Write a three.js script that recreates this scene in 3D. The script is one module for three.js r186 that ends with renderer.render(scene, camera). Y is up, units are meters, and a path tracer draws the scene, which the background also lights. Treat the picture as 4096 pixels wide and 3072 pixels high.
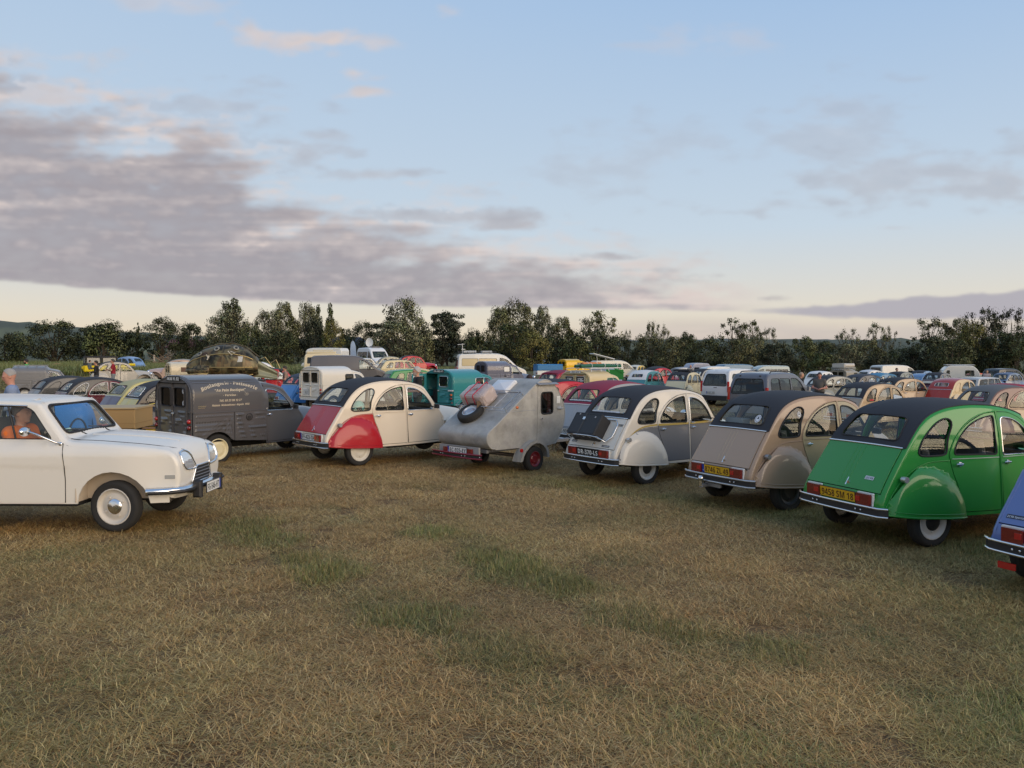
import * as THREE from 'three';
import { mergeGeometries } from 'three/addons/utils/BufferGeometryUtils.js';

// ------------------------------------------------------------------ camera, sky, sun, exposure
const scene = new THREE.Scene();
const camera = new THREE.PerspectiveCamera(52.71, 4 / 3, 0.1, 9000);
camera.position.set(0, 2.07, 0);
camera.rotation.x = -THREE.MathUtils.degToRad(1.983);
scene.add(camera);
const renderer = new THREE.WebGLRenderer({ antialias: true });
renderer.setSize(1024, 768);
renderer.toneMapping = THREE.LinearToneMapping;
renderer.toneMappingExposure = 1.05;
renderer.outputColorSpace = THREE.SRGBColorSpace;
renderer.shadowMap.enabled = true;

const SUN_DIR = new THREE.Vector3(0.70, 0.23, 0.68).normalize();   // low, behind and to the right of the viewer
const sun = new THREE.DirectionalLight(new THREE.Color(1.0, 0.80, 0.58), 2.5);
sun.name = 'sun'; sun.position.copy(SUN_DIR).multiplyScalar(120); sun.castShadow = true;
sun.shadow.mapSize.set(2048, 2048); sun.shadow.radius = 105;
Object.assign(sun.shadow.camera, { left: -60, right: 60, top: 40, bottom: -40, near: 1, far: 300 });
scene.add(sun); scene.add(sun.target);

// ------------------------------------------------------------------ numbers
const { PI, sin, cos, abs, min, max, hypot, sqrt, exp, floor, atan2, tan } = Math;
const R = d => d * PI / 180, clamp = (x, a, b) => min(b, max(a, x)), mix = (a, b, t) => a + (b - a) * t;
const sm = (a, b, x) => { const t = clamp((x - a) / (b - a), 0, 1); return t * t * (3 - 2 * t); };
function rngOf(seed) { let a = seed >>> 0; return () => { a = (a + 0x6D2B79F5) | 0; let t = Math.imul(a ^ (a >>> 15), 1 | a); t = (t + Math.imul(t ^ (t >>> 7), 61 | t)) ^ t; return ((t ^ (t >>> 14)) >>> 0) / 4294967296; }; }
const HT = new Float32Array(65536); { const r = rngOf(77); for (let i = 0; i < 65536; i++) HT[i] = r(); }
const hsh = (i, j) => HT[((i & 255) << 8) | (j & 255)];
function vn(x, y) { const i = floor(x), j = floor(y); let u = x - i, v = y - j; u = u * u * (3 - 2 * u); v = v * v * (3 - 2 * v); const a = hsh(i, j), b = hsh(i + 1, j), c = hsh(i, j + 1), d = hsh(i + 1, j + 1); return a + (b - a) * u + (c - a) * v + (a - b - c + d) * u * v; }
function fbm(x, y, o = 4) { let s = 0, a = 0.5, n = 0; for (let k = 0; k < o; k++) { s += a * vn(x, y); n += a; x = x * 2.03 + 17.3; y = y * 2.03 + 9.1; a *= 0.5; } return s / n; }
const lin = c => c <= 0.04045 ? c / 12.92 : ((c + 0.055) / 1.055) ** 2.4;
const S8 = (r, g, b) => [lin(r / 255), lin(g / 255), lin(b / 255)];
function pw(tab, x) { if (x <= tab[0][0]) return tab[0][1]; for (let i = 1; i < tab.length; i++) if (x <= tab[i][0]) return mix(tab[i - 1][1], tab[i][1], (x - tab[i - 1][0]) / (tab[i][0] - tab[i - 1][0])); return tab[tab.length - 1][1]; }

// ------------------------------------------------------------------ the evening sky
{
  const W = 3072, H = 1536, D = new Float32Array(W * H * 4), F = 1675;
  const zen = S8(122, 160, 208), up = S8(154, 185, 221), mid = S8(194, 209, 222), low = S8(222, 214, 198), hor = S8(230, 208, 176), glow = S8(255, 214, 160);
  const grey = S8(160, 155, 161), greyL = S8(184, 177, 179), pink = S8(216, 202, 197), greyB = S8(160, 160, 176);
  const yU = [[-700, -40], [-200, 80], [0, 150], [120, 190], [330, 248], [520, 300], [590, 375], [820, 425], [1050, 470], [1280, 532], [1500, 615], [1640, 655], [1800, 700]];
  const yL = [[-700, 540], [0, 611], [440, 644], [800, 662], [1450, 672], [1640, 676], [1800, 700]];
  const puffs = [[560, 85, 70, 26, .75], [640, 100, 70, 24, .9], [720, 100, 60, 22, .95], [810, 105, 60, 16, .6], [770, 166, 45, 15, .75], [795, 208, 60, 13, .75], [400, 18, 120, 24, .4], [120, 205, 110, 22, .7], [250, 262, 110, 20, .7], [330, 285, 80, 16, .75], [60, 190, 70, 16, .7], [450, 300, 80, 22, .5], [700, 300, 70, 14, .4], [330, 235, 60, 18, .4], [25, 135, 70, 22, .8], [978, 40, 40, 14, .5], [800, 380, 90, 12, .45], [640, 330, 100, 40, .5], [520, 240, 140, 40, .35], [1510, 95, 120, 26, .25], [1380, 340, 190, 70, .22], [1790, 300, 170, 90, .28], [1870, 400, 230, 60, .42], [2150, 400, 190, 60, .48], [2230, 360, 80, 50, .4], [1450, 602, 70, 9, .6], [1640, 645, 60, 6, .6], [1310, 556, 80, 8, .7], [1920, 494, 50, 6, .35], [960, 470, 190, 16, .6], [1100, 486, 70, 10, .8]];
  for (let j = 0; j < H; j++) {
    const el = ((j + 0.5) / H - 0.5) * PI;
    for (let i = 0; i < W; i++) {
      const k = (j * W + i) * 4; D[k + 3] = 1;
      const az = ((i + 0.5) / W - 0.5) * 2 * PI;          // atan2(z, x)
      if (el < -0.03) { D[k] = 0.10; D[k + 1] = 0.085; D[k + 2] = 0.06; continue; }
      const dx = cos(el) * cos(az), dz = cos(el) * sin(az), t = max(0, el) / (PI / 2);
      const sunny = max(0, dx * 0.73 + dz * 0.68), e = el * 180 / PI;
      const c = [0, 1, 2].map(n => {
        let v = e < 3 ? mix(hor[n], low[n], e / 3) : e < 9 ? mix(low[n], mid[n], (e - 3) / 6) : e < 24 ? mix(mid[n], up[n], (e - 9) / 15) : mix(up[n], zen[n], sm(24, 90, e));
        v *= 1 + 0.55 * sunny ** 2 * (1 - t) ** 3;
        return mix(v, glow[n] * 3.6, sunny ** 5 * exp(-max(0, e) / 8) * 0.85);
      });
      // left of the view is paler than right
      const rel = atan2(dx, -dz);                         // bearing from straight ahead, right positive
      if (abs(rel) < 1.2) { const wgt = sm(0.9, -0.5, rel) * sm(2, 12, e) * sm(60, 20, e) * 0.35; for (let n = 0; n < 3; n++) c[n] = mix(c[n], mid[n], wgt); }
      let den = 0, br = 0, blue = 0;
      if (abs(rel) < 1.15 && el < 0.8) {
        const px = 1106 + F * tan(rel), py = 771.5 - F * tan(el) / cos(rel);
        const n1 = fbm(px / 150 + 3, py / 46, 5) - 0.5, n2 = fbm(px / 60 + 40, py / 22 + 7, 4) - 0.5, n3 = fbm(px / 330, py / 30 + 90, 4) - 0.5, n4 = fbm(px / 420 + 12, py / 11 + 33, 4) - 0.5;
        const a = pw(yU, px), b = pw(yL, px);
        const n5 = fbm(px / 26 + 8, py / 13 + 60, 3) - 0.5, top = (py - a + n1 * 230 + n2 * 150 + n3 * 110 + n5 * 60) / 105, bot = (b - py + n2 * 9 + n3 * 7) / 7;
        den = sm(-0.45, 1.25, top) * sm(0, 1, bot) * sm(1760, 1500, px + n1 * 200);
        den *= clamp(0.97 + n2 * 0.30 + n3 * 0.25 + n4 * .35 * sm(300, 900, px), 0, 1);
        br = clamp(0.12 + sm(1.6, 0.0, top) * 0.72 + n3 * 1.3 + n2 * 1.2 + n4 * 1.1 + n5 * .7 + sm(700, 1400, px) * 0.16, 0, 1) * clamp(1 - n1 * 0.6, 0.3, 1.2);
        for (const [cx, cy, rx, ry, s] of puffs) {
          const q = hypot((px - cx) / rx, (py - cy) / ry); if (q > 2) continue;
          const pd = sm(1.45, 0.05, q + n1 * 2.0 + n2 * 2.2) * s; if (pd > den) { den = mix(pd, den, den); br = cy < 230 ? 0.95 + n2 * .4 : 0.45 + n2; }
        }
        // low grey bank to the right and the thin haze under it
        const ra = pw([[1600, 668], [1800, 655], [2000, 640], [2300, 618], [2700, 600]], px), rb = pw([[1600, 676], [1800, 690], [2000, 694], [2700, 700]], px);
        const rd = sm(0, 1, (py - ra + n1 * 16 + n2 * 14) / 7) * sm(0, 1, (rb - py + n2 * 12 + n3 * 14) / 8) * sm(1560, 1750, px + n1 * 120) * 0.9;
        if (rd > den) { den = rd; br = 0.25; blue = 1; }
        const hz = sm(672, 720, py + n1 * 26) * sm(1100, 1500, px) * 0.62; if (hz > den) { den = hz; br = 0.55 + n3; blue = 0.45; }
      } else {
        const u = rel * 4 + 30, v = el * 9; const n = fbm(u, v * 1.6, 5) + 0.25 * (fbm(u * 3, v * 5, 3) - 0.5);
        den = sm(0.50, 0.72, n) * 0.75 * sm(1.3, 0.3, el); br = 0.5 + (fbm(u * 2 + 9, v * 3, 3) - 0.5) * 1.4;
      }
      br = clamp(br, 0, 1); den = clamp(den, 0, 1);
      for (let n = 0; n < 3; n++) {
        const base = mix(grey[n], greyB[n], blue);
        const cc = br < 0.6 ? mix(base, greyL[n], br / 0.6) : mix(greyL[n], pink[n], (br - 0.6) / 0.4);
        D[k + n] = mix(c[n], cc, den);
      }
    }
  }
  const sky = new THREE.DataTexture(D, W, H, THREE.RGBAFormat, THREE.FloatType);
  sky.mapping = THREE.EquirectangularReflectionMapping; sky.magFilter = THREE.LinearFilter; sky.minFilter = THREE.LinearFilter;
  sky.colorSpace = THREE.LinearSRGBColorSpace; sky.needsUpdate = true;
  scene.background = sky; scene.environment = sky;
}

// ------------------------------------------------------------------ things, parts, materials
const taken = new Map();
const numbered = n => { const k = taken.get(n) || 0; taken.set(n, k + 1); return k ? n + '_' + String(k).padStart(3, '0') : n; };
function thing(name, label, category, [x, y, z], yaw = 0, group, tilt = 0) {
  const o = new THREE.Group(); o.name = numbered(name); scene.add(o);
  o.position.set(x, y, z); o.rotation.set(0, yaw, tilt, 'YXZ'); o.userData = { label, category };
  if (group) o.userData.group = group;
  return o;
}
function obj(name, geo, mat, parent) { const m = new THREE.Mesh(geo, mat); m.name = name; m.castShadow = m.receiveShadow = true; parent.add(m); return m; }
function top(name, geo, mat, data) { const m = obj(numbered(name), geo, mat, scene); m.userData = data; return m; }
const col = c => Array.isArray(c) ? new THREE.Color().setRGB(c[0], c[1], c[2]) : new THREE.Color(c);
const cache = new Map();
const memo = (k, f) => { if (!cache.has(k)) cache.set(k, f()); return cache.get(k); };
const M = {};
const std = (c, r = 0.8, m = 0, x = {}) => new THREE.MeshStandardMaterial({ color: col(c), roughness: r, metalness: m, side: THREE.DoubleSide, ...x });
const paint = (c, r = 0.42, coat = 0.75) => memo('paint' + c + r + coat, () => new THREE.MeshPhysicalMaterial({ color: col(c), roughness: r, metalness: 0, clearcoat: coat, clearcoatRoughness: 0.09, specularIntensity: 0.35, side: THREE.DoubleSide }));
const matte = (c, r = 0.85) => memo('matte' + c + r, () => std(c, r));
M.glass = new THREE.MeshPhysicalMaterial({ color: col([0.86, 0.90, 0.89]), roughness: 0.015, transmission: 1, thickness: 0, ior: 1.5, side: THREE.DoubleSide });
M.darkGlass = new THREE.MeshPhysicalMaterial({ color: col([0.22, 0.25, 0.26]), roughness: 0.02, transmission: 1, thickness: 0, ior: 1.5, side: THREE.DoubleSide });
M.rubber = std([0.018, 0.018, 0.02], 0.75);
M.tyre = std([0.022, 0.021, 0.02], 0.88);
M.chrome = std([0.72, 0.73, 0.75], 0.16, 1);
M.alu = std([0.55, 0.56, 0.58], 0.42, 0.9);
M.steel = std([0.32, 0.32, 0.33], 0.5, 0.7);
M.black = std([0.02, 0.02, 0.022], 0.5);
M.under = std([0.012, 0.012, 0.012], 0.95);
M.red = new THREE.MeshPhysicalMaterial({ color: col([0.42, 0.012, 0.012]), roughness: 0.25, clearcoat: 1, clearcoatRoughness: 0.05 });
M.redDark = new THREE.MeshPhysicalMaterial({ color: col([0.16, 0.008, 0.008]), roughness: 0.25, clearcoat: 1, clearcoatRoughness: 0.05 });
M.amber = new THREE.MeshPhysicalMaterial({ color: col([0.55, 0.12, 0.015]), roughness: 0.25, clearcoat: 1, clearcoatRoughness: 0.05 });
M.lens = new THREE.MeshPhysicalMaterial({ color: col([0.75, 0.77, 0.78]), roughness: 0.1, metalness: 0.6, clearcoat: 1 });
M.canvas = std([0.027, 0.028, 0.034], 0.8);
M.seat = std([0.10, 0.095, 0.09], 0.9);
M.white = std([0.7, 0.7, 0.68], 0.6);

// ------------------------------------------------------------------ geometry helpers
function geoOf(P, N, T, UV) { const g = new THREE.BufferGeometry(); g.setAttribute('position', new THREE.Float32BufferAttribute(P, 3)); g.setAttribute('normal', new THREE.Float32BufferAttribute(N, 3)); g.setAttribute('uv', new THREE.Float32BufferAttribute(UV || new Float32Array(P.length / 3 * 2), 2)); g.setIndex(T); return g; }
function merge(list) { list = list.filter(Boolean).map(g => { g = g.clone(); for (const k of Object.keys(g.attributes)) if (!['position', 'normal', 'uv'].includes(k)) g.deleteAttribute(k); return g.index ? g : (g.setIndex([...Array(g.attributes.position.count).keys()]), g); }); return list.length === 1 ? list[0] : mergeGeometries(list); }
function mirrorZ(g) { g = g.clone(); const p = g.attributes.position, n = g.attributes.normal; for (let i = 0; i < p.count; i++) { p.setZ(i, -p.getZ(i)); n.setZ(i, -n.getZ(i)); } const x = g.index.array; for (let i = 0; i < x.length; i += 3) { const t = x[i]; x[i] = x[i + 1]; x[i + 1] = t; } return g; }
const at = (g, x, y, z, rx = 0, ry = 0, rz = 0, s = 1) => { g = g.clone(); if (s !== 1) g.scale(...(Array.isArray(s) ? s : [s, s, s])); if (rx) g.rotateX(rx); if (rz) g.rotateZ(rz); if (ry) g.rotateY(ry); g.translate(x, y, z); return g; };
const area2 = c => { let a = 0; for (let i = 0; i < c.length; i++) { const p = c[i], q = c[(i + 1) % c.length]; a += p[0] * q[1] - q[0] * p[1]; } return a / 2; };
// a smooth closed or open curve through points; a point with a third entry is a sharp corner
function smooth(pts, closed = true, step = 0.03) {
  const out = [], n = pts.length, seg = closed ? n : n - 1, g = i => closed ? pts[(i + n) % n] : pts[clamp(i, 0, n - 1)];
  for (let i = 0; i < seg; i++) {
    const b = g(i), c = g(i + 1), a = b[2] ? b : g(i - 1), d = c[2] ? c : g(i + 2), L = hypot(c[0] - b[0], c[1] - b[1]), k = max(1, Math.ceil(L / step));
    for (let j = 0; j < k; j++) {
      const t = j / k, t2 = t * t, t3 = t2 * t; const f = q => 0.5 * (2 * b[q] + (c[q] - a[q]) * t + (2 * a[q] - 5 * b[q] + 4 * c[q] - d[q]) * t2 + (3 * b[q] - a[q] - 3 * c[q] + d[q]) * t3);
      out.push([f(0), f(1)]);
    }
  }
  if (!closed) out.push([pts[n - 1][0], pts[n - 1][1]]);
  return out;
}
// polygon with rounded corners: [x, y, r]
function rpoly(pts, r0 = 0.03, k = 4) {
  const out = [], n = pts.length;
  for (let i = 0; i < n; i++) {
    const p = pts[i], a = pts[(i + n - 1) % n], b = pts[(i + 1) % n], r = p[2] ?? r0;
    const la = hypot(a[0] - p[0], a[1] - p[1]), lb = hypot(b[0] - p[0], b[1] - p[1]), q = min(r, la * 0.48, lb * 0.48);
    if (q < 1e-4) { out.push([p[0], p[1]]); continue; }
    const A = [p[0] + (a[0] - p[0]) / la * q, p[1] + (a[1] - p[1]) / la * q], B = [p[0] + (b[0] - p[0]) / lb * q, p[1] + (b[1] - p[1]) / lb * q];
    for (let j = 0; j <= k; j++) { const t = j / k; out.push([(1 - t) ** 2 * A[0] + 2 * t * (1 - t) * p[0] + t * t * B[0], (1 - t) ** 2 * A[1] + 2 * t * (1 - t) * p[1] + t * t * B[1]]); }
  }
  return out;
}
const rrect = (x0, y0, x1, y1, r = 0.04, k = 4) => rpoly([[x0, y0], [x1, y0], [x1, y1], [x0, y1]], r, k);
// moves a contour inwards by d
function inset(c, d) {
  const s = area2(c) > 0 ? 1 : -1, n = c.length;
  return c.map((p, i) => { const a = c[(i + n - 1) % n], b = c[(i + 1) % n]; let dx = b[0] - a[0], dy = b[1] - a[1]; const l = hypot(dx, dy) || 1; return [p[0] - s * dy / l * d, p[1] + s * dx / l * d]; });
}
// a sheet: a flat outline with holes, divided finely and laid on the surface map(u, v) with an edge of depth t
function sheet(contour, holes, map, { e = 0.09, t = 0.012, lift = 0 } = {}) {
  const V2 = p => new THREE.Vector2(p[0], p[1]);
  let c = contour.slice(); if (area2(c) < 0) c.reverse();
  const hs = (holes || []).map(h => area2(h) > 0 ? h.slice().reverse() : h.slice());
  const V = [...c, ...hs.flat()];
  let T = THREE.ShapeUtils.triangulateShape(c.map(V2), hs.map(h => h.map(V2)));
  for (let it = 0; it < 8; it++) {
    const mid = new Map(), N = []; let any = false;
    const m = (a, b) => { const p = V[a], q = V[b]; if (hypot(p[0] - q[0], p[1] - q[1]) <= e) return -1; const k = a < b ? a * 1e6 + b : b * 1e6 + a; if (!mid.has(k)) { mid.set(k, V.length); V.push([(p[0] + q[0]) / 2, (p[1] + q[1]) / 2]); } any = true; return mid.get(k); };
    for (const [a, b, d] of T) {
      const x = m(a, b), y = m(b, d), z = m(d, a), q = (x >= 0) + (y >= 0) + (z >= 0);
      if (!q) N.push([a, b, d]);
      else if (q === 3) N.push([a, x, z], [x, b, y], [z, y, d], [x, y, z]);
      else if (q === 1) { if (x >= 0) N.push([a, x, d], [x, b, d]); else if (y >= 0) N.push([a, b, y], [a, y, d]); else N.push([a, b, z], [z, b, d]); }
      else { if (x < 0) N.push([d, z, y], [z, a, y], [a, b, y]); else if (y < 0) N.push([a, x, z], [x, b, z], [z, b, d]); else N.push([b, y, x], [x, y, a], [a, y, d]); }
    }
    T = N; if (!any) break;
  }
  const P = [], Nn = [], UV = [], I = [], h = 1e-3, cr = new THREE.Vector3(), du = new THREE.Vector3(), dv = new THREE.Vector3();
  for (const [u, v] of V) {
    const p = map(u, v), a = map(u + h, v), a2 = map(u - h, v), b = map(u, v + h), b2 = map(u, v - h);
    du.set(a[0] - a2[0], a[1] - a2[1], a[2] - a2[2]); dv.set(b[0] - b2[0], b[1] - b2[1], b[2] - b2[2]); cr.crossVectors(du, dv).normalize();
    P.push(p[0] + cr.x * lift, p[1] + cr.y * lift, p[2] + cr.z * lift); Nn.push(cr.x, cr.y, cr.z); UV.push(u, v);
  }
  const edge = new Map();
  for (const [a, b, d] of T) { I.push(a, b, d); for (const [p, q] of [[a, b], [b, d], [d, a]]) { if (edge.has(q * 1e6 + p)) edge.delete(q * 1e6 + p); else edge.set(p * 1e6 + q, [p, q]); } }
  if (t) for (const [a, b] of edge.values()) {
    const q = P.length / 3, A = P.slice(a * 3, a * 3 + 3), B = P.slice(b * 3, b * 3 + 3), na = Nn.slice(a * 3, a * 3 + 3), nb = Nn.slice(b * 3, b * 3 + 3);
    du.set(B[0] - A[0], B[1] - A[1], B[2] - A[2]); dv.set(...na); cr.crossVectors(du, dv).normalize();
    P.push(...A, ...B, A[0] - na[0] * t, A[1] - na[1] * t, A[2] - na[2] * t, B[0] - nb[0] * t, B[1] - nb[1] * t, B[2] - nb[2] * t);
    for (let k = 0; k < 4; k++) { Nn.push(cr.x, cr.y, cr.z); UV.push(...V[k % 2 ? b : a]); }
    I.push(q, q + 2, q + 3, q, q + 3, q + 1);
  }
  return geoOf(P, Nn, I, UV);
}
const ring = (contour, map, lift = 0) => { const h = 1e-3; return contour.map(([u, v]) => { const p = map(u, v), a = map(u + h, v), b = map(u, v + h); const n = new THREE.Vector3(a[0] - p[0], a[1] - p[1], a[2] - p[2]).cross(new THREE.Vector3(b[0] - p[0], b[1] - p[1], b[2] - p[2])).normalize(); return [p[0] + n.x * lift, p[1] + n.y * lift, p[2] + n.z * lift]; }); };
// a round bar through points
function bar(pts, r, closed = false, sides = 6, r2) {
  const v = pts.map(p => new THREE.Vector3(...p)), n = v.length, P = [], N = [], I = []; let up = new THREE.Vector3(0, 1, 0.01);
  const B = new THREE.Vector3(), A = new THREE.Vector3(), T = new THREE.Vector3();
  for (let i = 0; i < n; i++) {
    const a = v[closed ? (i + n - 1) % n : max(0, i - 1)], b = v[closed ? (i + 1) % n : min(n - 1, i + 1)]; T.subVectors(b, a).normalize();
    if (i === 0 && abs(T.dot(up)) > 0.95) up.set(1, 0, 0.01);
    A.copy(up).addScaledVector(T, -up.dot(T)).normalize(); up.copy(A); B.crossVectors(T, A);
    const rr = r2 === undefined ? r : mix(r, r2, i / (n - 1));
    for (let k = 0; k < sides; k++) { const q = k / sides * 2 * PI, nx = A.x * cos(q) + B.x * sin(q), ny = A.y * cos(q) + B.y * sin(q), nz = A.z * cos(q) + B.z * sin(q); P.push(v[i].x + nx * rr, v[i].y + ny * rr, v[i].z + nz * rr); N.push(nx, ny, nz); }
  }
  const m = closed ? n : n - 1;
  for (let i = 0; i < m; i++) for (let k = 0; k < sides; k++) { const a = i * sides + k, b = i * sides + (k + 1) % sides, c = ((i + 1) % n) * sides + k, d = ((i + 1) % n) * sides + (k + 1) % sides; I.push(a, b, d, a, d, c); }
  if (!closed) for (const [i, s] of [[0, 1], [n - 1, -1]]) for (let k = 1; k < sides - 1; k++) { const o = i * sides; s > 0 ? I.push(o, o + k + 1, o + k) : I.push(o, o + k, o + k + 1); }
  return geoOf(P, N, I);
}
// a block with chamfered edges
function block(w, h, d, x = 0, y = 0, z = 0, b = 0.008) {
  b = min(b, w * .45, h * .45, d * .45);
  return memo(['blk', w, h, d, b].join(), () => {
    const s = new THREE.Shape(); const a = w / 2 - b, c = h / 2 - b; s.moveTo(-a, -c); s.lineTo(a, -c); s.lineTo(a, c); s.lineTo(-a, c); s.closePath();
    const g = new THREE.ExtrudeGeometry(s, { depth: d - 2 * b, bevelEnabled: true, bevelThickness: b, bevelSize: b, bevelSegments: 1, steps: 1 }); g.translate(0, 0, -(d - 2 * b) / 2); g.setIndex([...Array(g.attributes.position.count).keys()]); return g;
  }).clone().translate(x, y, z);
}
const ball = (r, x = 0, y = 0, z = 0, s = [1, 1, 1], k = 12) => at(new THREE.SphereGeometry(r, k, max(6, k - 3)), x, y, z, 0, 0, 0, s);
const rod = (r, h, x = 0, y = 0, z = 0, ax = 'y', r2 = r, k = 14) => at(new THREE.CylinderGeometry(r2, r, h, k), x, y, z, ax === 'z' ? PI / 2 : 0, 0, ax === 'x' ? PI / 2 : 0);
const lathe = (pts, k = 28, ax = 'z') => { const g = new THREE.LatheGeometry(pts.map(p => new THREE.Vector2(p[0], p[1])), k); if (ax === 'z') g.rotateX(PI / 2); return g; };
function canvasTex(w, h, draw) { const c = document.createElement('canvas'); c.width = w; c.height = h; const g = c.getContext('2d'); draw(g, w, h); const t = new THREE.CanvasTexture(c); t.colorSpace = THREE.SRGBColorSpace; t.magFilter = THREE.LinearFilter; t.anisotropy = 8; return t; }
function printed(w, h, draw, x = {}) { return new THREE.MeshStandardMaterial({ map: canvasTex(w, h, draw), roughness: 0.45, side: THREE.DoubleSide, ...x }); }
// a flat print, upright, facing -x (the rear of a vehicle), width w, height h
const rearPlane = (w, h) => memo('rp' + w + h, () => { const g = new THREE.PlaneGeometry(w, h); g.rotateY(-PI / 2); return g; });
// ------------------------------------------------------------------ bodies drawn from a side profile
// E: profile from the rear foot over the roof to the front foot; w(x, y): half width; sh: radius of the shoulder
function profile(E, w, sh, crown = () => 0.03, Q = 0.55) {
  const s = [0]; for (let i = 1; i < E.length; i++) s.push(s[i - 1] + hypot(E[i][0] - E[i - 1][0], E[i][1] - E[i - 1][1]));
  const L = s[s.length - 1];
  const find = u => { let a = 0, b = s.length - 1; while (b - a > 1) { const m = (a + b) >> 1; if (s[m] <= u) a = m; else b = m; } return a; };
  const pos = u => { const i = find(clamp(u, 0, L)), t = (u - s[i]) / (s[i + 1] - s[i]); return [mix(E[i][0], E[i + 1][0], t), mix(E[i][1], E[i + 1][1], t)]; };
  const pt = u => { const p = pos(u), a = pos(max(0, u - 0.03)), b = pos(min(L, u + 0.03)), d = hypot(b[0] - a[0], b[1] - a[1]); return { x: p[0], y: p[1], nx: -(b[1] - a[1]) / d, ny: (b[0] - a[0]) / d }; };
  const zh = u => { const p = pos(u); return w(p[0], p[1]) - sh; };
  const topMap = (q, u) => { const p = pt(u), h = zh(u), z = q / Q * h, o = crown(p.x, p.y) * (1 - (q / Q) ** 2); return [p.x + p.nx * o, p.y + p.ny * o, z]; };
  const near = (x, y) => { let b = 0, d = 9; for (let i = 0; i < E.length; i++) { const k = hypot(E[i][0] - x, E[i][1] - y); if (k < d) { d = k; b = s[i]; } } return b; };
  const side = E.map((_, i) => { const p = pt(s[i]); return [p.x - p.nx * sh, p.y - p.ny * sh]; });
  const shMap = (u, a) => { const p = pt(u), th = clamp(a / (sh * 1.5708), 0, 1) * PI / 2, o = sh * (1 - sin(th)), x = p.x - p.nx * o, y = p.y - p.ny * o; return [x, y, w(x, y) - sh * (1 - cos(th))]; };
  const shoulder = (u0, u1, a0 = 0, a1 = 1, lift = 0) => { const A = sh * 1.5708; return sheet([[u0, a0 * A], [u1, a0 * A], [u1, a1 * A], [u0, a1 * A]], [], shMap, { e: 0.085, t: 0, lift }); };
  const strip = (u0, u1, holes = [], o = {}, q1 = Q) => sheet(o.round ? rrect(-q1, u0, q1, u1, o.round) : [[-q1, u0], [q1, u0], [q1, u1], [-q1, u1]], holes, topMap, { e: 0.115, t: 0, ...o });
  return { E, L, pt, near, side, shoulder, strip, topMap, zh, w, Q };
}
const sideMap = w => (x, y) => [x, y, w(x, y)];
const both = g => [g, mirrorZ(g)];

// ------------------------------------------------------------------ wheels and number plates
const tyreGeo = (r, wd, rim) => memo(['ty', r, wd, rim].join(), () => lathe([[rim - 0.01, -wd * 0.40], [rim + 0.012, -wd * 0.46], [mix(rim, r, .55), -wd * 0.52], [r - 0.02, -wd * 0.46], [r - 0.004, -wd * 0.36], [r, -wd * 0.1], [r - 0.004, -wd * 0.09], [r - 0.004, -wd * 0.06], [r, -wd * 0.05], [r, wd * 0.1], [r - 0.004, wd * 0.11], [r - 0.004, wd * 0.14], [r, wd * 0.15], [r - 0.004, wd * 0.36], [r - 0.02, wd * 0.46], [mix(rim, r, .55), wd * 0.52], [rim + 0.012, wd * 0.46], [rim - 0.01, wd * 0.40]], 26));
const rimGeo = (rim, wd) => memo(['rim', rim, wd].join(), () => lathe([[rim + 0.004, wd * 0.42], [rim - 0.006, wd * 0.47], [rim - 0.016, wd * 0.44], [rim - 0.022, wd * 0.28], [rim - 0.045, wd * 0.20], [rim - 0.06, wd * 0.22], [rim * 0.52, wd * 0.34], [rim * 0.40, wd * 0.35], [rim * 0.34, wd * 0.30], [0.0, wd * 0.30]], 24));
function wheel(parent, x, y, z, opt = {}) {
  const { r = 0.288, wd = 0.13, rim = 0.2, rimMat = M.white, cap, capR = 0.09, wall, steer = 0, nuts = 3, label } = opt;
  const g = new THREE.Group(); g.name = 'wheel'; parent.add(g); g.position.set(x, y, z); g.rotation.y = (z < 0 ? PI : 0) + steer; if (label) g.userData.label = label;
  obj('tyre', tyreGeo(r, wd, rim), M.tyre, g);
  if (wall) obj('white_wall', memo(['ww', r, wd, rim].join(), () => lathe([[rim + 0.004, wd * 0.475], [mix(rim, r, .5), wd * 0.54], [r - 0.026, wd * 0.50]], 32)), M.white, g);
  obj('rim', memo(['rimn', rim, wd, nuts].join(), () => merge([rimGeo(rim, wd), ...Array.from({ length: nuts }, (_, i) => rod(0.013, 0.02, cos(i / nuts * 2 * PI + .5) * rim * .56, sin(i / nuts * 2 * PI + .5) * rim * .56, wd * 0.34, 'z', 0.01, 6))])), rimMat, g);
  if (cap) obj('hub_cap', memo(['cap', capR, wd].join(), () => lathe([[capR, wd * 0.30], [capR * 0.95, wd * 0.42], [capR * 0.6, wd * 0.52], [0, wd * 0.56]], 20)), cap, g);
  return g;
}
const plates = new Map();
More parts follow.
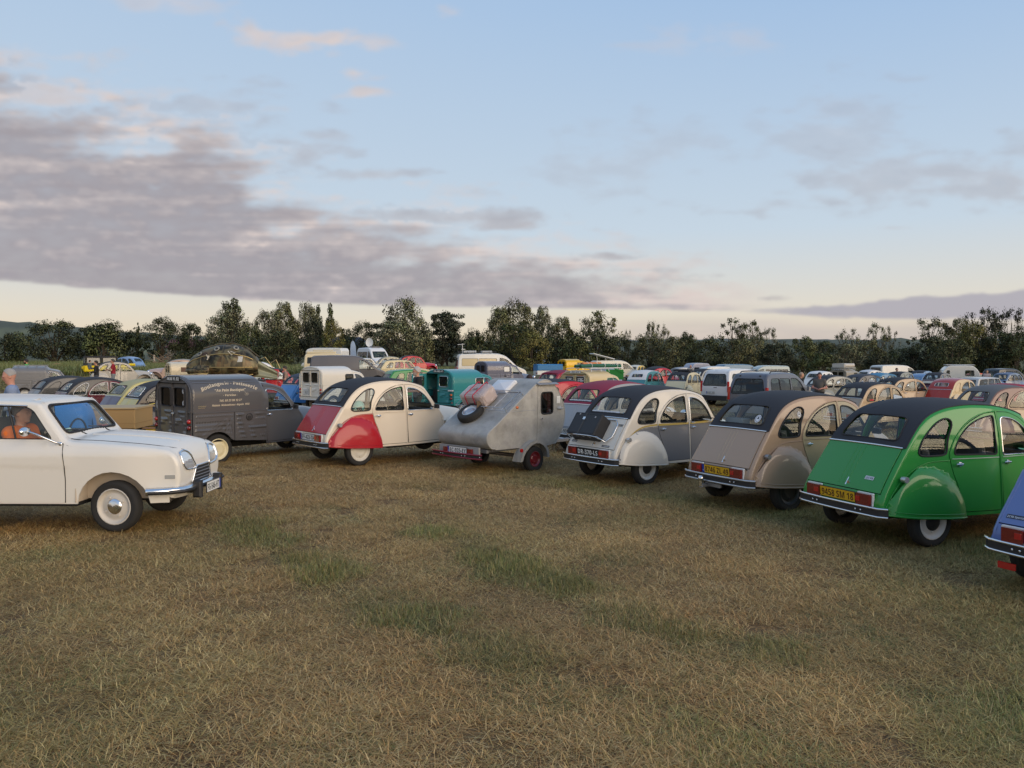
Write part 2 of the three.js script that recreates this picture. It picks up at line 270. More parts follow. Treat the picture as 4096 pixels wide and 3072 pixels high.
function plateMat(text, style) {
  return memo('pl' + text + style, () => printed(320, 68, (g, w, h) => {
    const S = { white: ['#dcdcd8', '#15151a'], black: ['#111114', '#e8e8e4'], yellow: ['#d8a81c', '#3a1408'] }[style.split(' ')[0]];
    g.fillStyle = S[0]; g.fillRect(0, 0, w, h); let x0 = 8;
    if (style.includes('band')) { g.fillStyle = '#1c3fa0'; g.fillRect(0, 0, 28, h); g.fillStyle = '#e8e8e8'; g.font = 'bold 20px sans-serif'; g.textAlign = 'center'; g.fillText('F', 14, h - 10); x0 = 30; }
    if (style.includes('end')) { g.fillStyle = '#1c3fa0'; g.fillRect(w - 28, 0, 28, h); }
    g.fillStyle = S[1]; g.textAlign = 'center'; g.textBaseline = 'middle'; g.font = 'bold 58px sans-serif';
    const wd = w - x0 - 6 - (style.includes('end') ? 28 : 0), tw = g.measureText(text).width; g.save(); g.translate(x0 + wd / 2, h / 2 + 3); g.scale(min(1.1, wd * 0.97 / tw), 1.12); g.fillText(text, 0, 0); g.restore();
  }));
}
function plate(parent, text, style, x, y, z, w = 0.52, h = 0.11, lean = 0, face = -1) {
  const p = obj('number_plate', block(0.012, h + 0.012, w + 0.012, 0, 0, 0, 0.003), M.black, parent); p.position.set(x, y, z); p.rotation.z = lean; if (face > 0) p.rotation.y = PI;
  const t = obj('plate_lettering', rearPlane(w, h), plateMat(text, style), p); t.position.x = -0.0085; return p;
}

// ------------------------------------------------------------------ the small four-door car with the rounded roof
const SC = memo('sc', () => {
  const w = (x, y) => 0.575 + 0.115 * exp(-(((x - 1.05) / 0.75) ** 2)) + (y < 0.92 ? 0.065 * (0.92 - y) : -0.25 * (y - 0.92) ** 2);
  const E = [...smooth([[-0.668, 0.40], [-0.632, 0.60], [-0.30, 1.078]], false, 0.04).slice(0, -1),
    ...smooth([[-0.30, 1.078], [-0.20, 1.205], [-0.085, 1.325], [0.045, 1.42], [0.2, 1.487], [0.42, 1.536], [0.72, 1.556], [1.05, 1.535], [1.32, 1.482], [1.50, 1.425]], false, 0.035).slice(0, -1),
    ...smooth([[1.50, 1.425], [1.81, 1.03], [1.90, 0.965]], false, 0.05)];
  const sh = 0.05, crown = (x, y) => y < 1.05 && x < 0 ? 0.012 : x > 1.5 ? 0.01 : 0.012 + 0.033 * sm(1.05, 1.5, y);
  const p = profile(E, w, sh, crown), sMap = sideMap(w);
  const rearDoor = [...smooth([[0.998, 1.458, 1], [0.88, 1.45], [0.78, 1.428], [0.56, 1.325], [0.385, 1.165], [0.315, 1.03], [0.318, 0.93], [0.354, 0.79], [0.41, 0.645], [0.465, 0.45], [0.478, 0.36, 1], [1.022, 0.36, 1]], true, 0.06)];
  const frontDoor = smooth([[1.022, 1.458, 1], [1.14, 1.456], [1.25, 1.438], [1.44, 1.36], [1.63, 1.185], [1.785, 1.0], [1.87, 0.905], [1.92, 0.745], [1.94, 0.585], [1.93, 0.36, 1], [1.045, 0.36, 1]], true, 0.06);
  const aperture = smooth([[1.01, 1.466], [0.88, 1.458], [0.775, 1.436], [0.555, 1.333], [0.377, 1.168], [0.307, 1.03], [0.310, 0.93], [0.346, 0.79], [0.402, 0.645], [0.457, 0.45], [0.470, 0.352, 1], [1.938, 0.352, 1], [1.948, 0.585], [1.928, 0.745], [1.878, 0.905], [1.793, 1.005], [1.637, 1.192], [1.446, 1.368], [1.25, 1.446], [1.14, 1.464]], true, 0.06);
  const rearWin = rpoly([[0.365, 1.0, .05], [0.372, 1.06, .05], [0.44, 1.18, .1], [0.56, 1.303, .1], [0.74, 1.392, .1], [0.955, 1.428, .04], [0.958, 0.985, .04]], 0.05);
  const frontWin = rpoly([[1.05, 0.975, .04], [1.055, 1.405, .06], [1.27, 1.385, .12], [1.46, 1.278, .12], [1.61, 1.12, .1], [1.70, 0.965, .05]], 0.05);
  const quarter = smooth([[-0.12, 1.07], [-0.04, 1.193], [0.13, 1.335], [0.27, 1.398], [0.35, 1.385], [0.362, 1.325], [0.29, 1.18], [0.262, 1.04], [0.225, 1.003], [0.1, 0.995], [-0.06, 0.998], [-0.118, 1.02]], true, 0.04);
  const contour = [...p.side.filter((_, i) => i % 1 === 0), [1.97, 0.80], [1.985, 0.315], [0.44, 0.315], [-0.62, 0.385]];
  const belt = 0.952;
  const clip = (c, keepAbove) => { const o = [], n = c.length; for (let i = 0; i < n; i++) { const a = c[i], b = c[(i + 1) % n], ia = keepAbove ? a[1] >= belt : a[1] <= belt, ib = keepAbove ? b[1] >= belt : b[1] <= belt; if (ia) o.push(a); if (ia !== ib) { const t = (belt - a[1]) / (b[1] - a[1]); o.push([mix(a[0], b[0], t), belt]); } } return o; };
  const glassOf = c => sheet(inset(c, -0.006), [], sMap, { e: 0.12, t: 0, lift: -0.012 });
  const seal = (c, r = 0.009) => bar(ring(c, sMap, 0.003), r, true, 5);
  const domeC = [-0.06, 0.36], dome = smooth([[-0.60, 0.40, 1], [-0.565, 0.53], [-0.49, 0.665], [-0.36, 0.778], [-0.2, 0.858], [-0.02, 0.876], [0.14, 0.845], [0.3, 0.75], [0.415, 0.59], [0.475, 0.44], [0.488, 0.31, 1], [0.1, 0.325], [-0.3, 0.352]], true, 0.04);
  const arc = smooth([[-0.60, 0.40], [-0.565, 0.53], [-0.49, 0.665], [-0.36, 0.778], [-0.2, 0.858], [-0.02, 0.876], [0.14, 0.845], [0.3, 0.75], [0.415, 0.59], [0.475, 0.44], [0.488, 0.30]], false, 0.04);
  const polar = arc.map(q => [atan2(q[1] - domeC[1], q[0] - domeC[0]), hypot(q[0] - domeC[0], q[1] - domeC[1])]).sort((a, b) => a[0] - b[0]);
  const bulge = (x, y) => { const an = atan2(y - domeC[1], x - domeC[0]), r = hypot(x - domeC[0], y - domeC[1]); let q = r / pw(polar, clamp(an, polar[0][0], polar[polar.length - 1][0])); q = clamp(q, 0, 1); return 0.118 * (1 - q ** 3.2) ** 0.62; };
  const wingMap = (x, y) => [x, y, w(x, y) + 0.006 + bulge(x, y)];
  const wing = smooth([[-0.665, 0.395, 1], [-0.585, 0.512], [-0.478, 0.644], [-0.345, 0.758], [-0.19, 0.854], [0.01, 0.915], [0.304, 0.928, 1], [0.34, 0.79], [0.396, 0.645], [0.45, 0.45], [0.462, 0.305, 1], [0.1, 0.325], [-0.3, 0.352]], true, 0.05);
  const sLid0 = p.near(-0.628, 0.605), sLid1 = p.near(-0.30, 1.078), sWs = p.near(1.50, 1.425), sWs1 = p.near(1.81, 1.03);
  const sR0 = p.near(-0.245, 1.15), sR1 = p.near(-0.02, 1.375);
  // the rounded back light, wider at its foot
  const back = rpoly([[-0.445, sR0], [0.445, sR0], [0.405, sR1], [-0.405, sR1]], 0.075, 5);
  const backOld = rpoly([[-0.33, sR0 + .09], [0.33, sR0 + .09], [0.32, sR1 - .05], [-0.32, sR1 - .05]], 0.05, 5);
  const fab = h => merge([p.strip(sLid1 + 0.012, sWs, [h], { t: 0, lift: 0.004 }), ...both(p.shoulder(sLid1 + 0.012, sWs, 0.62, 1.0, 0.004)), bar(ring(Array.from({ length: 40 }, (_, i) => [mix(sLid1 + 0.02, sWs, i / 39), 0.05 * 1.5708 * 0.62]), (u, a) => { const q = p.pt(u), th = clamp(a / (0.05 * 1.5708), 0, 1) * PI / 2, o = 0.05 * (1 - sin(th)), x = q.x - q.nx * o, y = q.y - q.ny * o; return [x, y, w(x, y) - 0.05 * (1 - cos(th))]; }, 0.002), 0.008, false, 5)]);
  const G = {};
  G.shell = merge([...both(sheet(contour, [aperture, quarter], sMap, { e: 0.11, t: 0.02 })), ...both(p.shoulder(0, sLid1 + 0.02, 0, 1)), ...both(p.shoulder(sLid1, p.L, 0, 0.66)), ...both(p.shoulder(sWs, p.L, 0.6, 1)),
    p.strip(0, sLid0, [], {}), p.strip(sWs - 0.02, sWs + 0.045, []), p.strip(sWs1 - 0.03, p.L, []), ...[1, -1].map(k => sheet([[k * .55, sWs], [k * .55, sWs1], [k * .485, sWs1], [k * .485, sWs]], [], p.topMap, { t: .02 })),
    ...both(bar([[1.012, 0.345, w(1.01, .345) + .004], [1.012, 0.65, w(1.01, .65) + .006], [1.008, 0.95, w(1.01, .95) + .006], [1.004, 1.2, w(1.0, 1.2) + .006], [1.002, 1.475, w(1.0, 1.475) + .006]], 0.011, false, 6))]);
  G.hingeStrip = (bar(ring(smooth([[0.307, 0.96], [0.31, 1.03], [0.38, 1.168], [0.555, 1.338], [0.775, 1.441], [1.0, 1.472]], false, 0.06), sMap, 0.004), 0.007, false, 5));
  G.roof = fab(back); G.roofOld = fab(backOld);
  const backMap = p.topMap;
  G.back = sheet(back, [], backMap, { t: 0, lift: -0.006 }); G.backSeal = bar(ring(back, backMap, 0.006), 0.010, true, 6);
  G.backOld = sheet(backOld, [], backMap, { t: 0, lift: -0.004 }); G.backOldSeal = bar(ring(backOld, backMap, 0.006), 0.010, true, 6);
  // boot lid: a flat panel with three pressed lines
  const lidMap = (q, u) => p.topMap(q, u);
  G.lid0 = sheet(rpoly([[-0.538, sLid0 + 0.008, .01], [0.538, sLid0 + 0.008, .01], [0.538, sLid1 - 0.006, .01], [-0.538, sLid1 - 0.006, .01]], 0.01), [], lidMap, { e: 0.1, t: 0.018, lift: 0.007 });
  G.lidLines = [-0.06, 0, 0.06].map(q => bar(ring(Array.from({ length: 8 }, (_, i) => [q, mix(sLid0 + 0.05, sLid1 - 0.03, i / 7)]), lidMap, 0.007), 0.0035, false, 4));
  G.lidEdge = merge([-0.54, 0.54].map(q => bar(ring(Array.from({ length: 8 }, (_, i) => [q, mix(sLid0 + 0.01, sLid1 - 0.01, i / 7)]), lidMap, 0.006), 0.005, false, 4)));
  G.lid = merge([G.lid0, G.lidEdge]);
  G.strip = bar(ring(Array.from({ length: 13 }, (_, i) => [mix(-0.56, 0.56, i / 12), sLid1 + 0.006]), lidMap, 0.010), 0.012, false, 6);
  G.latch = merge([at(block(0.018, 0.10, 0.022), -0.600, 0.678, 0.045, 0, 0, -0.6, 1), rod(0.02, 0.03, -0.605, 0.668, 0.075, 'x')]);
  G.ws = sheet(rrect(-0.485, sWs + 0.045, 0.485, sWs1 - 0.03, 0.05), [], p.topMap, { t: 0, lift: -0.004 }); G.wsSeal = bar(ring(rrect(-0.485, sWs + 0.045, 0.485, sWs1 - 0.03, 0.05), p.topMap, 0.005), 0.011, true, 5);
  G.quarter = glassOf(quarter); G.quarterSeal = seal(quarter, 0.011);
  for (const [n, d, wi] of [['rd', rearDoor, rearWin], ['fd', frontDoor, frontWin]]) {
    G[n + 'Low'] = sheet(clip(d, false), [], sMap, { e: 0.09, t: 0.02, lift: 0.004 }); G[n + 'Up'] = sheet(clip(d, true), [wi], sMap, { e: 0.09, t: 0.02, lift: 0.0035 });
    G[n + 'Glass'] = glassOf(wi); G[n + 'Seal'] = seal(wi, 0.010);
    const xs = clip(d, true).filter(q => abs(q[1] - belt) < 1e-6).map(q => q[0]), x0 = min(...xs) + .02, x1 = max(...xs) - .02;
    G[n + 'Belt'] = bar(ring(Array.from({ length: 8 }, (_, i) => [mix(x0, x1, i / 7), belt]), sMap, 0.005), 0.006, false, 4);
    G[n + 'Stripe'] = sheet([[x0 - .015, belt + .004], [x1 + .015, belt + .004], [x1 + .015, belt + .03], [x0 - .015, belt + .03]], [], sMap, { t: 0, lift: .006 });
    const hx = n === 'rd' ? 0.43 : 1.12; G[n + 'Handle'] = merge([rod(0.028, 0.016, hx, 0.895, w(hx, .895) + .012, 'z'), rod(0.018, 0.03, hx, 0.895, w(hx, .895) + .025, 'z'), at(block(0.11, 0.018, 0.018, 0, 0, 0, .006), hx - .03, .895, w(hx, .895) + .038)]);
  }
  G.louver = bar(ring([[1.06, 1.21], [1.25, 1.2], [1.45, 1.19], [1.53, 1.18]], sMap, 0.002), 0.006, false, 5);
  G.wing = sheet(wing, [], wingMap, { e: 0.055, t: 0.05 }); G.wingDome = sheet(dome, [], wingMap, { e: 0.055, t: 0.01, lift: 0.003 });
  G.wingLip = merge([bar(ring(Array.from({ length: 12 }, (_, i) => { const t = i / 11; const x = mix(-0.655, 0.458, t); return [x, pw([[-.66, .396], [-.3, .354], [.1, .327], [.46, .308]], x)]; }), wingMap, 0.0), 0.012, false, 5), bar(ring(Array.from({ length: 12 }, (_, i) => { const t = i / 11; const x = mix(-0.55, 0.47, t); return [x, .042 + pw([[-.66, .396], [-.3, .354], [.1, .327], [.46, .308]], x)]; }), wingMap, 0.001), 0.006, false, 4)]);
  G.wingLine = bar(ring(smooth([[-0.655, 0.408], [-0.585, 0.522], [-0.478, 0.654], [-0.345, 0.768], [-0.19, 0.864], [0.01, 0.925], [0.30, 0.938]], false, 0.06), sMap, 0.006), 0.006, false, 4);
  G.wingStripe = sheet([...smooth([[-0.64, 0.43], [-0.575, 0.53], [-0.468, 0.662], [-0.338, 0.776], [-0.185, 0.872], [0.012, 0.935], [0.30, 0.956]], false, 0.06), ...smooth([[0.30, 0.982], [0.012, 0.958], [-0.185, 0.893], [-0.338, 0.792], [-0.468, 0.676], [-0.575, 0.54], [-0.645, 0.435]], false, 0.06)], [], sMap, { t: 0, lift: 0.003 });
  G.fuel = merge([rod(0.034, 0.05, -0.40, 0.765, 0.655, 'z'), rod(0.03, 0.03, -0.40, 0.765, 0.63, 'z')]);
  // rear bumper: black blade between two bright rails, bent round at the ends
  const bz = Array.from({ length: 17 }, (_, i) => mix(-0.66, 0.66, i / 16)), bx = z => -0.725 + 0.035 * (abs(z) / .66) ** 2 + (abs(z) > .6 ? (abs(z) - .6) * .9 : 0);
  G.bumper = sheet([[-0.66, 0.365], [0.66, 0.365], [0.66, 0.455], [-0.66, 0.455]], [], (u, v) => [bx(u), v, u], { e: 0.08, t: -0.0, lift: 0 });
  G.rails = [0.368, 0.456].map(y => bar(bz.map(z => [bx(z) - 0.008, y, z]), 0.014, false, 6));
  G.bolts = [-0.36, -0.29, 0.29, 0.36].map(z => ball(0.012, bx(z) - 0.008, 0.412, z, [.7, 1, 1], 8));
  // front end
  const bonnet = (u, v) => { const x = mix(1.86, 2.98, u), hw = mix(0.60, 0.27, sm(0, 1, u) * .6 + u * .4), yt = pw([[0, 1.0], [.4, .965], [.8, .885], [.93, .82], [1, .70]], u), q = v; return [x + .05 * (1 - q * q), yt - 0.27 * abs(q) ** 2.4 + 0.02 * (1 - abs(q)), q * hw]; };
  G.bonnet = sheet([[0, -1], [1, -1], [1, 1], [0, 1]], [], (u, v) => bonnet(u, -v), { e: 0.16, t: 0.01 });
  const fw = (u, v) => { const th = mix(PI * 1.02, 0.12, u), z = mix(0.30, 0.725, v), Rr = 0.415 + 0.05 * sin(min(1, v * 1.05) * PI * .75) - 0.30 * max(0, v - 0.72) ** 1.5 - 0.10 * max(0, .3 - v), tail = max(0, -cos(th)) * 0.05; return [2.40 + cos(th) * (Rr + tail), 0.33 + sin(th) * Rr * 1.06, z]; };
  G.frontWing = sheet([[0, 0], [1, 0], [1, 1], [0, 1]], [], (u, v) => fw(u, v), { e: 0.09, t: 0.01 });
  G.cowl = merge(both(sheet([[1.90, 0.33], [2.15, 0.40], [2.75, 0.55], [2.95, 0.55], [2.95, 0.72], [1.90, 0.74]], [], (x, y) => [x, y, mix(0.58, 0.24, (x - 1.9) / 1.05)], { t: 0.01 })));
  G.grille = merge([block(0.05, 0.34, 0.5, 2.98, 0.56, 0, 0.02), ...Array.from({ length: 6 }, (_, i) => rod(0.01, 0.46, 3.01, 0.44 + i * 0.045, 0, 'z'))]);
  G.frontBumper = merge([block(0.04, 0.09, 1.3, 3.08, 0.40, 0, 0.015), block(0.2, 0.05, 0.05, 2.98, 0.4, 0.3), block(0.2, 0.05, 0.05, 2.98, 0.4, -0.3)]);
  G.lampBowl = merge([at(new THREE.SphereGeometry(0.095, 14, 10), 2.80, 0.77, 0.45, 0, 0, 0, 1), rod(0.018, 0.5, 2.76, 0.70, 0.3, 'z')]); G.lampLens = at(lathe([[0, 0.03], [0.05, 0.025], [0.088, 0]], 18), 2.868, 0.77, 0.45, 0, PI / 2);
  G.floor = merge([block(2.3, 0.06, 1.12, 0.78, 0.35, 0), block(0.45, 0.20, 0.95, -0.38, 0.47, 0), block(1.4, 0.12, 0.5, 1.6, 0.28, 0), block(0.9, 0.30, 0.55, 2.45, 0.40, 0), block(0.04, 0.40, 1.05, 1.86, 0.62, 0), rod(0.035, 1.2, 0.0, 0.29, 0, 'z'), rod(0.035, 1.2, 2.40, 0.29, 0, 'z'),
    ...both(sheet([[-0.55, 0.33], [0.40, 0.33], [0.30, 0.75], [-0.1, 0.86], [-0.42, 0.70]], [], (x, y) => [x, y, 0.54], { t: 0.01 }))]);
  const seatG = (x, dz, wd, h) => merge([at(block(0.48, 0.12, wd, 0, 0, 0, .04), x + .05, 0.60, dz, 0, 0, .12), at(block(0.10, h, wd * .96, 0, 0, 0, .04), x - .24, 0.60 + h * .52, dz, 0, 0, .24)]);
  G.seats = [seatG(1.30, 0.27, 0.46, 0.50), seatG(1.30, -0.27, 0.46, 0.50), seatG(0.42, 0, 1.02, 0.46)];
  G.dash = merge([block(0.16, 0.08, 1.1, 1.74, 0.93, 0, .03), block(.10, .14, .35, 1.70, .90, -.28, .03)]); G.steer = merge([at(new THREE.TorusGeometry(0.185, 0.012, 6, 20), 1.52, 0.96, -0.28, 0, PI / 2 - 0.0, 0), rod(0.012, 0.36, 1.52, 0.96, -0.28, 'z'), rod(0.016, 0.30, 1.63, 0.90, -0.28, 'x')].map(g => g));
  G.mirror = merge([block(0.05, 0.085, 0.15, 1.66, 1.03, 0.80, .02), rod(0.008, 0.14, 1.66, 1.02, 0.70, 'z')]);
  G.tail = merge([block(0.06, 0.125, 0.20, -0.69, 0.53, 0.375, .012)]); G.tailRed = block(0.012, 0.055, 0.06, -0.722, 0.535, 0.315, .003); G.tailBack = block(.03, .145, .225, -0.668, 0.53, .38, .008);
  G.apron = sheet(rrect(-0.52, 0.385, 0.52, 0.60, .02), [], (q, y) => [-0.672 + (y - .4) * .17, y, q], { t: .0 });
  return { G, w, p };
});
function smallCar(name, label, pos, yaw, o = {}) {
  const { G } = SC, body = paint(o.body), lid = paint(o.lid ?? o.body), wing = paint(o.wing ?? o.body), dome = paint(o.dome ?? o.wing ?? o.body), dl = paint(o.door ?? o.body), du = paint(o.doorUp ?? o.body);
  const roof = o.roofPaint ? paint(o.roofPaint) : o.roof ? matte(o.roof, 0.72) : M.canvas, trim = o.trim || M.rubber;
  const t = thing(name, label, 'car', pos, yaw, o.group || 'classic cars parked in rows', o.tilt || 0);
  obj('body', G.shell, body, t);
  obj('roof', o.old ? G.roofOld : G.roof, roof, t);
  const rw = obj('rear_window', o.old ? G.backOld : G.back, o.backMat || M.glass, t); obj('window_seal', o.old ? G.backOldSeal : G.backSeal, o.backTrim || M.rubber, rw);
  const L = obj('boot_lid', G.lid, lid, t); for (const g of G.lidLines) obj('pressed_line', g, o.lineMat ? paint(o.lineMat) : lid, L); obj('latch', G.latch, M.chrome, L);
  obj('trim_strip', G.strip, o.strip || M.chrome, t);
  const ws = obj('windscreen', G.ws, M.glass, t); obj('window_seal', G.wsSeal, M.rubber, ws);
  for (const k of [0, 1]) {
    const mz = (n) => k ? memo('mz' + n, () => mirrorZ(G[n])) : G[n];
    const q = obj('quarter_window', o.noQuarter ? mz('quarter') : mz('quarter'), o.noQuarter ? body : M.glass, t); obj('window_seal', mz('quarterSeal'), o.noQuarter ? body : trim, q);
    obj('door_gutter', mz('hingeStrip'), body, t);
    for (const d of ['rd', 'fd']) {
      const dm = o.doorGrad && d === 'fd' ? o.doorGrad : dl;
      const m = obj(d === 'rd' ? 'rear_door' : 'front_door', mz(d + 'Low'), dm, t);
      obj('window_frame', mz(d + 'Up'), du, m); obj('window', mz(d + 'Glass'), M.glass, m); obj('window_seal', mz(d + 'Seal'), d === 'fd' ? (o.trimF || trim) : trim, m);
      obj('waist_moulding', mz(d + 'Belt'), o.belt ? paint(o.belt) : du, m); obj('handle', mz(d + 'Handle'), M.chrome, m);
      if (o.stripe) obj('painted_stripe', mz(d + 'Stripe'), paint(o.stripe), m);
      if (d === 'fd') obj('flap_bar', mz('louver'), M.rubber, m);
    }
    const wg = obj('rear_wing', mz('wing'), wing, t); obj('wing_lip', mz('wingLip'), dome, wg); if (o.dome) obj('wing_dome', mz('wingDome'), dome, wg); obj('wing_seam', mz('wingLine'), wing, wg);
    if (o.stripe) obj('painted_stripe', mz('wingStripe'), paint(o.stripe), wg);
    obj('front_wing', mz('frontWing'), paint(o.fwing ?? o.wing ?? o.body), t);
    const tl = obj('tail_light', mz('tail'), M.redDark, t); obj('lit_segment', mz('tailRed'), M.red, tl); obj('light_base', mz('tailBack'), o.lightBase || M.white, tl);
    const hl = obj('headlight', mz('lampBowl'), o.lampMat || M.chrome, t); obj('lens', mz('lampLens'), M.lens, hl);
    if (!o.noMirror) obj('door_mirror', mz('mirror'), o.mirror || M.black, t);
    for (const [x, z, st] of [[0, 0.625, 0], [2.40, 0.63, o.steer || 0]]) wheel(t, x, 0.285, k ? -z : z, { rimMat: o.rim || matte([0.52, 0.50, 0.46], 0.5), cap: o.cap, wall: o.wall, steer: st, capR: o.capR, nuts: o.nuts });
  }
  obj('fuel_cap', G.fuel, o.fuel || M.steel, t);
  const b = obj('rear_bumper', G.bumper, o.bumperMat || M.black, t); for (const g of G.rails) obj('bumper_rail', g, o.railMat || M.chrome, b); for (const g of G.bolts) obj('bumper_bolt', g, M.chrome, b);
  obj('apron', G.apron, paint(o.apron ?? o.body), t);
  obj('bonnet', G.bonnet, paint(o.bonnet ?? o.body), t); obj('scuttle_side', G.cowl, body, t); obj('grille', G.grille, M.steel, t); obj('front_bumper', G.frontBumper, M.alu, t);
  obj('underbody', G.floor, M.under, t); for (const s of G.seats) obj('seat', s, o.seat || M.seat, t); obj('dashboard', G.dash, M.black, t); obj('steering_wheel', G.steer, M.black, t);
  if (o.plate) plate(t, o.plate[0], o.plate[1], -0.688, 0.53, -0.01, 0.52, 0.11, 0.10);
  if (o.extra) o.extra(t);
  return t;
}
// ------------------------------------------------------------------ the small van with the ribbed box
const VN = memo('vn', () => {
  const { p, w, G: S } = SC, G = {}, hw = 0.727, xr = -0.527, xf = 1.035;
  const bot = x => mix(0.50, 0.385, (x - xr) / 1.55);
  // arch of the box: t from 0 (right foot at the waist) to 1 (left foot)
  const A = []; for (let i = 0; i <= 8; i++) A.push([hw + 0.004 * sin(i / 8 * PI), mix(1.0, 1.33, i / 8)]);
  for (let i = 1; i <= 22; i++) { const f = i / 22 * PI / 2; A.push([hw * cos(f) ** 0.83, 1.33 + 0.372 * sin(f) ** 0.83]); }
  const half = [0]; for (let i = 1; i < A.length; i++) half.push(half[i - 1] + hypot(A[i][0] - A[i - 1][0], A[i][1] - A[i - 1][1]));
  const HL = half[half.length - 1];
  const sec = a => { const l = a > HL, q = l ? 2 * HL - a : a; let i = 0; while (i < half.length - 2 && half[i + 1] < q) i++; const t = clamp((q - half[i]) / (half[i + 1] - half[i]), 0, 1); const z = mix(A[i][0], A[i + 1][0], t), y = mix(A[i][1], A[i + 1][1], t); return [l ? -z : z, y]; };
  const boxMap = (x, a) => { const [z, y] = sec(clamp(a, 0, 2 * HL)), r = 0.03, d0 = x < xr + r ? r - sqrt(max(0, r * r - (r - (x - xr)) ** 2)) : 0, d1 = sm(0.90, 1.10, x); const up = (y - 1.0); return [x, y - d0 * sm(0, .4, up) - d1 * 0.14 * sm(0.1, 0.7, up), z * (1 - d0 / hw - d1 * 0.05 - d1 * .10 * sm(.2, .7, up))]; };
  const win = rrect(0.55, 0.10, 0.94, 0.40, 0.06);
  const boxC = [[xr, 0], [1.09, 0], [1.09, 2 * HL], [xr, 2 * HL]];
  G.box = sheet(boxC, [], boxMap, { e: 0.08, t: 0.012 });
  const winL = win.map(([x, a]) => [x, 2 * HL - a]);
  G.boxWin = sheet(boxC, [win, winL], boxMap, { e: 0.08, t: 0.012 });
  G.winR = sheet(win, [], boxMap, { t: 0, lift: -0.008 }); G.winL = sheet(winL, [], boxMap, { t: 0, lift: -0.008 }); G.sealR = bar(ring(win, boxMap, 0.003), 0.011, true, 5); G.sealL = bar(ring(winL, boxMap, 0.003), 0.011, true, 5);
  // fine ribs on a fully ribbed box
  G.ribbed = sheet(boxC, [], (x, a) => { const q = boxMap(x, a), k = min(a, 2 * HL - a), r = 0.006 * (0.5 + 0.5 * sin(k * 2 * PI / 0.05)) * sm(.62, .5, k) * sm(xr + .02, xr + .06, x); return [q[0], q[1], q[2] + Math.sign(q[2]) * r]; }, { e: 0.028, t: 0.012 });
  const rib = (x, y, x0, x1) => { const k = (y - 0.55) / 0.0865, f = k - floor(k); return 0.009 * sm(0.08, 0.2, f) * sm(0.62, 0.5, f) * sm(x0, x0 + 0.03, x) * sm(x1, x1 - 0.03, x) * sm(0.975, 0.955, y) * sm(bot(x) + .02, bot(x) + .05, y); };
  const arch = Array.from({ length: 14 }, (_, i) => { const th = mix(PI * 0.86, PI * 0.06, i / 13); return [-0.025 + 0.325 * cos(th), 0.29 + 0.335 * sin(th)]; });
  G.lowRear = sheet([[xr + 0.006, 0.988], [xr + .006, bot(xr)], [arch[0][0] - .08, bot(arch[0][0]) - .015], ...arch.filter(q => q[1] > bot(q[0]) - 0.01), [0.312, bot(.3)], [0.312, 0.988]], [], (x, y) => [x, y, hw + 0.002 + rib(x, y, xr + .04, 0.29) * sm(.335, .40, hypot(x + .025, y - .29))], { e: 0.045, t: 0.03 });
  G.lowFront = sheet(rpoly([[0.322, bot(.32)], [xf, bot(xf)], [xf, 0.988], [0.322, 0.988]], 0.01), [], (x, y) => [x, y, hw + 0.006 + rib(x, y, 0.35, xf - .03) * (1 - sm(.2, .12, hypot(x - .63, (y - .87) * 1.3)))], { e: 0.045, t: 0.03 });
  G.waist = bar([[xr + .01, 0.995, hw + .004], [0.3, 0.995, hw + .005], [xf, 0.995, hw + .004]], 0.008, false, 5);
  G.filler = merge([at(lathe([[0.0, -.03], [0.055, -.03], [0.07, 0.012], [0.058, 0.014]], 20), 0.63, 0.875, hw + .004), rod(0.036, 0.05, 0.63, 0.865, hw - .005, 'z')]);
  const archO = (d = 0) => { const o = []; for (let i = 0; i <= 24; i++) { const a = i / 24 * 2 * HL, [z, y] = sec(a); o.push([z * (1 - d / hw), y - d * sm(0, .4, y - 1)]); } return o; };
  const rearC = [...archO(0.03), [-hw + .03, 0.50], [hw - .03, 0.50]];
  const dr = k => rrect(min(k * 0.006, k * 0.56), 0.575, max(k * 0.006, k * 0.56), 1.545, 0.03), dw = k => rrect(min(k * 0.055, k * 0.465), 1.11, max(k * 0.055, k * 0.465), 1.465, 0.07);
  const rearMap = (z, y) => [xr - 0.002, y, z], flip = f => (u, v) => f(-u, v);
  const rs = (c, h, m, o) => sheet(c.map(q => [-q[0], q[1]]), h.map(k => k.map(q => [-q[0], q[1]])), flip(m), o);
  G.rear = rs(rearC, [rrect(-0.575, 0.56, 0.575, 1.56, 0.03)], rearMap, { e: .1, t: .02 });
  for (const [n, k] of [['R', 1], ['L', -1]]) {
    const rb = (z, y) => { const q = abs(z); return 0.008 * (() => { const f = ((y - 0.6) / 0.075) % 1; return sm(.05, .2, f) * sm(.6, .45, f); })() * sm(.06, .09, q) * sm(.50, .47, q) * sm(.61, .63, y) * sm(1.05, 1.03, y); };
    G['door' + n] = rs(dr(k), [dw(k)], (z, y) => [xr - 0.008 - rb(z, y), y, z], { e: .045, t: .03 });
    G['dglass' + n] = rs(dw(k), [], (z, y) => [xr + 0.002, y, z], { t: 0 }); G['dseal' + n] = bar(dw(k).map(([z, y]) => [xr - .010, y, z]), 0.011, true, 5);
  }
  G.latch = merge([rod(.008, .10, xr - .025, .985, .0, 'y'), rod(.012, .10, xr - .035, .975, .04, 'z'), block(.02, .05, .05, xr - .02, .975, .02)]);
  G.hinge = [1.02, .62].flatMap(y => [-1, 1].map(k => block(.02, .035, .16, xr - .016, y, k * .60, .006)));
  G.lightCup = at(lathe([[0.042, 0], [0.04, .03], [.03, .055], [0, .062]], 16), 0, 0, 0, 0, -PI / 2);
  G.rearBar = block(.05, .05, 1.2, xr - .03, .47, 0, .01);
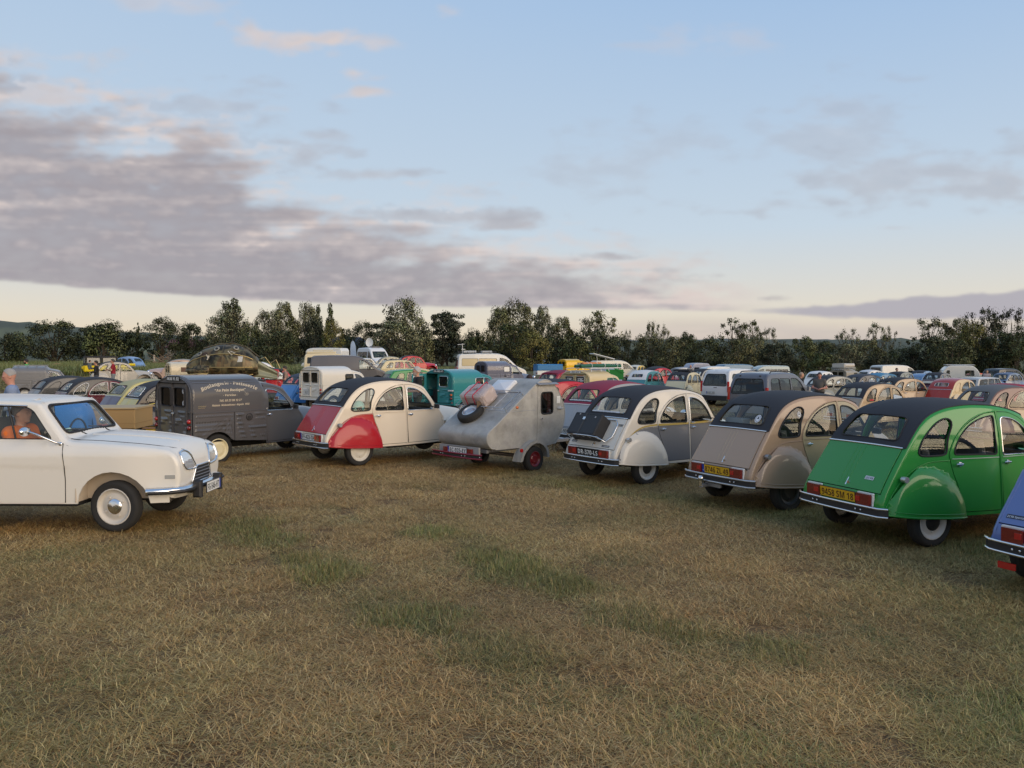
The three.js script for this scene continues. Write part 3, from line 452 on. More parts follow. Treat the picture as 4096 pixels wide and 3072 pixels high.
  G.header = bar(rearC.filter(q => q[1] > 1.565).map(([z, y]) => [xr - .004, y - .01, z * .985]), .012, false, 5);
  // cab
  const sC = p.near(0.92, 1.54), sWs = p.near(1.50, 1.425), sWs1 = p.near(1.81, 1.03), sMap = sideMap(w);
  const cabSide = [...p.side.filter(q => q[0] > 1.02 && q[1] > .9), [1.97, 0.80], [1.985, 0.315], [1.015, 0.33], [1.015, 1.49]];
  const ap = smooth([[1.03, 1.464, 1], [1.14, 1.464], [1.25, 1.446], [1.446, 1.368], [1.637, 1.192], [1.793, 1.005], [1.878, 0.905], [1.928, 0.745], [1.948, 0.585], [1.938, 0.352, 1], [1.03, 0.352, 1]], true, .06);
  G.cab = merge([...both(sheet(cabSide, [ap], sMap, { e: .08, t: .02 })), p.strip(sC, sWs + .045, []), ...both(p.shoulder(sC, p.L, 0, 1)), p.strip(sWs1 - .03, p.L, []), ...[1, -1].map(k => sheet([[k * .55, sWs], [k * .55, sWs1], [k * .485, sWs1], [k * .485, sWs]], [], p.topMap, { t: .02 }))]);
  G.floor = merge([block(1.45, .06, 1.34, .24, .46, 0), block(1.0, .06, 1.2, 1.5, .36, 0), block(.9, .3, .55, 2.45, .40, 0), block(2.6, .1, .4, 1.1, .30, 0), rod(.035, 1.25, 0, .29, 0, 'z'), rod(.035, 1.25, 2.4, .29, 0, 'z'), ...both(block(.74, .34, .02, -.02, .62, .50))]);
  return { G, xr, hw, boxMap };
});
function boxVan(name, label, pos, yaw, o = {}) {
  const { G, xr, hw } = VN, S = SC.G, body = paint(o.body, o.rough ?? .45), rear = paint(o.rear ?? o.body), cabM = paint(o.cab ?? o.body);
  const t = thing(name, label, 'van', pos, yaw, o.group || 'classic vans parked in the field', o.tilt || 0);
  obj('body', o.ribbed ? G.ribbed : o.win ? G.boxWin : G.box, body, t); obj('cab', G.cab, cabM, t);
  if (o.win) { for (const k of ['R', 'L']) { const g = obj('side_window', G['win' + k], o.winMat || M.darkGlass, t); obj('window_seal', G['seal' + k], o.winTrim || M.rubber, g); } }
  const rp = obj('rear_panel', G.rear, rear, t); obj('header_bead', G.header, rear, rp);
  for (const [k, sg] of [['R', 1], ['L', -1]]) {
    const hg = new THREE.Group(); hg.name = 'rear_door'; t.add(hg); hg.position.set(xr - .01, 0, sg * .565); if (o.open && k === 'L') hg.rotation.y = -R(o.open);
    const part = (n, g, m) => { const x = obj(n, g, m, hg); x.position.set(-(xr - .01), 0, -sg * .565); return x; };
    part('door_skin', G['door' + k], rear); part('window', G['dglass' + k], o.rearGlass || M.darkGlass); part('window_seal', G['dseal' + k], o.winTrim || M.rubber); if (k === 'R') part('latch', G.latch, M.chrome);
  }
  for (const h of G.hinge) obj('hinge', h, rear, t);
  for (const k of [0, 1]) {
    const mz = (n, s = G, q = 'v') => k ? memo('mz' + q + n, () => mirrorZ(s[n])) : s[n], ms = n => mz(n, S, '');
    obj('lower_side_panel', mz('lowRear'), body, t); const lf = obj('ribbed_side_panel', mz('lowFront'), body, t); if (!k || o.filler2) obj('fuel_filler', mz('filler'), M.black, lf);
    obj('waist_bead', mz('waist'), body, t);
    const m = obj('front_door', ms('fdLow'), cabM, t); obj('window_frame', ms('fdUp'), cabM, m); obj('window', ms('fdGlass'), M.glass, m); obj('window_seal', ms('fdSeal'), o.trimF || M.chrome, m); obj('handle', ms('fdHandle'), M.chrome, m);
    obj('front_wing', ms('frontWing'), cabM, t); const hl = obj('headlight', ms('lampBowl'), M.chrome, t); obj('lens', ms('lampLens'), M.lens, hl); obj('door_mirror', ms('mirror'), M.black, t);
    const z = k ? -1 : 1;
    for (const [y, mt, s] of [[0.842, o.lamps ? M.amber : M.red, 1], [0.726, M.redDark, 1], [0.58, M.red, .55]]) { const l = obj('tail_light', G.lightCup, mt, t); l.position.set(xr - .004, y, z * (s < 1 ? .665 : .635)); l.scale.setScalar(s); }
    for (const [x, zz] of [[0, .625], [2.4, .63]]) wheel(t, x, .285, z * zz, { rimMat: o.rim || matte([.5, .49, .46], .5), wd: .135, r: .292, rim: .205, wall: o.wall });
  }
  const ws = obj('windscreen', S.ws, M.glass, t); obj('window_seal', S.wsSeal, M.rubber, ws);
  obj('bonnet', S.bonnet, cabM, t); obj('scuttle_side', S.cowl, cabM, t); obj('grille', S.grille, M.steel, t); obj('front_bumper', S.frontBumper, M.alu, t); obj('rear_bumper', G.rearBar, o.bumper || M.black, t);
  obj('underbody', G.floor, M.under, t); obj('seat', S.seats[0], M.seat, t); obj('seat', S.seats[1], M.seat, t); obj('dashboard', S.dash, M.black, t); obj('steering_wheel', S.steer, M.black, t);
  if (o.plate) plate(t, o.plate[0], o.plate[1], xr - .012, 1.637, .03, .50, .085, -.0);
  if (o.plateLow) plate(t, o.plateLow[0], o.plateLow[1], xr - .018, .74, -.26, .30, .19, 0);
  if (o.extra) o.extra(t);
  return t;
}

// ------------------------------------------------------------------ other vehicles, each from its own profile
const arcCut = (x, r, y0, yb) => { const o = []; const a0 = Math.asin(clamp((yb - y0) / r, -1, 1)); for (let i = 0; i <= 12; i++) { const th = mix(PI - a0, a0, i / 12); o.push([x + r * cos(th), y0 + r * sin(th)]); } return o; };
function bodyShape(key, spec) {
  return memo('body' + key, () => {
    const { E, w, sh = .06, crown = () => .02, yb = .3, wheels, ar = .36, wins = [], rear, ws, doors = [], e = .1, glassTop } = spec;
    const p = profile(E, w, sh, crown, spec.Q || .6), sMap = sideMap(w), G = {};
    const x0 = p.side[0][0], x1 = p.side[p.side.length - 1][0];
    const contour = [...p.side, [x1, yb], ...arcCut(wheels[1], ar, spec.r || .29, yb).reverse(), ...arcCut(wheels[0], ar, spec.r || .29, yb).reverse(), [x0, yb]];
    const W = wins.map(c => c.length > 9 ? c : rpoly(c, .05));
    const holes = []; const hole = q => { const a = p.near(...q.lo), b = p.near(...q.hi), u0 = min(a, b), u1 = max(a, b); return rpoly([[-(q.h0 ?? q.h), u0], [q.h0 ?? q.h, u0], [q.h1 ?? q.h, u1], [-(q.h1 ?? q.h), u1]], q.r ?? .06); };
    G.tops = []; G.topSeals = [];
    for (const q of [rear, ws, ...(glassTop || [])].filter(Boolean)) { const h = hole(q); holes.push(h); G.tops.push(sheet(h, [], p.topMap, { t: 0, lift: -.006 })); G.topSeals.push(bar(ring(h, p.topMap, .004), q.seal ?? .011, true, 5)); }
    G.shell = merge([...both(sheet(contour, W, sMap, { e, t: .02 })), ...both(p.shoulder(0, p.L)), p.strip(0, p.L, holes, { e })]);
    G.wins = W.map(c => sheet(c, [], sMap, { t: 0, lift: -.008 })); G.seals = W.map(c => bar(ring(c, sMap, .003), spec.seal ?? .010, true, 5));
    G.doors = doors.map(d => { const hs = (d.wins || []).map(i => inset(W[i], -.004)); return sheet(rpoly(d.c, d.r ?? .04), hs, sMap, { e, t: .008, lift: .005 }); });
    const xm = (wheels[0] + wheels[1]) / 2, L = wheels[1] - wheels[0], hw = w(xm, .5);
    G.floor = merge([block(L - ar * 2.1, .10, hw * 1.9, xm, yb + .02, 0), block(x1 - x0 - .2, .08, hw * 1.2, (x0 + x1) / 2, yb + .08, 0), rod(.04, hw * 1.7, wheels[0], .29, 0, 'z'), rod(.04, hw * 1.7, wheels[1], .29, 0, 'z'), ...both(block(ar * 2 + .1, .5, .02, wheels[0], .58, hw - .25)), ...both(block(ar * 2 + .1, .5, .02, wheels[1], .58, hw - .25))]);
    return { G, p, spec };
  });
}
// o.lamps: rear lamps [x, y, z, w, h, d]; o.heads: front lamps
function roadVehicle(name, label, cat, shape, pos, yaw, o = {}) {
  const { G, p, spec } = shape, t = thing(name, label, cat, pos, yaw, o.group || 'other vehicles parked on the field', o.tilt || 0), body = paint(o.body, o.rough ?? .4), trim = o.trim || M.rubber;
  obj('body', G.shell, body, t);
  G.tops.forEach((g, i) => { const q = obj(['rear_window', 'windscreen', 'roof_light'][min(i + (spec.rear ? 0 : 1), 2)], g, (o.glass || [])[i] || M.glass, t); obj('window_seal', G.topSeals[i], trim, q); });
  const mz = (g, k) => k ? memo('mzb' + g.uuid, () => mirrorZ(g)) : g;
  for (const k of [0, 1]) {
    const ds = G.doors.map((d, i) => obj(spec.doors[i].name || 'door', mz(d, k), o.doorMat || body, t));
    G.wins.forEach((g, i) => { const q = obj('side_window', mz(g, k), (o.sideGlass || [])[i] || o.side || M.glass, t); obj('window_seal', mz(G.seals[i], k), trim, q); });
    const z = k ? -1 : 1;
    spec.doors.forEach((d, i) => { if (d.handle) obj('handle', block(.13, .022, .02, d.handle[0], d.handle[1], z * (spec.w(...d.handle) + .02), .006), o.handle || M.chrome, ds[i]); });
    for (const x of spec.wheels) wheel(t, x, spec.r || .29, z * (spec.w(x, .3) - .09), { r: spec.r || .29, wd: spec.wd || .15, rim: spec.rim || .2, rimMat: o.rim || matte([.45, .45, .45], .4), nuts: 4, cap: o.cap, steer: x > 1 ? (o.steer || 0) : 0, capR: o.capR });
    for (const q of o.lamps || []) obj('tail_light', block(q[3], q[4], q[5], q[0], q[1], z * q[2], .012), q[6] || M.red, t);
    for (const q of o.heads || []) obj('headlight', block(q[3], q[4], q[5], q[0], q[1], z * q[2], .03), q[6] || M.lens, t);
    if (o.mirror) obj('door_mirror', block(.10, .17, .16, o.mirror[0], o.mirror[1], z * (spec.w(...o.mirror) + .12), .04), o.mirrorMat || M.black, t);
    if (o.rails) { const r = obj('roof_rail', bar([[o.rails[0], o.rails[2] - .05, o.rails[3]], [o.rails[0] + .12, o.rails[2] + .03, o.rails[3]], [(o.rails[0] + o.rails[1]) / 2, o.rails[2] + .045, o.rails[3]], [o.rails[1] - .15, o.rails[2] + .015, o.rails[3]], [o.rails[1], o.rails[2] - .07, o.rails[3]]].map(q => [q[0], q[1], z * q[2]]), .022, false, 6), M.black, t); }
  }
  for (const q of o.bumpers || []) obj('bumper', block(q[3], q[4], q[5], q[0], q[1], q[2], .03), q[6] || M.black, t);
  obj('underbody', G.floor, M.under, t);
  for (const q of o.seats || []) obj('seat', merge([block(.5, .14, q[3] || .48, q[0], q[1], q[2], .05), at(block(.13, .62, q[3] || .48, 0, 0, 0, .05), q[0] - .26, q[1] + .34, q[2], 0, 0, .18)]), M.seat, t);
  if (o.plate) plate(t, ...o.plate);
  if (o.extra) o.extra(t);
  return t;
}
// ------------------------------------------------------------------ the field
const gnd = (x, z) => {
  const d = -z, far = sm(80, 125, d);
  return (0.082 * exp(-(((x + 4) / 2.3) ** 2)) - 0.005 * clamp(x, 0, 9)) * sm(22, 14.8, d) * sm(-30, 2, d) - 0.22 * sm(14, 24, d) * (1 - .6 * exp(-((x / 6) ** 2))) - 0.012 * clamp(x + 2, 0, 60) * sm(10, 30, d) * (1 - .3 * far) + 0.75 * sm(32, 62, d) * sm(18, -12, x) + 0.55 * far * sm(10, -40, x) ;
};
const STRAW = [0.43, 0.26, 0.105], GREEN = [0.165, 0.155, 0.045], BROWN = [0.34, 0.190, 0.078], MEADOW = [0.19, 0.215, 0.062];
const seg = (px, pz, a, b) => { const dx = b[0] - a[0], dz = b[1] - a[1], t = clamp(((px - a[0]) * dx + (pz - a[1]) * dz) / (dx * dx + dz * dz), 0, 1); return hypot(px - a[0] - dx * t, pz - a[1] - dz * t); };
const TRACKS = [[[-3.4, -9.6], [-2.0, -7.25]], [[-2.0, -7.25], [-0.35, -5.5]], [[-0.35, -5.5], [0.75, -4.5]], [[0.75, -4.5], [1.6, -3.6]], [[-1.0, -9.0], [0.4, -6.9]], [[0.4, -6.9], [1.32, -5.6]], [[1.32, -5.6], [1.95, -5.25]], [[1.95, -5.25], [3.1, -4.3]], [[3.1, -4.3], [3.9, -3.6]]];
// how green the grass is at a place, 0 straw to 1 green
const greenAt = (x, z) => {
  const d = -z; let g = sm(0.52, 0.80, fbm(x * 0.33 + 40, z * 0.42 + 11, 4)) * 0.22 + sm(.60, .80, fbm(x * 1.3 + 5, z * 1.3, 3)) * .20;
  let tr = 9; for (const [a, b] of TRACKS) tr = min(tr, seg(x, z, a, b));
  g += sm(0.24, 0.05, tr + (vn(x * 4, z * 4) - .5) * .22) * 1.0 * (.55 + .45 * vn(x * 2.1 + 7, z * 2.1));
  g += sm(1.2, 3.2, x - (d - 4) * .30) * sm(12, 4.5, d) * .50 + sm(4.8, 3.8, d) * sm(0, -2.5, x) * .14;
  g += sm(1.2, 0.2, abs(d - (13.4 - x * .95))) * sm(-2, 1, x) * .5;   // lusher strip along the row of cars
  g = mix(g, .55 + .45 * fbm(x * .05, z * .05, 3), sm(22, 45, d));
  return clamp(g, 0, 1);
};
const mix3 = (a, b, t) => [mix(a[0], b[0], t), mix(a[1], b[1], t), mix(a[2], b[2], t)];
const groundTint = (x, z) => { const d = -z, g = greenAt(x, z), b = fbm(x * .55 + 90, z * .55 + 3, 4); let c = mix3(mix3(STRAW, BROWN, sm(.42, .68, b)), GREEN, g * .8); c = mix3(c, MEADOW, sm(60, 100, d) * .85); const n = .86 + .28 * vn(x * 3.1, z * 3.1); return c.map(v => v * n); };
{
  const P = [], N = [], UV = [], C = [], I = [], na = 220, rs = [0]; let r = 0.5; while (r < 2600) { rs.push(r); r *= r < 60 ? 1.045 : 1.16; }
  rs.push(4000);
  for (const q of rs) for (let k = 0; k < na; k++) {
    // finer spokes ahead of the viewer
    const u = k / na * 2 - 1, an = PI * (0.45 * u + 0.55 * u ** 3), x = q * sin(an), z = -q * cos(an), y = q > 300 ? mix(gnd(x / q * 300, z / q * 300), 0, sm(300, 900, q)) : gnd(x, z);
    P.push(x, y, z); N.push(0, 1, 0); UV.push(x / 2.6, z / 2.6); C.push(...groundTint(x, z));
  }
  for (let j = 0; j < rs.length - 1; j++) for (let k = 0; k < na; k++) { const a = j * na + k, b = j * na + (k + 1) % na, c = a + na, d = b + na; I.push(a, b, d, a, d, c); }
  const g = geoOf(P, N, I, UV); g.setAttribute('color', new THREE.Float32BufferAttribute(C, 3)); g.computeVertexNormals();
  if (g.attributes.normal.getY(na * 5) < 0) { const x = g.index.array; for (let i = 0; i < x.length; i += 3) { const t = x[i]; x[i] = x[i + 1]; x[i + 1] = t; } g.computeVertexNormals(); }
  // cut straw lying every way, as print and as relief
  const rr = rngOf(5), strokes = Array.from({ length: 15000 }, () => [rr() * 1024, rr() * 1024, rr() * 2 * PI, 12 + rr() * 46, rr(), rr()]);
  const draw = bump => canvasTex(1024, 1024, (c, w) => {
    c.fillStyle = bump ? '#404040' : '#9a9288'; c.fillRect(0, 0, w, w);
    for (const [x, y, a, l, t, u] of strokes) { const v = bump ? 40 + t * 210 : 95 + t * 155; c.strokeStyle = bump ? `rgb(${v | 0},${v | 0},${v | 0})` : `rgb(${min(255, v * 1.04) | 0},${v | 0},${v * (.80 + u * .18) | 0})`; c.lineWidth = 1.2 + u * 1.8; for (const ox of [0, -w, w]) for (const oy of [0, -w, w]) { if (x + ox < -60 || x + ox > w + 60 || y + oy < -60 || y + oy > w + 60) continue; c.beginPath(); c.moveTo(x + ox, y + oy); c.lineTo(x + ox + cos(a) * l, y + oy + sin(a) * l); c.stroke(); } }
  });
  const wrap = t => { t.wrapS = t.wrapT = THREE.RepeatWrapping; return t; };
  const bm = wrap(draw(true)); bm.colorSpace = THREE.NoColorSpace;
  top('ground', g, new THREE.MeshStandardMaterial({ map: wrap(draw(false)), bumpMap: bm, bumpScale: 0.012, vertexColors: true, roughness: 0.95 }), { kind: 'structure' });
}
// grass: tufts and cut straw, as many small blades
function bladePatch(seed, n, size, len, wid, lay, tones) {
  const r = rngOf(seed), P = [], N = [], C = [], I = [];
  for (let i = 0; i < n; i++) {
    const x = (r() - .5) * size, z = (r() - .5) * size, a = r() * 2 * PI, L = len * (.45 + r() * .9), el = lay[0] + (lay[1] - lay[0]) * r() ** 1.4, w = wid * (.7 + r() * .7), b = a + PI / 2;
    const dx = cos(a) * cos(el), dy = sin(el), dz = sin(a) * cos(el), wx = cos(b) * w / 2, wz = sin(b) * w / 2, y0 = r() * .012, bend = -.25 * L * r() * cos(el) * dy;
    const k = P.length / 3, mx = x + dx * L * .55, my = y0 + dy * L * .6, mz = z + dz * L * .55;
    P.push(x - wx, y0, z - wz, x + wx, y0, z + wz, mx + wx * .8, my, mz + wz * .8, mx - wx * .8, my, mz - wz * .8, x + dx * L, max(.004, y0 + dy * L + bend), z + dz * L);
    const nx = -dx * dy, ny = hypot(dx, dz), nz = -dz * dy, q = hypot(nx, ny, nz) || 1; for (let j = 0; j < 5; j++) N.push(nx / q, ny / q, nz / q);
    const t = tones[floor(r() * tones.length)], v = .75 + r() * .5; for (let j = 0; j < 5; j++) C.push(t[0] * v, t[1] * v, t[2] * v);
    I.push(k, k + 1, k + 2, k, k + 2, k + 3, k + 3, k + 2, k + 4);
  }
  const g = geoOf(P, N, I); g.setAttribute('color', new THREE.Float32BufferAttribute(C, 3)); return g;
}
{
  const blade = new THREE.MeshStandardMaterial({ vertexColors: true, roughness: 0.8, side: THREE.DoubleSide });
  const sT = [[.61, .385, .150], [.49, .28, .102], [.69, .48, .215], [.37, .20, .072], [.46, .31, .103], [.30, .215, .068]], gT = [[.155, .165, .040], [.20, .20, .05], [.12, .135, .036], [.30, .25, .09], [.42, .30, .125], [.20, .20, .06]];
  const kinds = [];
  for (let s = 0; s < 4; s++) kinds.push({ name: 'dry_grass', near: 1, g: bladePatch(100 + s, 1500, .72, .085, .0029, [.02, .50], sT), c: [] });
  for (let s = 0; s < 3; s++) kinds.push({ name: 'green_grass', near: 1, g: bladePatch(200 + s, 850, .55, .075, .0032, [.15, 1.15], gT), c: [] });
  for (let s = 0; s < 2; s++) kinds.push({ name: 'dry_grass', g: bladePatch(300 + s, 700, 1.7, .10, .010, [.1, .9], sT), c: [] });
  for (let s = 0; s < 2; s++) kinds.push({ name: 'green_grass', g: bladePatch(400 + s, 650, 1.5, .11, .011, [.4, 1.35], gT), c: [] });
  kinds.push({ name: 'meadow_grass', g: bladePatch(500, 420, 2.2, .62, .035, [.8, 1.45], [[.16, .20, .06], [.20, .22, .08], [.12, .17, .05], [.25, .24, .11]]), c: [] });
  const r = rngOf(9), put = (k, x, z, s, sy, g = 0) => { const v = (.82 + r() * .26) * (.72 + .56 * fbm(x * .9 + 70, z * .9 + 20, 3)), w = .95 + r() * .1; k.c.push([x, gnd(x, z) - .004, z, r() * 2 * PI, s, sy, v * (1 - .46 * g), v * w * (1 - .26 * g), v * w * w * (1 - .46 * g)]); };
  for (let d = 3.2; d < 17; d += .40) for (let x = -d * .72 - .8; x < d * .72 + .8; x += .40) {
    const X = x + (r() - .5) * .5, Z = -d + (r() - .5) * .5, g = greenAt(X, Z);
    put(kinds[floor(r() * 4)], X, Z, 1, .7 + .6 * r(), g);
    if (r() < g * 1.15) put(kinds[4 + floor(r() * 3)], X, Z, .7 + .5 * r(), .45 + g * g * 1.1);
  }
  for (let d = 16; d < 62; d += .9 + d * .016) for (let x = -d * .72 - 1; x < d * .72 + 1; x += .9 + d * .016) {
    const X = x + (r() - .5), Z = -d + (r() - .5), g = greenAt(X, Z), s = 1 + (d - 16) * .012;
    if (r() > g * .6) put(kinds[7 + floor(r() * 2)], X, Z, s, s * .8, g * .8); else put(kinds[9 + floor(r() * 2)], X, Z, s, s * .8);
  }
  for (let k = 0; k < 1500; k++) { const u = r(), Z = -62 - 44 * u, X = -(-Z) * (.34 + .36 * r()) + (r() < .25 ? 25 * r() : 0); if (fbm(X * .08, Z * .08, 3) > .42) put(kinds[11], X, Z, 1, .7 + .6 * r()); }
  const m = new THREE.Matrix4(), q = new THREE.Quaternion(), Y = new THREE.Vector3(0, 1, 0), c = new THREE.Color();
  for (const k of kinds) {
    const im = new THREE.InstancedMesh(k.g, blade, k.c.length); im.name = numbered(k.name); im.userData = { kind: 'stuff', label: { dry_grass: 'dry cut grass and straw lying over the field', green_grass: 'short green grass tufts growing through the straw', meadow_grass: 'long meadow grass along the edge of the field' }[k.name], category: 'grass' };
    k.c.forEach(([x, y, z, a, s, sy, cr, cg, cb], i) => { m.compose(new THREE.Vector3(x, y, z), q.setFromAxisAngle(Y, a), new THREE.Vector3(s, sy, s)); im.setMatrixAt(i, m); im.setColorAt(i, c.setRGB(cr, cg, cb)); });
    im.castShadow = im.receiveShadow = true; scene.add(im);
  }
}
// ------------------------------------------------------------------ hills beyond the trees
function ridge(name, dist, prof, depth, seed, c0, c1) {
  const P = [], UV = [], C = [], I = [], na = 150, nr = 14;
  for (let j = 0; j <= nr; j++) for (let i = 0; i <= na; i++) {
    const a = mix(-0.85, 0.85, i / na), d = dist + depth * (j / nr - .75), px = 1106 + 1675 * tan(a), h = pw(prof, px), t = sin(min(1, j / nr / .75) * PI / 2) * (j / nr > .75 ? cos((j / nr - .75) / .25 * 1.2) : 1);
    const y = (h + (fbm(a * 60 + seed, 3, 4) - .5) * 6) * t - 3 * (1 - t) + 2 * vn(a * 140 + seed, j * .8);
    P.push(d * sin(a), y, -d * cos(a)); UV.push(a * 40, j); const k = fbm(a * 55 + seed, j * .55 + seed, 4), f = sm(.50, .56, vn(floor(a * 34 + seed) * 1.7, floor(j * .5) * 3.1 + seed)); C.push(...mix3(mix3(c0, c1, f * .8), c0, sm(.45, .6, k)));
  }
  for (let j = 0; j < nr; j++) for (let i = 0; i < na; i++) { const a = j * (na + 1) + i, b = a + 1, c = a + na + 1, d = c + 1; I.push(a, b, d, a, d, c); }
  const g = geoOf(P, new Float32Array(P.length), I, UV); g.setAttribute('color', new THREE.Float32BufferAttribute(C, 3)); g.computeVertexNormals();
  top(name, g, new THREE.MeshStandardMaterial({ vertexColors: true, roughness: .95, side: THREE.DoubleSide }), { kind: 'structure' });
}
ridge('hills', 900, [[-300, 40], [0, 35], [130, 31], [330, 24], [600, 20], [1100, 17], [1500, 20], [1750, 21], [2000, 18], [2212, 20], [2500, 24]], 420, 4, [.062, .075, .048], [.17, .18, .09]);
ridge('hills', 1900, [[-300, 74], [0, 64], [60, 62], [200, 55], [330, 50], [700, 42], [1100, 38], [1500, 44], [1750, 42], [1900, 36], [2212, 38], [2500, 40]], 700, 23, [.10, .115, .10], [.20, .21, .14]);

// ------------------------------------------------------------------ trees
const leafMat = new THREE.MeshStandardMaterial({ vertexColors: true, roughness: .72, side: THREE.DoubleSide });
const barkMat = std([.09, .07, .05], .95), paleBark = std([.20, .18, .15], .9);
// crown of leaf-sized faces on many small clumps; kinds differ in outline and openness
function crownGeo(kind, seed, W, H, n, leaf, tone) {
  const r = rngOf(seed), P = [], N = [], C = [], I = [], lobes = [];
  const K = { oak: 84, willow: 100, poplar: 60, cedar: 40, sparse: 52, conifer: 44, bush: 46 }[kind];
  for (let i = 0; i < K; i++) {
    const u = r() * 2 * PI, v = r(), q = sqrt(r());
    let x, y, z, s;
    if (kind === 'poplar') { y = v; const rr = .5 * (sin(min(1, v * 1.05) * PI * .9 + .25) ** .7) * (.35 + .65 * q); x = cos(u) * rr; z = sin(u) * rr; s = .26 * W; }
    else if (kind === 'cedar') { const lay = floor(v * 6) / 6; y = lay + .04 * r(); const rr = (.62 - .40 * lay) * (.4 + .7 * q); x = cos(u) * rr + .1 * sin(lay * 9); z = sin(u) * rr; s = .17 * W; }
    else if (kind === 'conifer') { y = v * .98; const rr = .48 * (1 - v) * (.5 + .5 * q) + .02; x = cos(u) * rr; z = sin(u) * rr; s = .16 * W * (1.15 - v); }
    else { const top = kind === 'willow' ? 1.1 : .95; y = v; const rr = .5 * sqrt(max(.05, 1 - ((v - .45) / (v > .45 ? .58 : .62)) ** 2)) * (kind === 'sparse' ? .25 + .85 * q : .45 + .55 * q) * (.62 + .70 * vn(u * 1.3 + seed, v * 4)) * (r() < .12 ? 1.18 : 1); x = cos(u) * rr; z = sin(u) * rr; s = (kind === 'sparse' ? .06 + .09 * r() : kind === 'willow' ? .055 + .12 * r() : .07 + .12 * r()) * W; }
    lobes.push([x * W, y * H, z * W, s, .72 + .56 * r(), .9 + .2 * r()]);
  }
  const per = floor(n / K);
  for (const [lx, ly, lz, s, tv, tw] of lobes) for (let i = 0; i < per; i++) {
    const a = r() * 2 * PI, b = Math.acos(2 * r() - 1), q = s * (kind === 'sparse' ? .15 + .95 * r() : .55 + .5 * sqrt(r())) * (.8 + .4 * vn(a * 2 + lx, b * 3 + ly)), flat = kind === 'cedar' ? .22 : kind === 'willow' ? .95 : .8;
    const x = lx + q * sin(b) * cos(a), y = ly + q * cos(b) * flat, z = lz + q * sin(b) * sin(a);
    const L = leaf * (.6 + .8 * r()), e = new THREE.Euler(r() * 6.3, r() * 6.3, r() * 6.3), u = new THREE.Vector3(L, 0, 0).applyEuler(e), v = new THREE.Vector3(0, L * .55, 0).applyEuler(e), nn = new THREE.Vector3(0, 0, 1).applyEuler(e);
    if (nn.x * (x - lx) + nn.y * (y - ly) + nn.z * (z - lz) < 0) nn.negate();
    const k = P.length / 3; P.push(x - u.x, y - u.y, z - u.z, x + v.x, y + v.y, z + v.z, x + u.x, y + u.y, z + u.z, x - v.x, y - v.y, z - v.z);
    const ox = (x - lx) / s + x / W * .5, oy = (y - ly) / s + .25, oz = (z - lz) / s + z / W * .5, ol = hypot(ox, oy, oz) || 1; nn.multiplyScalar(.28).add(new THREE.Vector3(ox / ol, oy / ol, oz / ol)).normalize();
    const o = .85 + .3 * r(); for (let j = 0; j < 4; j++) { N.push(nn.x, nn.y, nn.z); C.push(tone[0] * tv * o, tone[1] * tv * o * tw, tone[2] * tv * o); }
    I.push(k, k + 1, k + 2, k, k + 2, k + 3);
  }
  const g = geoOf(P, N, I); g.setAttribute('color', new THREE.Float32BufferAttribute(C, 3)); g.userData = { lobes }; return g;
}
const TONE = { dark: [.092, .108, .044], mid: [.120, .140, .050], pale: [.235, .240, .130], lime: [.255, .235, .070], olive: [.190, .190, .084], black: [.058, .068, .034] };
const variants = (kind, W, H, n, leaf, tone, k) => memo(['tr', kind, W, H, tone, k].join(), () => {
  const g = crownGeo(kind, 31 * k + kind.length * 7 + W * 13 | 0, W, H, n, leaf, TONE[tone]), L = g.userData.lobes, r = rngOf(k + 3), base = -H * .28;
  const limbs = [...L].sort((a, b) => b[1] - a[1]).filter((_, i) => i % (kind === 'sparse' ? 2 : 5) === 0).map(l => bar([[0, base + H * .18, 0], [l[0] * .35 + (r() - .5) * .4, mix(base + H * .2, l[1], .55), l[2] * .35 + (r() - .5) * .4], [l[0], l[1], l[2]]], W * .016, false, 4, W * .004));
  const trunk = merge([bar([[0, base - .5, 0], [W * .01, base + H * .2, 0], [-W * .012, H * .3, W * .01], [0, H * .78, 0]], W * .034, false, 6, W * .008), ...limbs]);
  return { g, trunk };
});
function tree(name, label, x, z, H, W, kind, tone, k = 1, o = {}) {
  const g0 = gnd(x, z);
  const bw = kind === 'poplar' ? 2.4 : kind === 'cedar' ? 8 : kind === 'bush' ? 5 : kind === 'conifer' ? 2.6 : 7.5, bh = kind === 'poplar' ? 8 : kind === 'cedar' ? 6 : kind === 'bush' ? 4 : kind === 'conifer' ? 5 : 7.5;
  const n = o.n || { oak: 12500, willow: 12500, poplar: 5000, cedar: 5200, sparse: 4600, conifer: 2600, bush: 5400 }[kind], { g, trunk } = variants(kind, bw, bh, n, kind === 'conifer' ? .12 : .125, tone, k);
  const t = thing(name, label, kind === 'bush' ? 'bush' : 'tree', [x, g0 - .03, z], (abs(x) * 7 + k) % 6, kind === 'bush' ? 'bushes along the field edge' : 'trees along the field edge');
  const cb = kind === 'bush' ? .06 : kind === 'poplar' ? .06 : (o.base ?? .10), ch = H * (1 - cb);
  const c = obj('crown', g, leafMat, t); c.scale.set(W / bw, ch / bh * .96, W / bw); c.position.y = H * cb;
  const b = obj('trunk', trunk, o.bark || barkMat, t); b.scale.copy(c.scale); b.position.y = H * cb;
  return t;
}

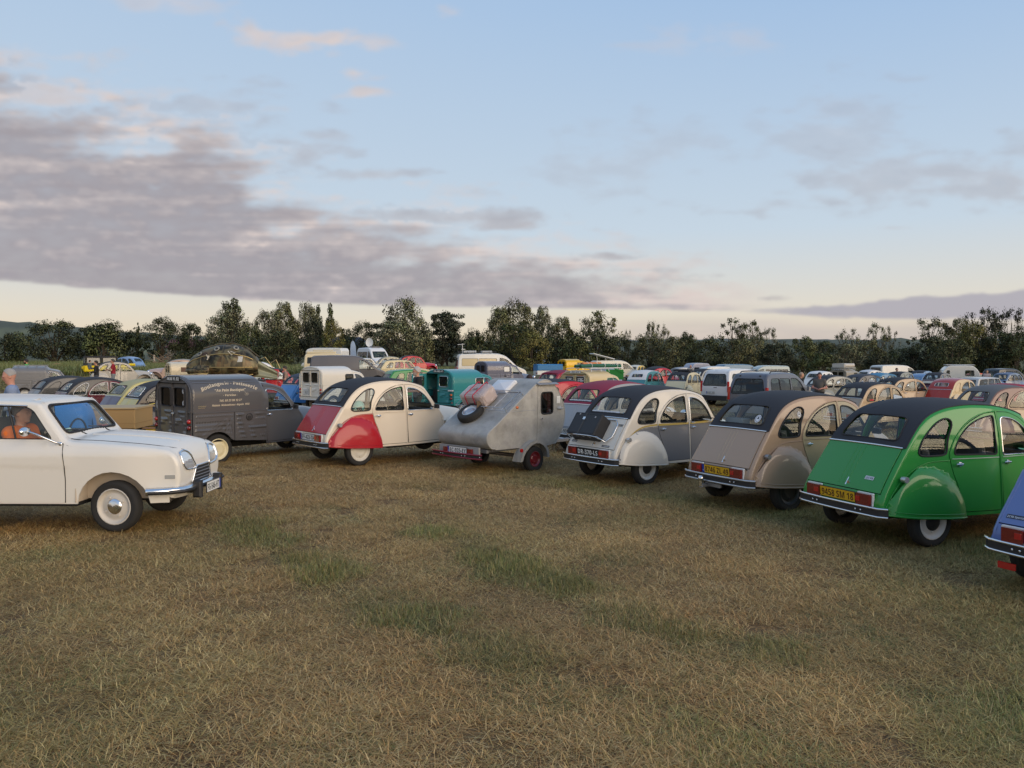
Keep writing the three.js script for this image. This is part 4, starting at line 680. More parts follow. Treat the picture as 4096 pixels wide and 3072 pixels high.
// x, z, height, width in metres
tree('leafy_bush', 'low dark bush at the far left edge of the field', -73.3, -112, 4.30, 3.89, 'bush', 'dark', 1);
tree('leafy_bush', 'rounded dark bush between the far left edge and the first broad oak', -79.2, -125, 4.76, 3.83, 'bush', 'mid', 2);
tree('broad_tree', 'broad dark oak standing leftmost of the big trees', -66.0, -112, 6.27, 7.77, 'oak', 'dark', 1);
tree('broad_tree', 'narrow dark tree squeezed between the two leftmost oaks', -67.0, -122, 5.72, 3.73, 'oak', 'dark', 2);
tree('broad_tree', 'dark oak behind the brighter green bush on the left', -61.8, -118, 6.51, 5.78, 'oak', 'dark', 3);
tree('leafy_bush', 'brighter green rounded bush in front of a dark oak on the left', -56.9, -108, 5.57, 5.07, 'bush', 'mid', 3);
tree('fir_tree', 'small pointed fir rising alone between the left oaks', -62.6, -130, 7.25, 1.59, 'conifer', 'dark', 1);
tree('leafy_bush', 'low dark bush under the small pointed fir', -57.5, -118, 4.71, 3.61, 'bush', 'dark', 1);
tree('broad_tree', 'dark spreading oak just left of the woodpile', -52.5, -116, 6.87, 5.92, 'oak', 'dark', 2);
tree('broad_tree', 'dark rounded oak above the red tiled roof', -49.5, -120, 6.10, 4.16, 'oak', 'dark', 1);
tree('leafy_bush', 'olive bush between the red roof and the first poplar', -48.2, -124, 4.53, 3.80, 'bush', 'olive', 2);
tree('poplar_tree', 'left one of two dark poplars growing close together', -47.9, -130, 10.27, 2.52, 'poplar', 'dark', 1);
tree('poplar_tree', 'right and taller one of two dark poplars growing close together', -46.8, -131, 10.88, 2.54, 'poplar', 'dark', 2);
tree('willow_tree', 'pale willow in front of the two dark poplars', -41.1, -114, 7.82, 6.28, 'willow', 'pale', 1);
tree('broad_tree', 'green tree standing right behind the rusty sculpture car', -36.1, -108, 5.43, 3.31, 'oak', 'mid', 2);
tree('willow_tree', 'slim pale willow left of the taller round willow', -37.0, -118, 8.08, 4.09, 'willow', 'pale', 2);
tree('willow_tree', 'taller olive willow with a narrow rounded top', -35.2, -120, 9.13, 4.16, 'willow', 'olive', 1);
tree('broad_tree', 'dark tree under the slim pale willow', -31.9, -106, 4.97, 5.19, 'oak', 'dark', 3);
tree('willow_tree', 'pale open-crowned willow beside the slender poplars', -32.4, -122, 9.44, 3.36, 'willow', 'pale', 3);
tree('poplar_tree', 'slender poplar just right of the pale open willow', -31.9, -128, 9.59, 1.25, 'poplar', 'dark', 1);
tree('poplar_tree', 'rightmost slender poplar standing clear against the sky', -29.5, -126, 9.79, 1.29, 'poplar', 'mid', 2);
tree('broad_tree', 'very dark tree in front of the slender poplars', -27.6, -108, 6.36, 3.75, 'oak', 'black', 1);
tree('willow_tree', 'yellow-green tree below the rightmost slender poplar', -24.4, -105, 6.07, 2.79, 'willow', 'lime', 1);
tree('leafy_bush', 'dark bush behind the motorhome with the tall roof', -25.4, -118, 5.29, 3.37, 'bush', 'dark', 3);
tree('broad_tree', 'dark round tree left of the big pale willow', -22.2, -116, 6.40, 4.02, 'oak', 'dark', 1);
tree('cedar_tree', 'dark cedar branches showing left of the big pale willow', -20.5, -124, 8.71, 3.80, 'cedar', 'black', 1);
tree('willow_tree', 'big pale willow towering behind the white camper with a dish', -15.2, -110, 9.46, 6.06, 'willow', 'pale', 4);
tree('willow_tree', 'lower pale willow skirt below the big pale willow', -15.4, -104, 6.33, 6.37, 'willow', 'pale', 2);
tree('leafy_bush', 'olive bush at the foot of the big pale willow', -11.1, -98, 3.73, 2.60, 'bush', 'olive', 2);
tree('cedar_tree', 'flat-topped dark cedar with layered branches', -10.2, -122, 9.32, 5.73, 'cedar', 'black', 2);
tree('broad_tree', 'very dark dense tree under the flat-topped cedar', -10.3, -114, 7.73, 6.05, 'oak', 'black', 2);
tree('broad_tree', 'low dark tree right of the flat-topped cedar', -6.1, -118, 5.65, 3.61, 'oak', 'dark', 3);
tree('leafy_bush', 'green bush behind the camper with the roof rack', -4.8, -106, 4.24, 3.68, 'bush', 'mid', 1);
tree('willow_tree', 'left olive top of the tall central trees', -1.7, -116, 8.97, 4.26, 'willow', 'olive', 2);
tree('willow_tree', 'tallest olive tree in the middle of the view', 0.5, -118, 10.22, 5.30, 'willow', 'olive', 3);
tree('broad_tree', 'broad green tree under the tallest olive tree', 0.3, -106, 6.20, 7.14, 'oak', 'mid', 1);
tree('willow_tree', 'slim pale tree right of the tallest olive tree', 4.8, -120, 9.44, 3.18, 'willow', 'pale', 1);
tree('willow_tree', 'yellowish tree left of the motorhome with the cab bed', 2.6, -102, 5.22, 4.16, 'willow', 'lime', 2);
tree('willow_tree', 'olive tree above the motorhome with the cab bed', 7.7, -118, 7.90, 4.33, 'willow', 'olive', 1);
tree('leafy_bush', 'dark bush right behind the motorhome with the cab bed', 5.9, -104, 4.60, 3.82, 'bush', 'dark', 2);
tree('open_tree', 'open-branched tree with sky showing through, right of the middle', 12.1, -114, 9.20, 6.28, 'sparse', 'olive', 1);
tree('broad_tree', 'dark lower tree under the open-branched tree', 11.2, -106, 5.95, 6.06, 'oak', 'dark', 2);
tree('leafy_bush', 'green bush behind the yellow van', 8.7, -100, 4.84, 3.88, 'bush', 'mid', 3);
tree('broad_tree', 'dark tree left of the thin bare tree', 14.9, -108, 5.36, 3.97, 'oak', 'dark', 1);
tree('bare_tree', 'thin nearly bare tree against the pale sky', 18.9, -126, 6.96, 1.80, 'sparse', 'dark', 2);
tree('open_tree', 'taller of two thin pale trees right of the bare tree', 20.5, -116, 8.00, 2.84, 'sparse', 'pale', 3);
tree('open_tree', 'shorter of two thin pale trees right of the bare tree', 22.6, -118, 7.68, 2.65, 'sparse', 'pale', 1);
tree('broad_tree', 'olive tree under the two thin pale trees', 19.3, -108, 5.65, 5.51, 'oak', 'olive', 3);
tree('willow_tree', 'olive willow behind the teal and white car', 21.6, -104, 5.24, 4.03, 'willow', 'olive', 4);
tree('broad_tree', 'dark tree with a small peaked top above the cream car', 25.3, -112, 5.97, 2.97, 'oak', 'dark', 2);
tree('broad_tree', 'dark tree behind the white people carrier', 24.0, -108, 5.60, 4.18, 'oak', 'dark', 3);
tree('open_tree', 'dark gnarled open oak standing against the sky', 31.8, -112, 8.44, 5.93, 'sparse', 'dark', 4);
tree('open_tree', 'open tree just right of the gnarled oak', 35.0, -113, 8.01, 4.14, 'sparse', 'mid', 2);
tree('open_tree', 'pale airy tree at the right end of the gnarled oak group', 37.8, -114, 7.17, 2.78, 'sparse', 'pale', 3);
tree('broad_tree', 'dark tree left below the gnarled oak', 25.8, -102, 4.95, 4.15, 'oak', 'dark', 1);
tree('willow_tree', 'grey-olive tree below the gnarled oak', 29.2, -100, 5.05, 4.07, 'willow', 'olive', 2);
tree('willow_tree', 'pale tree with a thin bare white branch', 32.7, -104, 5.38, 3.17, 'willow', 'pale', 3);
tree('broad_tree', 'very dark tree behind the blue-grey people carrier', 34.1, -100, 4.59, 4.27, 'oak', 'black', 3);
tree('broad_tree', 'rounded green tree above the two men', 38.5, -103, 5.24, 4.61, 'oak', 'mid', 2);
tree('broad_tree', 'dark tree farther off in the gap beside the rounded green tree', 60.5, -150, 5.81, 5.19, 'oak', 'dark', 1);
tree('broad_tree', 'very dark tree farther off beside the pale open trees', 62.7, -150, 5.05, 4.88, 'oak', 'black', 2);
tree('leafy_bush', 'green bush behind the grey van with the roof box', 38.5, -96, 3.11, 3.52, 'bush', 'mid', 1);
tree('open_tree', 'pale open tree left of the taller airy tree on the right', 48.7, -112, 7.00, 3.65, 'sparse', 'pale', 1);
tree('open_tree', 'taller airy pale tree with leaning limbs on the right', 53.4, -114, 7.87, 3.48, 'sparse', 'pale', 2);
tree('open_tree', 'thin pale tree leaning right beside the taller airy tree', 56.0, -115, 7.58, 2.34, 'sparse', 'pale', 4);
tree('willow_tree', 'pale willow behind the grey van with the roof box', 44.9, -104, 4.55, 4.23, 'willow', 'pale', 2);
tree('willow_tree', 'olive willow under the taller airy tree', 48.8, -106, 5.04, 4.10, 'willow', 'olive', 1);
tree('leafy_bush', 'very dark low bush in front of the bright meadow', 43.5, -92, 2.99, 3.18, 'bush', 'black', 1);
tree('broad_tree', 'green tree right of the very dark low bush', 53.9, -108, 4.24, 3.52, 'oak', 'mid', 3);
tree('leafy_bush', 'very dark bush beside the white caravan', 50.7, -98, 3.94, 3.59, 'bush', 'black', 2);
tree('open_tree', 'olive open tree left of the dark right-hand oaks', 58.0, -108, 8.50, 5.06, 'sparse', 'olive', 3);
tree('broad_tree', 'dark tree under the olive open tree', 54.0, -100, 5.51, 5.09, 'oak', 'dark', 2);
tree('willow_tree', 'olive willow in front of the dark right-hand oaks', 59.8, -104, 7.96, 3.81, 'willow', 'olive', 4);
tree('open_tree', 'dark open oak with a rounded top, left of the tallest dark oak', 65.7, -112, 9.43, 4.33, 'sparse', 'black', 4);
tree('open_tree', 'tallest dark oak near the right edge', 67.2, -110, 9.89, 4.48, 'sparse', 'black', 2);
tree('open_tree', 'dark ragged oak at the far right edge', 69.5, -108, 9.93, 3.96, 'sparse', 'black', 3);
tree('willow_tree', 'yellow-olive tree below the tallest dark oak', 59.5, -100, 7.39, 4.68, 'willow', 'lime', 3);
tree('broad_tree', 'dark lower tree near the right edge', 60.7, -97, 6.09, 4.54, 'oak', 'dark', 1);
tree('broad_tree', 'green lower tree at the far right edge', 61.7, -95, 6.33, 3.87, 'oak', 'mid', 3);
tree('broad_tree', 'dark tree behind the white and orange car', 53.4, -94, 5.20, 4.59, 'oak', 'dark', 3);
// ------------------------------------------------------------------ people: bodies meshed from joints and radii
function isoMesh(f, lo, hi, c) {
  const n = [0, 1, 2].map(k => Math.ceil((hi[k] - lo[k]) / c) + 1), F = new Float32Array(n[0] * n[1] * n[2]), id = (i, j, k) => (k * n[1] + j) * n[0] + i;
  for (let k = 0; k < n[2]; k++) for (let j = 0; j < n[1]; j++) for (let i = 0; i < n[0]; i++) F[id(i, j, k)] = f(lo[0] + i * c, lo[1] + j * c, lo[2] + k * c);
  const V = new Int32Array(F.length).fill(-1), P = [], N = [], I = [], E = [[0, 1], [2, 3], [4, 5], [6, 7], [0, 2], [1, 3], [4, 6], [5, 7], [0, 4], [1, 5], [2, 6], [3, 7]];
  for (let k = 0; k < n[2] - 1; k++) for (let j = 0; j < n[1] - 1; j++) for (let i = 0; i < n[0] - 1; i++) {
    const v = []; let neg = 0; for (let q = 0; q < 8; q++) { const x = F[id(i + (q & 1), j + (q >> 1 & 1), k + (q >> 2))]; v.push(x); if (x < 0) neg++; }
    if (!neg || neg === 8) continue;
    let x = 0, y = 0, z = 0, m = 0; for (const [a, b] of E) if ((v[a] < 0) !== (v[b] < 0)) { const t = v[a] / (v[a] - v[b]); x += mix(a & 1, b & 1, t); y += mix(a >> 1 & 1, b >> 1 & 1, t); z += mix(a >> 2, b >> 2, t); m++; }
    V[id(i, j, k)] = P.length / 3; const X = lo[0] + (i + x / m) * c, Y = lo[1] + (j + y / m) * c, Z = lo[2] + (k + z / m) * c, h = c * .4, g = [f(X + h, Y, Z) - f(X - h, Y, Z), f(X, Y + h, Z) - f(X, Y - h, Z), f(X, Y, Z + h) - f(X, Y, Z - h)], l = hypot(...g) || 1;
    P.push(X, Y, Z); N.push(g[0] / l, g[1] / l, g[2] / l);
  }
  const quad = (a, b, cc, d, s) => { if (a < 0 || b < 0 || cc < 0 || d < 0) return; s ? I.push(a, b, cc, a, cc, d) : I.push(a, cc, b, a, d, cc); };
  for (let k = 1; k < n[2] - 1; k++) for (let j = 1; j < n[1] - 1; j++) for (let i = 1; i < n[0] - 1; i++) {
    const a = F[id(i, j, k)] < 0;
    if (a !== F[id(i + 1, j, k)] < 0) quad(V[id(i, j - 1, k - 1)], V[id(i, j, k - 1)], V[id(i, j, k)], V[id(i, j - 1, k)], a);
    if (a !== F[id(i, j + 1, k)] < 0) quad(V[id(i - 1, j, k - 1)], V[id(i - 1, j, k)], V[id(i, j, k)], V[id(i, j, k - 1)], a);
    if (a !== F[id(i, j, k + 1)] < 0) quad(V[id(i - 1, j - 1, k)], V[id(i, j - 1, k)], V[id(i, j, k)], V[id(i - 1, j, k)], a);
  }
  return geoOf(P, N, I);
}
const cap = (a, b, r1, r2, sx = 1) => (x, y, z) => { const d = [b[0] - a[0], b[1] - a[1], b[2] - a[2]], p = [x - a[0], y - a[1], z - a[2]], t = clamp((p[0] * d[0] + p[1] * d[1] + p[2] * d[2]) / (d[0] ** 2 + d[1] ** 2 + d[2] ** 2 + 1e-9), 0, 1); return hypot((p[0] - d[0] * t) * sx, p[1] - d[1] * t, p[2] - d[2] * t) - mix(r1, r2, t); };
const smin = (a, b, k) => { const h = max(k - abs(a - b), 0) / k; return min(a, b) - h * h * k / 4; };
const union = (fs, k) => (x, y, z) => { let d = 9; for (const f of fs) d = smin(d, f(x, y, z), k); return d; };
const bound = (pts, m) => [[0, 1, 2].map(k => min(...pts.map(p => p[k])) - m), [0, 1, 2].map(k => max(...pts.map(p => p[k])) + m)];
// faces +x. o.armR / o.armL: [elbow, hand]; o.legs 'stand' | 'sit'
function person(label, pos, yaw, o) {
  const h = (o.h || 1.75) / 1.75, c = o.cell || .028, V = p => p.map(q => q * h), t = thing('person', label, 'person', pos, yaw, o.group);
  const skin = std(o.skin || [.46, .25, .17], .62), hairM = std(o.hair || [.05, .04, .03], .8), sit = o.legs === 'sit';
  const J = { hipR: [0, .92, .095], hipL: [0, .92, -.095], kneeR: sit ? [.42, .95, .13] : [.02, .50, .10], kneeL: sit ? [.42, .95, -.13] : [.03, .50, -.10], ankR: sit ? [.66, .80, .12] : [-.01, .09, .11], ankL: sit ? [.66, .80, -.12] : [.0, .09, -.11], waist: [0, 1.06, 0], chest: [o.lean || 0, 1.30, 0], neck: [(o.lean || 0) * 1.2, 1.50, 0], shR: [(o.lean || 0), 1.42, .185], shL: [(o.lean || 0), 1.42, -.185] };
  const [eR, hR] = o.armR || [[-.03, 1.13, .26], [.06, .90, .27]], [eL, hL] = o.armL || [[-.03, 1.13, -.26], [.06, .90, -.27]];
  for (const k in J) J[k] = V(J[k]); const ER = V(eR), HR = V(hR), EL = V(eL), HL = V(hL);
  const wide = o.wide || 1, torso = (g) => [cap(V([0, .98, .05]), V([0, .98, -.05]), (.125 * wide + g) * h, (.125 * wide + g) * h, 1.15), cap(J.waist, V([(o.lean || 0), 1.22, 0]), (.13 * wide + g) * h, (.145 * wide + g) * h, 1.2), cap(V([(o.lean || 0), 1.32, .075]), V([(o.lean || 0), 1.32, -.075]), (.125 + g) * h, (.125 + g) * h, 1.15), cap(J.shR, J.shL, (.072 + g) * h, (.072 + g) * h)];
  const upper = g => [cap(J.shR, ER, (.056 + g) * h, (.042 + g) * h), cap(J.shL, EL, (.056 + g) * h, (.042 + g) * h)], fore = g => [cap(ER, HR, (.042 + g) * h, (.028 + g) * h), cap(EL, HL, (.042 + g) * h, (.028 + g) * h)];
  const legs = g => [cap(J.hipR, J.kneeR, (.085 + g) * h, (.058 + g) * h), cap(J.hipL, J.kneeL, (.085 + g) * h, (.058 + g) * h), cap(J.kneeR, J.ankR, (.055 + g) * h, (.04 + g) * h), cap(J.kneeL, J.ankL, (.055 + g) * h, (.04 + g) * h), cap(V([0, .95, .05]), V([0, .95, -.05]), (.12 * wide + g) * h, (.12 * wide + g) * h, 1.1)];
  const foot = [cap(J.ankR, [J.ankR[0] + .14 * h, J.ankR[1] - .055 * h, J.ankR[2] + .02], .042 * h, .036 * h), cap(J.ankL, [J.ankL[0] + .14 * h, J.ankL[1] - .055 * h, J.ankL[2] - .02], .042 * h, .036 * h)];
  const neck = [cap(J.neck, [J.neck[0] + .02 * h, J.neck[1] + .10 * h, 0], .055 * h, .05 * h)];
  const pts = [...Object.values(J), ER, HR, EL, HL, V([.2, .03, 0]), V([0, 1.62, 0])], [lo, hi] = bound(pts, .2 * h);
  // head, turned on the neck
  const tu = o.turn || 0, ti = o.nod || 0, hc = [J.neck[0] + .025 * h, J.neck[1] + .145 * h, 0];
  const toHead = (x, y, z) => { x -= hc[0]; y -= hc[1]; z -= hc[2]; let X = x * cos(tu) - z * sin(tu), Z = x * sin(tu) + z * cos(tu); const X2 = X * cos(ti) - y * sin(ti) * 1, Y2 = X * sin(ti) + y * cos(ti); return [X2 / h, Y2 / h, Z / h]; };
  const ell = (q, p, r) => { const k = hypot((q[0] - p[0]) / r[0], (q[1] - p[1]) / r[1], (q[2] - p[2]) / r[2]); return (k - 1) * min(...r); };
  const headF = (x, y, z) => { const q = toHead(x, y, z); let d = smin(ell(q, [-.012, .03, 0], [.098, .098, .077]), ell(q, [.022, -.04, 0], [.068, .078, .058]), .05); d = smin(d, ell(q, [.092, -.012, 0], [.020, .022, .013]), .02); d = smin(d, ell(q, [.082, .022, 0], [.018, .010, .045]), .02); d = smin(d, ell(q, [.07, -.09, 0], [.025, .018, .026]), .02); d = smin(d, ell(q, [-.005, -.005, .078], [.022, .032, .010]), .012); d = smin(d, ell(q, [-.005, -.005, -.078], [.022, .032, .010]), .012); d = smin(d, ell(q, [.080, -.058, 0], [.014, .007, .022]), .012); return d * h; };
  const hcell = o.headCell || .014, hb = .17 * h, hlo = hc.map(v => v - hb), hhi = hc.map(v => v + hb);
  const hand = (H, E, s) => { const d = new THREE.Vector3(H[0] - E[0], H[1] - E[1], H[2] - E[2]).normalize(), up = new THREE.Vector3(0, 1, 0), sd = new THREE.Vector3().crossVectors(d, up).normalize(), nn = new THREE.Vector3().crossVectors(sd, d), at = (a, b, cc) => [H[0] + (d.x * a + sd.x * b + nn.x * cc) * h, H[1] + (d.y * a + sd.y * b + nn.y * cc) * h, H[2] + (d.z * a + sd.z * b + nn.z * cc) * h]; const g = [at2(ball(.042 * h, 0, 0, 0, [1.15, .55, 1]), H, d, h)]; [[-.03, .075], [-.01, .085], [.01, .08], [.03, .065]].forEach(([b, l]) => g.push(bar([at(.06, b, 0), at(.06 + l * .5, b * 1.1, -.008), at(.06 + l * .85, b * 1.1, -.035)], .0095 * h, false, 5, .007 * h))); g.push(bar([at(.01, -s * .035, 0), at(.04, -s * .06, -.012), at(.07, -s * .058, -.03)], .011 * h, false, 5, .008 * h)); return merge(g); };
  const at2 = (g, H, d, h) => { g = g.clone(); const q = new THREE.Quaternion().setFromUnitVectors(new THREE.Vector3(1, 0, 0), d); g.applyQuaternion(q); g.translate(H[0] + d.x * .045 * h, H[1] + d.y * .045 * h, H[2] + d.z * .045 * h); return g; };
  const eye = [.03, -.03].map(z => { const q = new THREE.Vector3(.083 * h, .010 * h, z * h); q.applyEuler(new THREE.Euler(0, 0, -ti)); q.applyEuler(new THREE.Euler(0, tu, 0)); return ball(.011 * h, hc[0] + q.x, hc[1] + q.y, hc[2] + q.z, [1, .8, 1], 7); });
  const body = obj('body', merge([isoMesh(union([...torso(-.01), ...upper(0), ...fore(0), ...legs(-.012), ...neck], .05 * h), lo, hi, c), isoMesh(union([headF, ...neck], .03 * h), hlo, hhi, hcell), hand(HR, ER, -1), hand(HL, EL, 1)]), skin, t);
  for (const e of eye) obj('eye', e, M.black, body);
  const cut = (f, g) => (x, y, z) => max(f(x, y, z), g(x, y, z));
  const colr = V([0, 1.515, 0])[1], hem = (o.hem ?? .93) * h, slv = o.sleeve === 'long' ? [...upper(.012), ...fore(.014)] : upper(.014);
  const sl = o.sleeve === 'long' ? () => -1 : (x, y, z) => { let d = -1; for (const [S, E] of [[J.shR, ER], [J.shL, EL]]) { const v = [E[0] - S[0], E[1] - S[1], E[2] - S[2]], L = hypot(...v), q = [x - S[0], y - S[1], z - S[2]], s2 = (q[0] * v[0] + q[1] * v[1] + q[2] * v[2]) / L, rad = hypot(q[0] - v[0] * s2 / L, q[1] - v[1] * s2 / L, q[2] - v[2] * s2 / L); if (s2 > L * .5 && rad < .10 * h && abs(z) > .15 * h && s2 < L * 1.5) d = max(d, s2 - L * .74); } return d; };
  obj('shirt', isoMesh(cut(cut(union([...torso(.014), ...slv], .045 * h), (x, y) => max(y - colr - .3 * max(0, -x + J.neck[0]) * .1, hem - y)), sl), lo, hi, c), o.shirtMat || std(o.shirt, .85), t);
  if (!o.noLegs) { obj('trousers', isoMesh(cut(union(legs(.012), .04 * h), (x, y) => max(y - 1.03 * h, (sit ? .7 : .085) * h - y)), lo, hi, c), std(o.pants || [.03, .03, .035], .85), t); for (const f of foot) obj('shoe', isoMesh(cut(f, (x, y) => y - (sit ? .95 : .10) * h), lo, hi, c), M.black, t); }
  if (!o.bald) obj('hair', isoMesh((x, y, z) => { const q = toHead(x, y, z); return max(headF(x, y, z) - (o.hairThick || .012) * h, max((q[0] * (o.fringe ?? .9) - q[1] * .8 + .004) * h, (-q[1] - (o.hairLow ?? .03)) * h)); }, hlo, hhi, hcell), hairM, t);
  if (o.beard) obj('beard', isoMesh((x, y, z) => { const q = toHead(x, y, z); return max(headF(x, y, z) - o.beard * h, max((q[1] + .03) * h, (.0 - q[0]) * h)); }, hlo, hhi, hcell), std(o.beardCol || o.hair, .85), t);
  if (o.extra) o.extra(t, { HR, HL, hc, h });
  return t;
}
// ------------------------------------------------------------------ the row in front
const onThing = (o, v) => { o.updateMatrixWorld(true); return o.localToWorld(new THREE.Vector3(...v)).toArray(); };
const normUV = g => { const u = g.attributes.uv; let a = 9, b = 9, c = -9, d = -9; for (let i = 0; i < u.count; i++) { a = min(a, u.getX(i)); c = max(c, u.getX(i)); b = min(b, u.getY(i)); d = max(d, u.getY(i)); } for (let i = 0; i < u.count; i++) u.setXY(i, (u.getX(i) - a) / (c - a), (u.getY(i) - b) / (d - b)); return g; };
const ink = (w, h, draw) => printed(w, h, draw, { transparent: true, alphaTest: 0.35, roughness: .5 });
const words = (text, color = '#15151a', w = 256, h = 48, font = 'bold 38px sans-serif', back) => ink(w, h, (g) => { if (back) { g.fillStyle = back; g.fillRect(0, 0, w, h); } g.fillStyle = color; g.font = font; g.textAlign = 'center'; g.textBaseline = 'middle'; const tw = g.measureText(text).width; g.save(); g.translate(w / 2, h / 2 + 2); g.scale(min(1.3, w * .94 / tw), 1); g.fillText(text, 0, 0); g.restore(); });
// a printed patch on the boot lid or rear light of the small car: q across (metres), u along the profile
const lidPatch = (q0, q1, u0, u1, lift = .011) => normUV(sheet([[q0, u0], [q1, u0], [q1, u1], [q0, u1]], [], SC.p.topMap, { t: 0, lift }));
const sticker = ink(128, 128, g => { g.fillStyle = '#d9d9dc'; g.beginPath(); g.arc(64, 64, 60, 0, 7); g.fill(); g.strokeStyle = '#30343c'; g.lineWidth = 6; g.beginPath(); g.arc(64, 64, 44, 0, 7); g.stroke(); g.fillStyle = '#30343c'; g.fillRect(40, 58, 48, 12); g.beginPath(); g.arc(64, 48, 14, 0, 7); g.fill(); });
const whiteRim = matte([.62, .60, .56], .45), creamRim = matte([.70, .62, .40], .4), blackRim = matte([.03, .03, .033], .4);

const greenCar = smallCar('parked_car', 'bright green rounded car with black roof and yellow plate 9458 SM 18', [4.376, -.02, -9.081], R(21.5), {
  body: [.020, .245, .035], plate: ['9458 SM 18', 'yellow'], rim: whiteRim, cap: M.black, capR: .105, trimF: M.chrome, belt: [.35, .42, .36], lightBase: M.white, fuel: M.alu,
  extra(t) { const b = obj('badge', lidPatch(.27, .39, SC.p.near(-.56, .70), SC.p.near(-.537, .735)), words('2CV6', '#20242a', 128, 44, 'bold 36px sans-serif', '#c8ccd0'), t); }
});
const beigeCar = smallCar('parked_car', 'beige-brown rounded car with sand doors, tow ball and yellow plate 8746 ZL 49', [3.423, -.02, -11.017], R(29.9), {
  body: [.385, .265, .180], door: [.385, .325, .210], doorUp: [.385, .325, .21], plate: ['8746 ZL 49', 'yellow band'], railMat: M.alu, rim: blackRim, lineMat: [.40, .32, .22], apron: [.02, .02, .022], belt: [.25, .20, .14],
  extra(t) {
    obj('lock', ball(.026, -.352, 1.0, -.06, [.5, 1, 1], 10), M.black, t);
    const tb = obj('tow_ball', merge([ball(.042, -.80, .40, -.18, [1, 1, 1], 12), rod(.028, .10, -.80, .345, -.18)]), M.chrome, t); obj('tow_bracket', merge([block(.22, .05, .06, -.70, .30, -.18), block(.04, .05, .30, -.66, .31, -.08)]), M.steel, tb);
    const s = obj('round_sticker', lidPatch(.25, .36, SC.p.near(-.215, 1.19), SC.p.near(-.14, 1.27), .003), sticker, t);
    const q = obj('round_sticker', normUV(sheet(rrect(.255, 1.255, .325, 1.345, .03), [], sideMap(SC.w), { t: 0, lift: -.008 })), sticker, t);
    obj('speaker_box', block(.16, .22, .34, -.02, 1.10, -.26, .01), matte([.25, .25, .24]), t);
  }
});
const dollyCar = smallCar('parked_car', 'white and grey rounded car with gold stripes and black plate DR-370-LS', [1.801, -.02, -13.144], R(37.3), {
  body: [.64, .59, .51], wing: [.160, .165, .180], dome: [.64, .59, .51], door: [.160, .165, .180], stripe: [.42, .30, .07], plate: ['DR-370-LS', 'black'], rim: whiteRim, cap: M.black, capR: .105, trimF: M.chrome, belt: [.42, .30, .07], fuel: M.alu,
  extra(t) {
    const P = SC.p, u = (x, y) => P.near(x, y);
    obj('banner', lidPatch(-.40, .30, u(-.245, 1.142), u(-.222, 1.172), .004), words('Quand on peut tout faire', '#2a2c30', 512, 40, 'italic 26px sans-serif', '#c4c6ca'), t);
    obj('badge', lidPatch(-.50, -.36, u(-.60, .645), u(-.58, .672)), words('2CV6 Special', '#d8d8da', 256, 52, 'bold 40px sans-serif', '#17181c'), t);
    obj('badge', lidPatch(.26, .43, u(-.608, .636), u(-.588, .664)), words('CITROËN', '#d8d8da', 256, 52, 'bold 40px sans-serif', '#17181c'), t);
    obj('badge', lidPatch(-.50, -.34, u(-.578, .69), u(-.556, .722)), words('DOLLY', '#3a3b40', 256, 52, 'bold 44px serif'), t);
    obj('badge', lidPatch(.36, .52, u(-.385, .96), u(-.345, 1.02)), words('2/100', '#3a3b40', 200, 72, 'italic bold 56px sans-serif'), t);
    const L = (q, w, d) => { const p = P.topMap(q, w), n = P.pt(w); return [p[0] + n.nx * d, p[1] + n.ny * d, p[2]]; }, a = u(-.575, .69), b = u(-.34, 1.03);
    obj('luggage_rack', merge([bar([L(-.50, a, .05), L(-.46, a, .20), L(-.2, a, .22), L(.1, a, .22), L(.28, a, .20), L(.34, a, .05)], .010, false, 6), bar([L(-.48, a + .03, .04), L(.0, a + .03, .05), L(.32, a + .03, .04)], .009, false, 6), bar([L(.32, a, .04), L(.42, a + .12, .03), L(.42, b - .08, .03), L(.34, b, .03), L(-.5, b, .03)], .011, false, 6), ...[-.4, -.25, -.1, .05, .2].map(q => bar([L(q, a + .03, .05), L(q, a, .21)], .006, false, 5))]), M.chrome, t);
    obj('coat', ball(.16, .02, .98, .25, [1.3, .7, 1.2], 12), M.black, t);
  }
});
{
  const p = onThing(dollyCar, [-.555, .925, -.13]), g = thing('suitcase', 'black leather suitcase strapped to the rack on the white and grey car', 'suitcase', p, R(37.3), undefined, -R(35));
  const lea = std([.016, .016, .018], .55); obj('case', block(.24, .40, .66, 0, 0, 0, .02), lea, g); obj('strap', merge([block(.252, .408, .035, 0, 0, -.05, .004)]), std([.03, .028, .026], .5), g); obj('buckle', merge([block(.012, .05, .055, -.13, .09, -.05, .003), block(.016, .03, .03, -.134, .09, -.05, .003)]), M.chrome, g);
  for (const [y, z] of [[.17, -.20], [.13, .19]]) obj('lock', block(.012, .03, .03, -.122, y, z, .006), M.steel, g); obj('seam', bar([[-.121, -.18, -.31], [-.121, .18, -.31], [-.121, .18, .31], [-.121, -.18, .31]], .004, true, 4), lea, g);
}
const redWhite = smallCar('parked_car', 'cream rounded car with red wings and red boot lid, plate FF-423-TA', [-3.238, .08, -14.652], R(42.7), {
  body: [.68, .59, .47], lid: [.40, .010, .018], wing: [.40, .010, .018], plate: ['FF-423-TA', 'white band'], rim: matte([.60, .565, .49], .45), lineMat: [.40, .010, .018], trimF: M.chrome, lightBase: M.white, strip: M.chrome, fwing: [.68, .59, .47],
  extra(t) { obj('pillow', ball(.17, .16, 1.06, .36, [.75, .7, .55], 12), matte([.22, .50, .50]), t); obj('spare_wheel', at(new THREE.TorusGeometry(.2, .06, 8, 20), .05, 1.02, .0, 0, .6), M.tyre, t); obj('parcel', block(.25, .14, .3, -.1, 1.0, -.15, .03), M.white, t); }
});
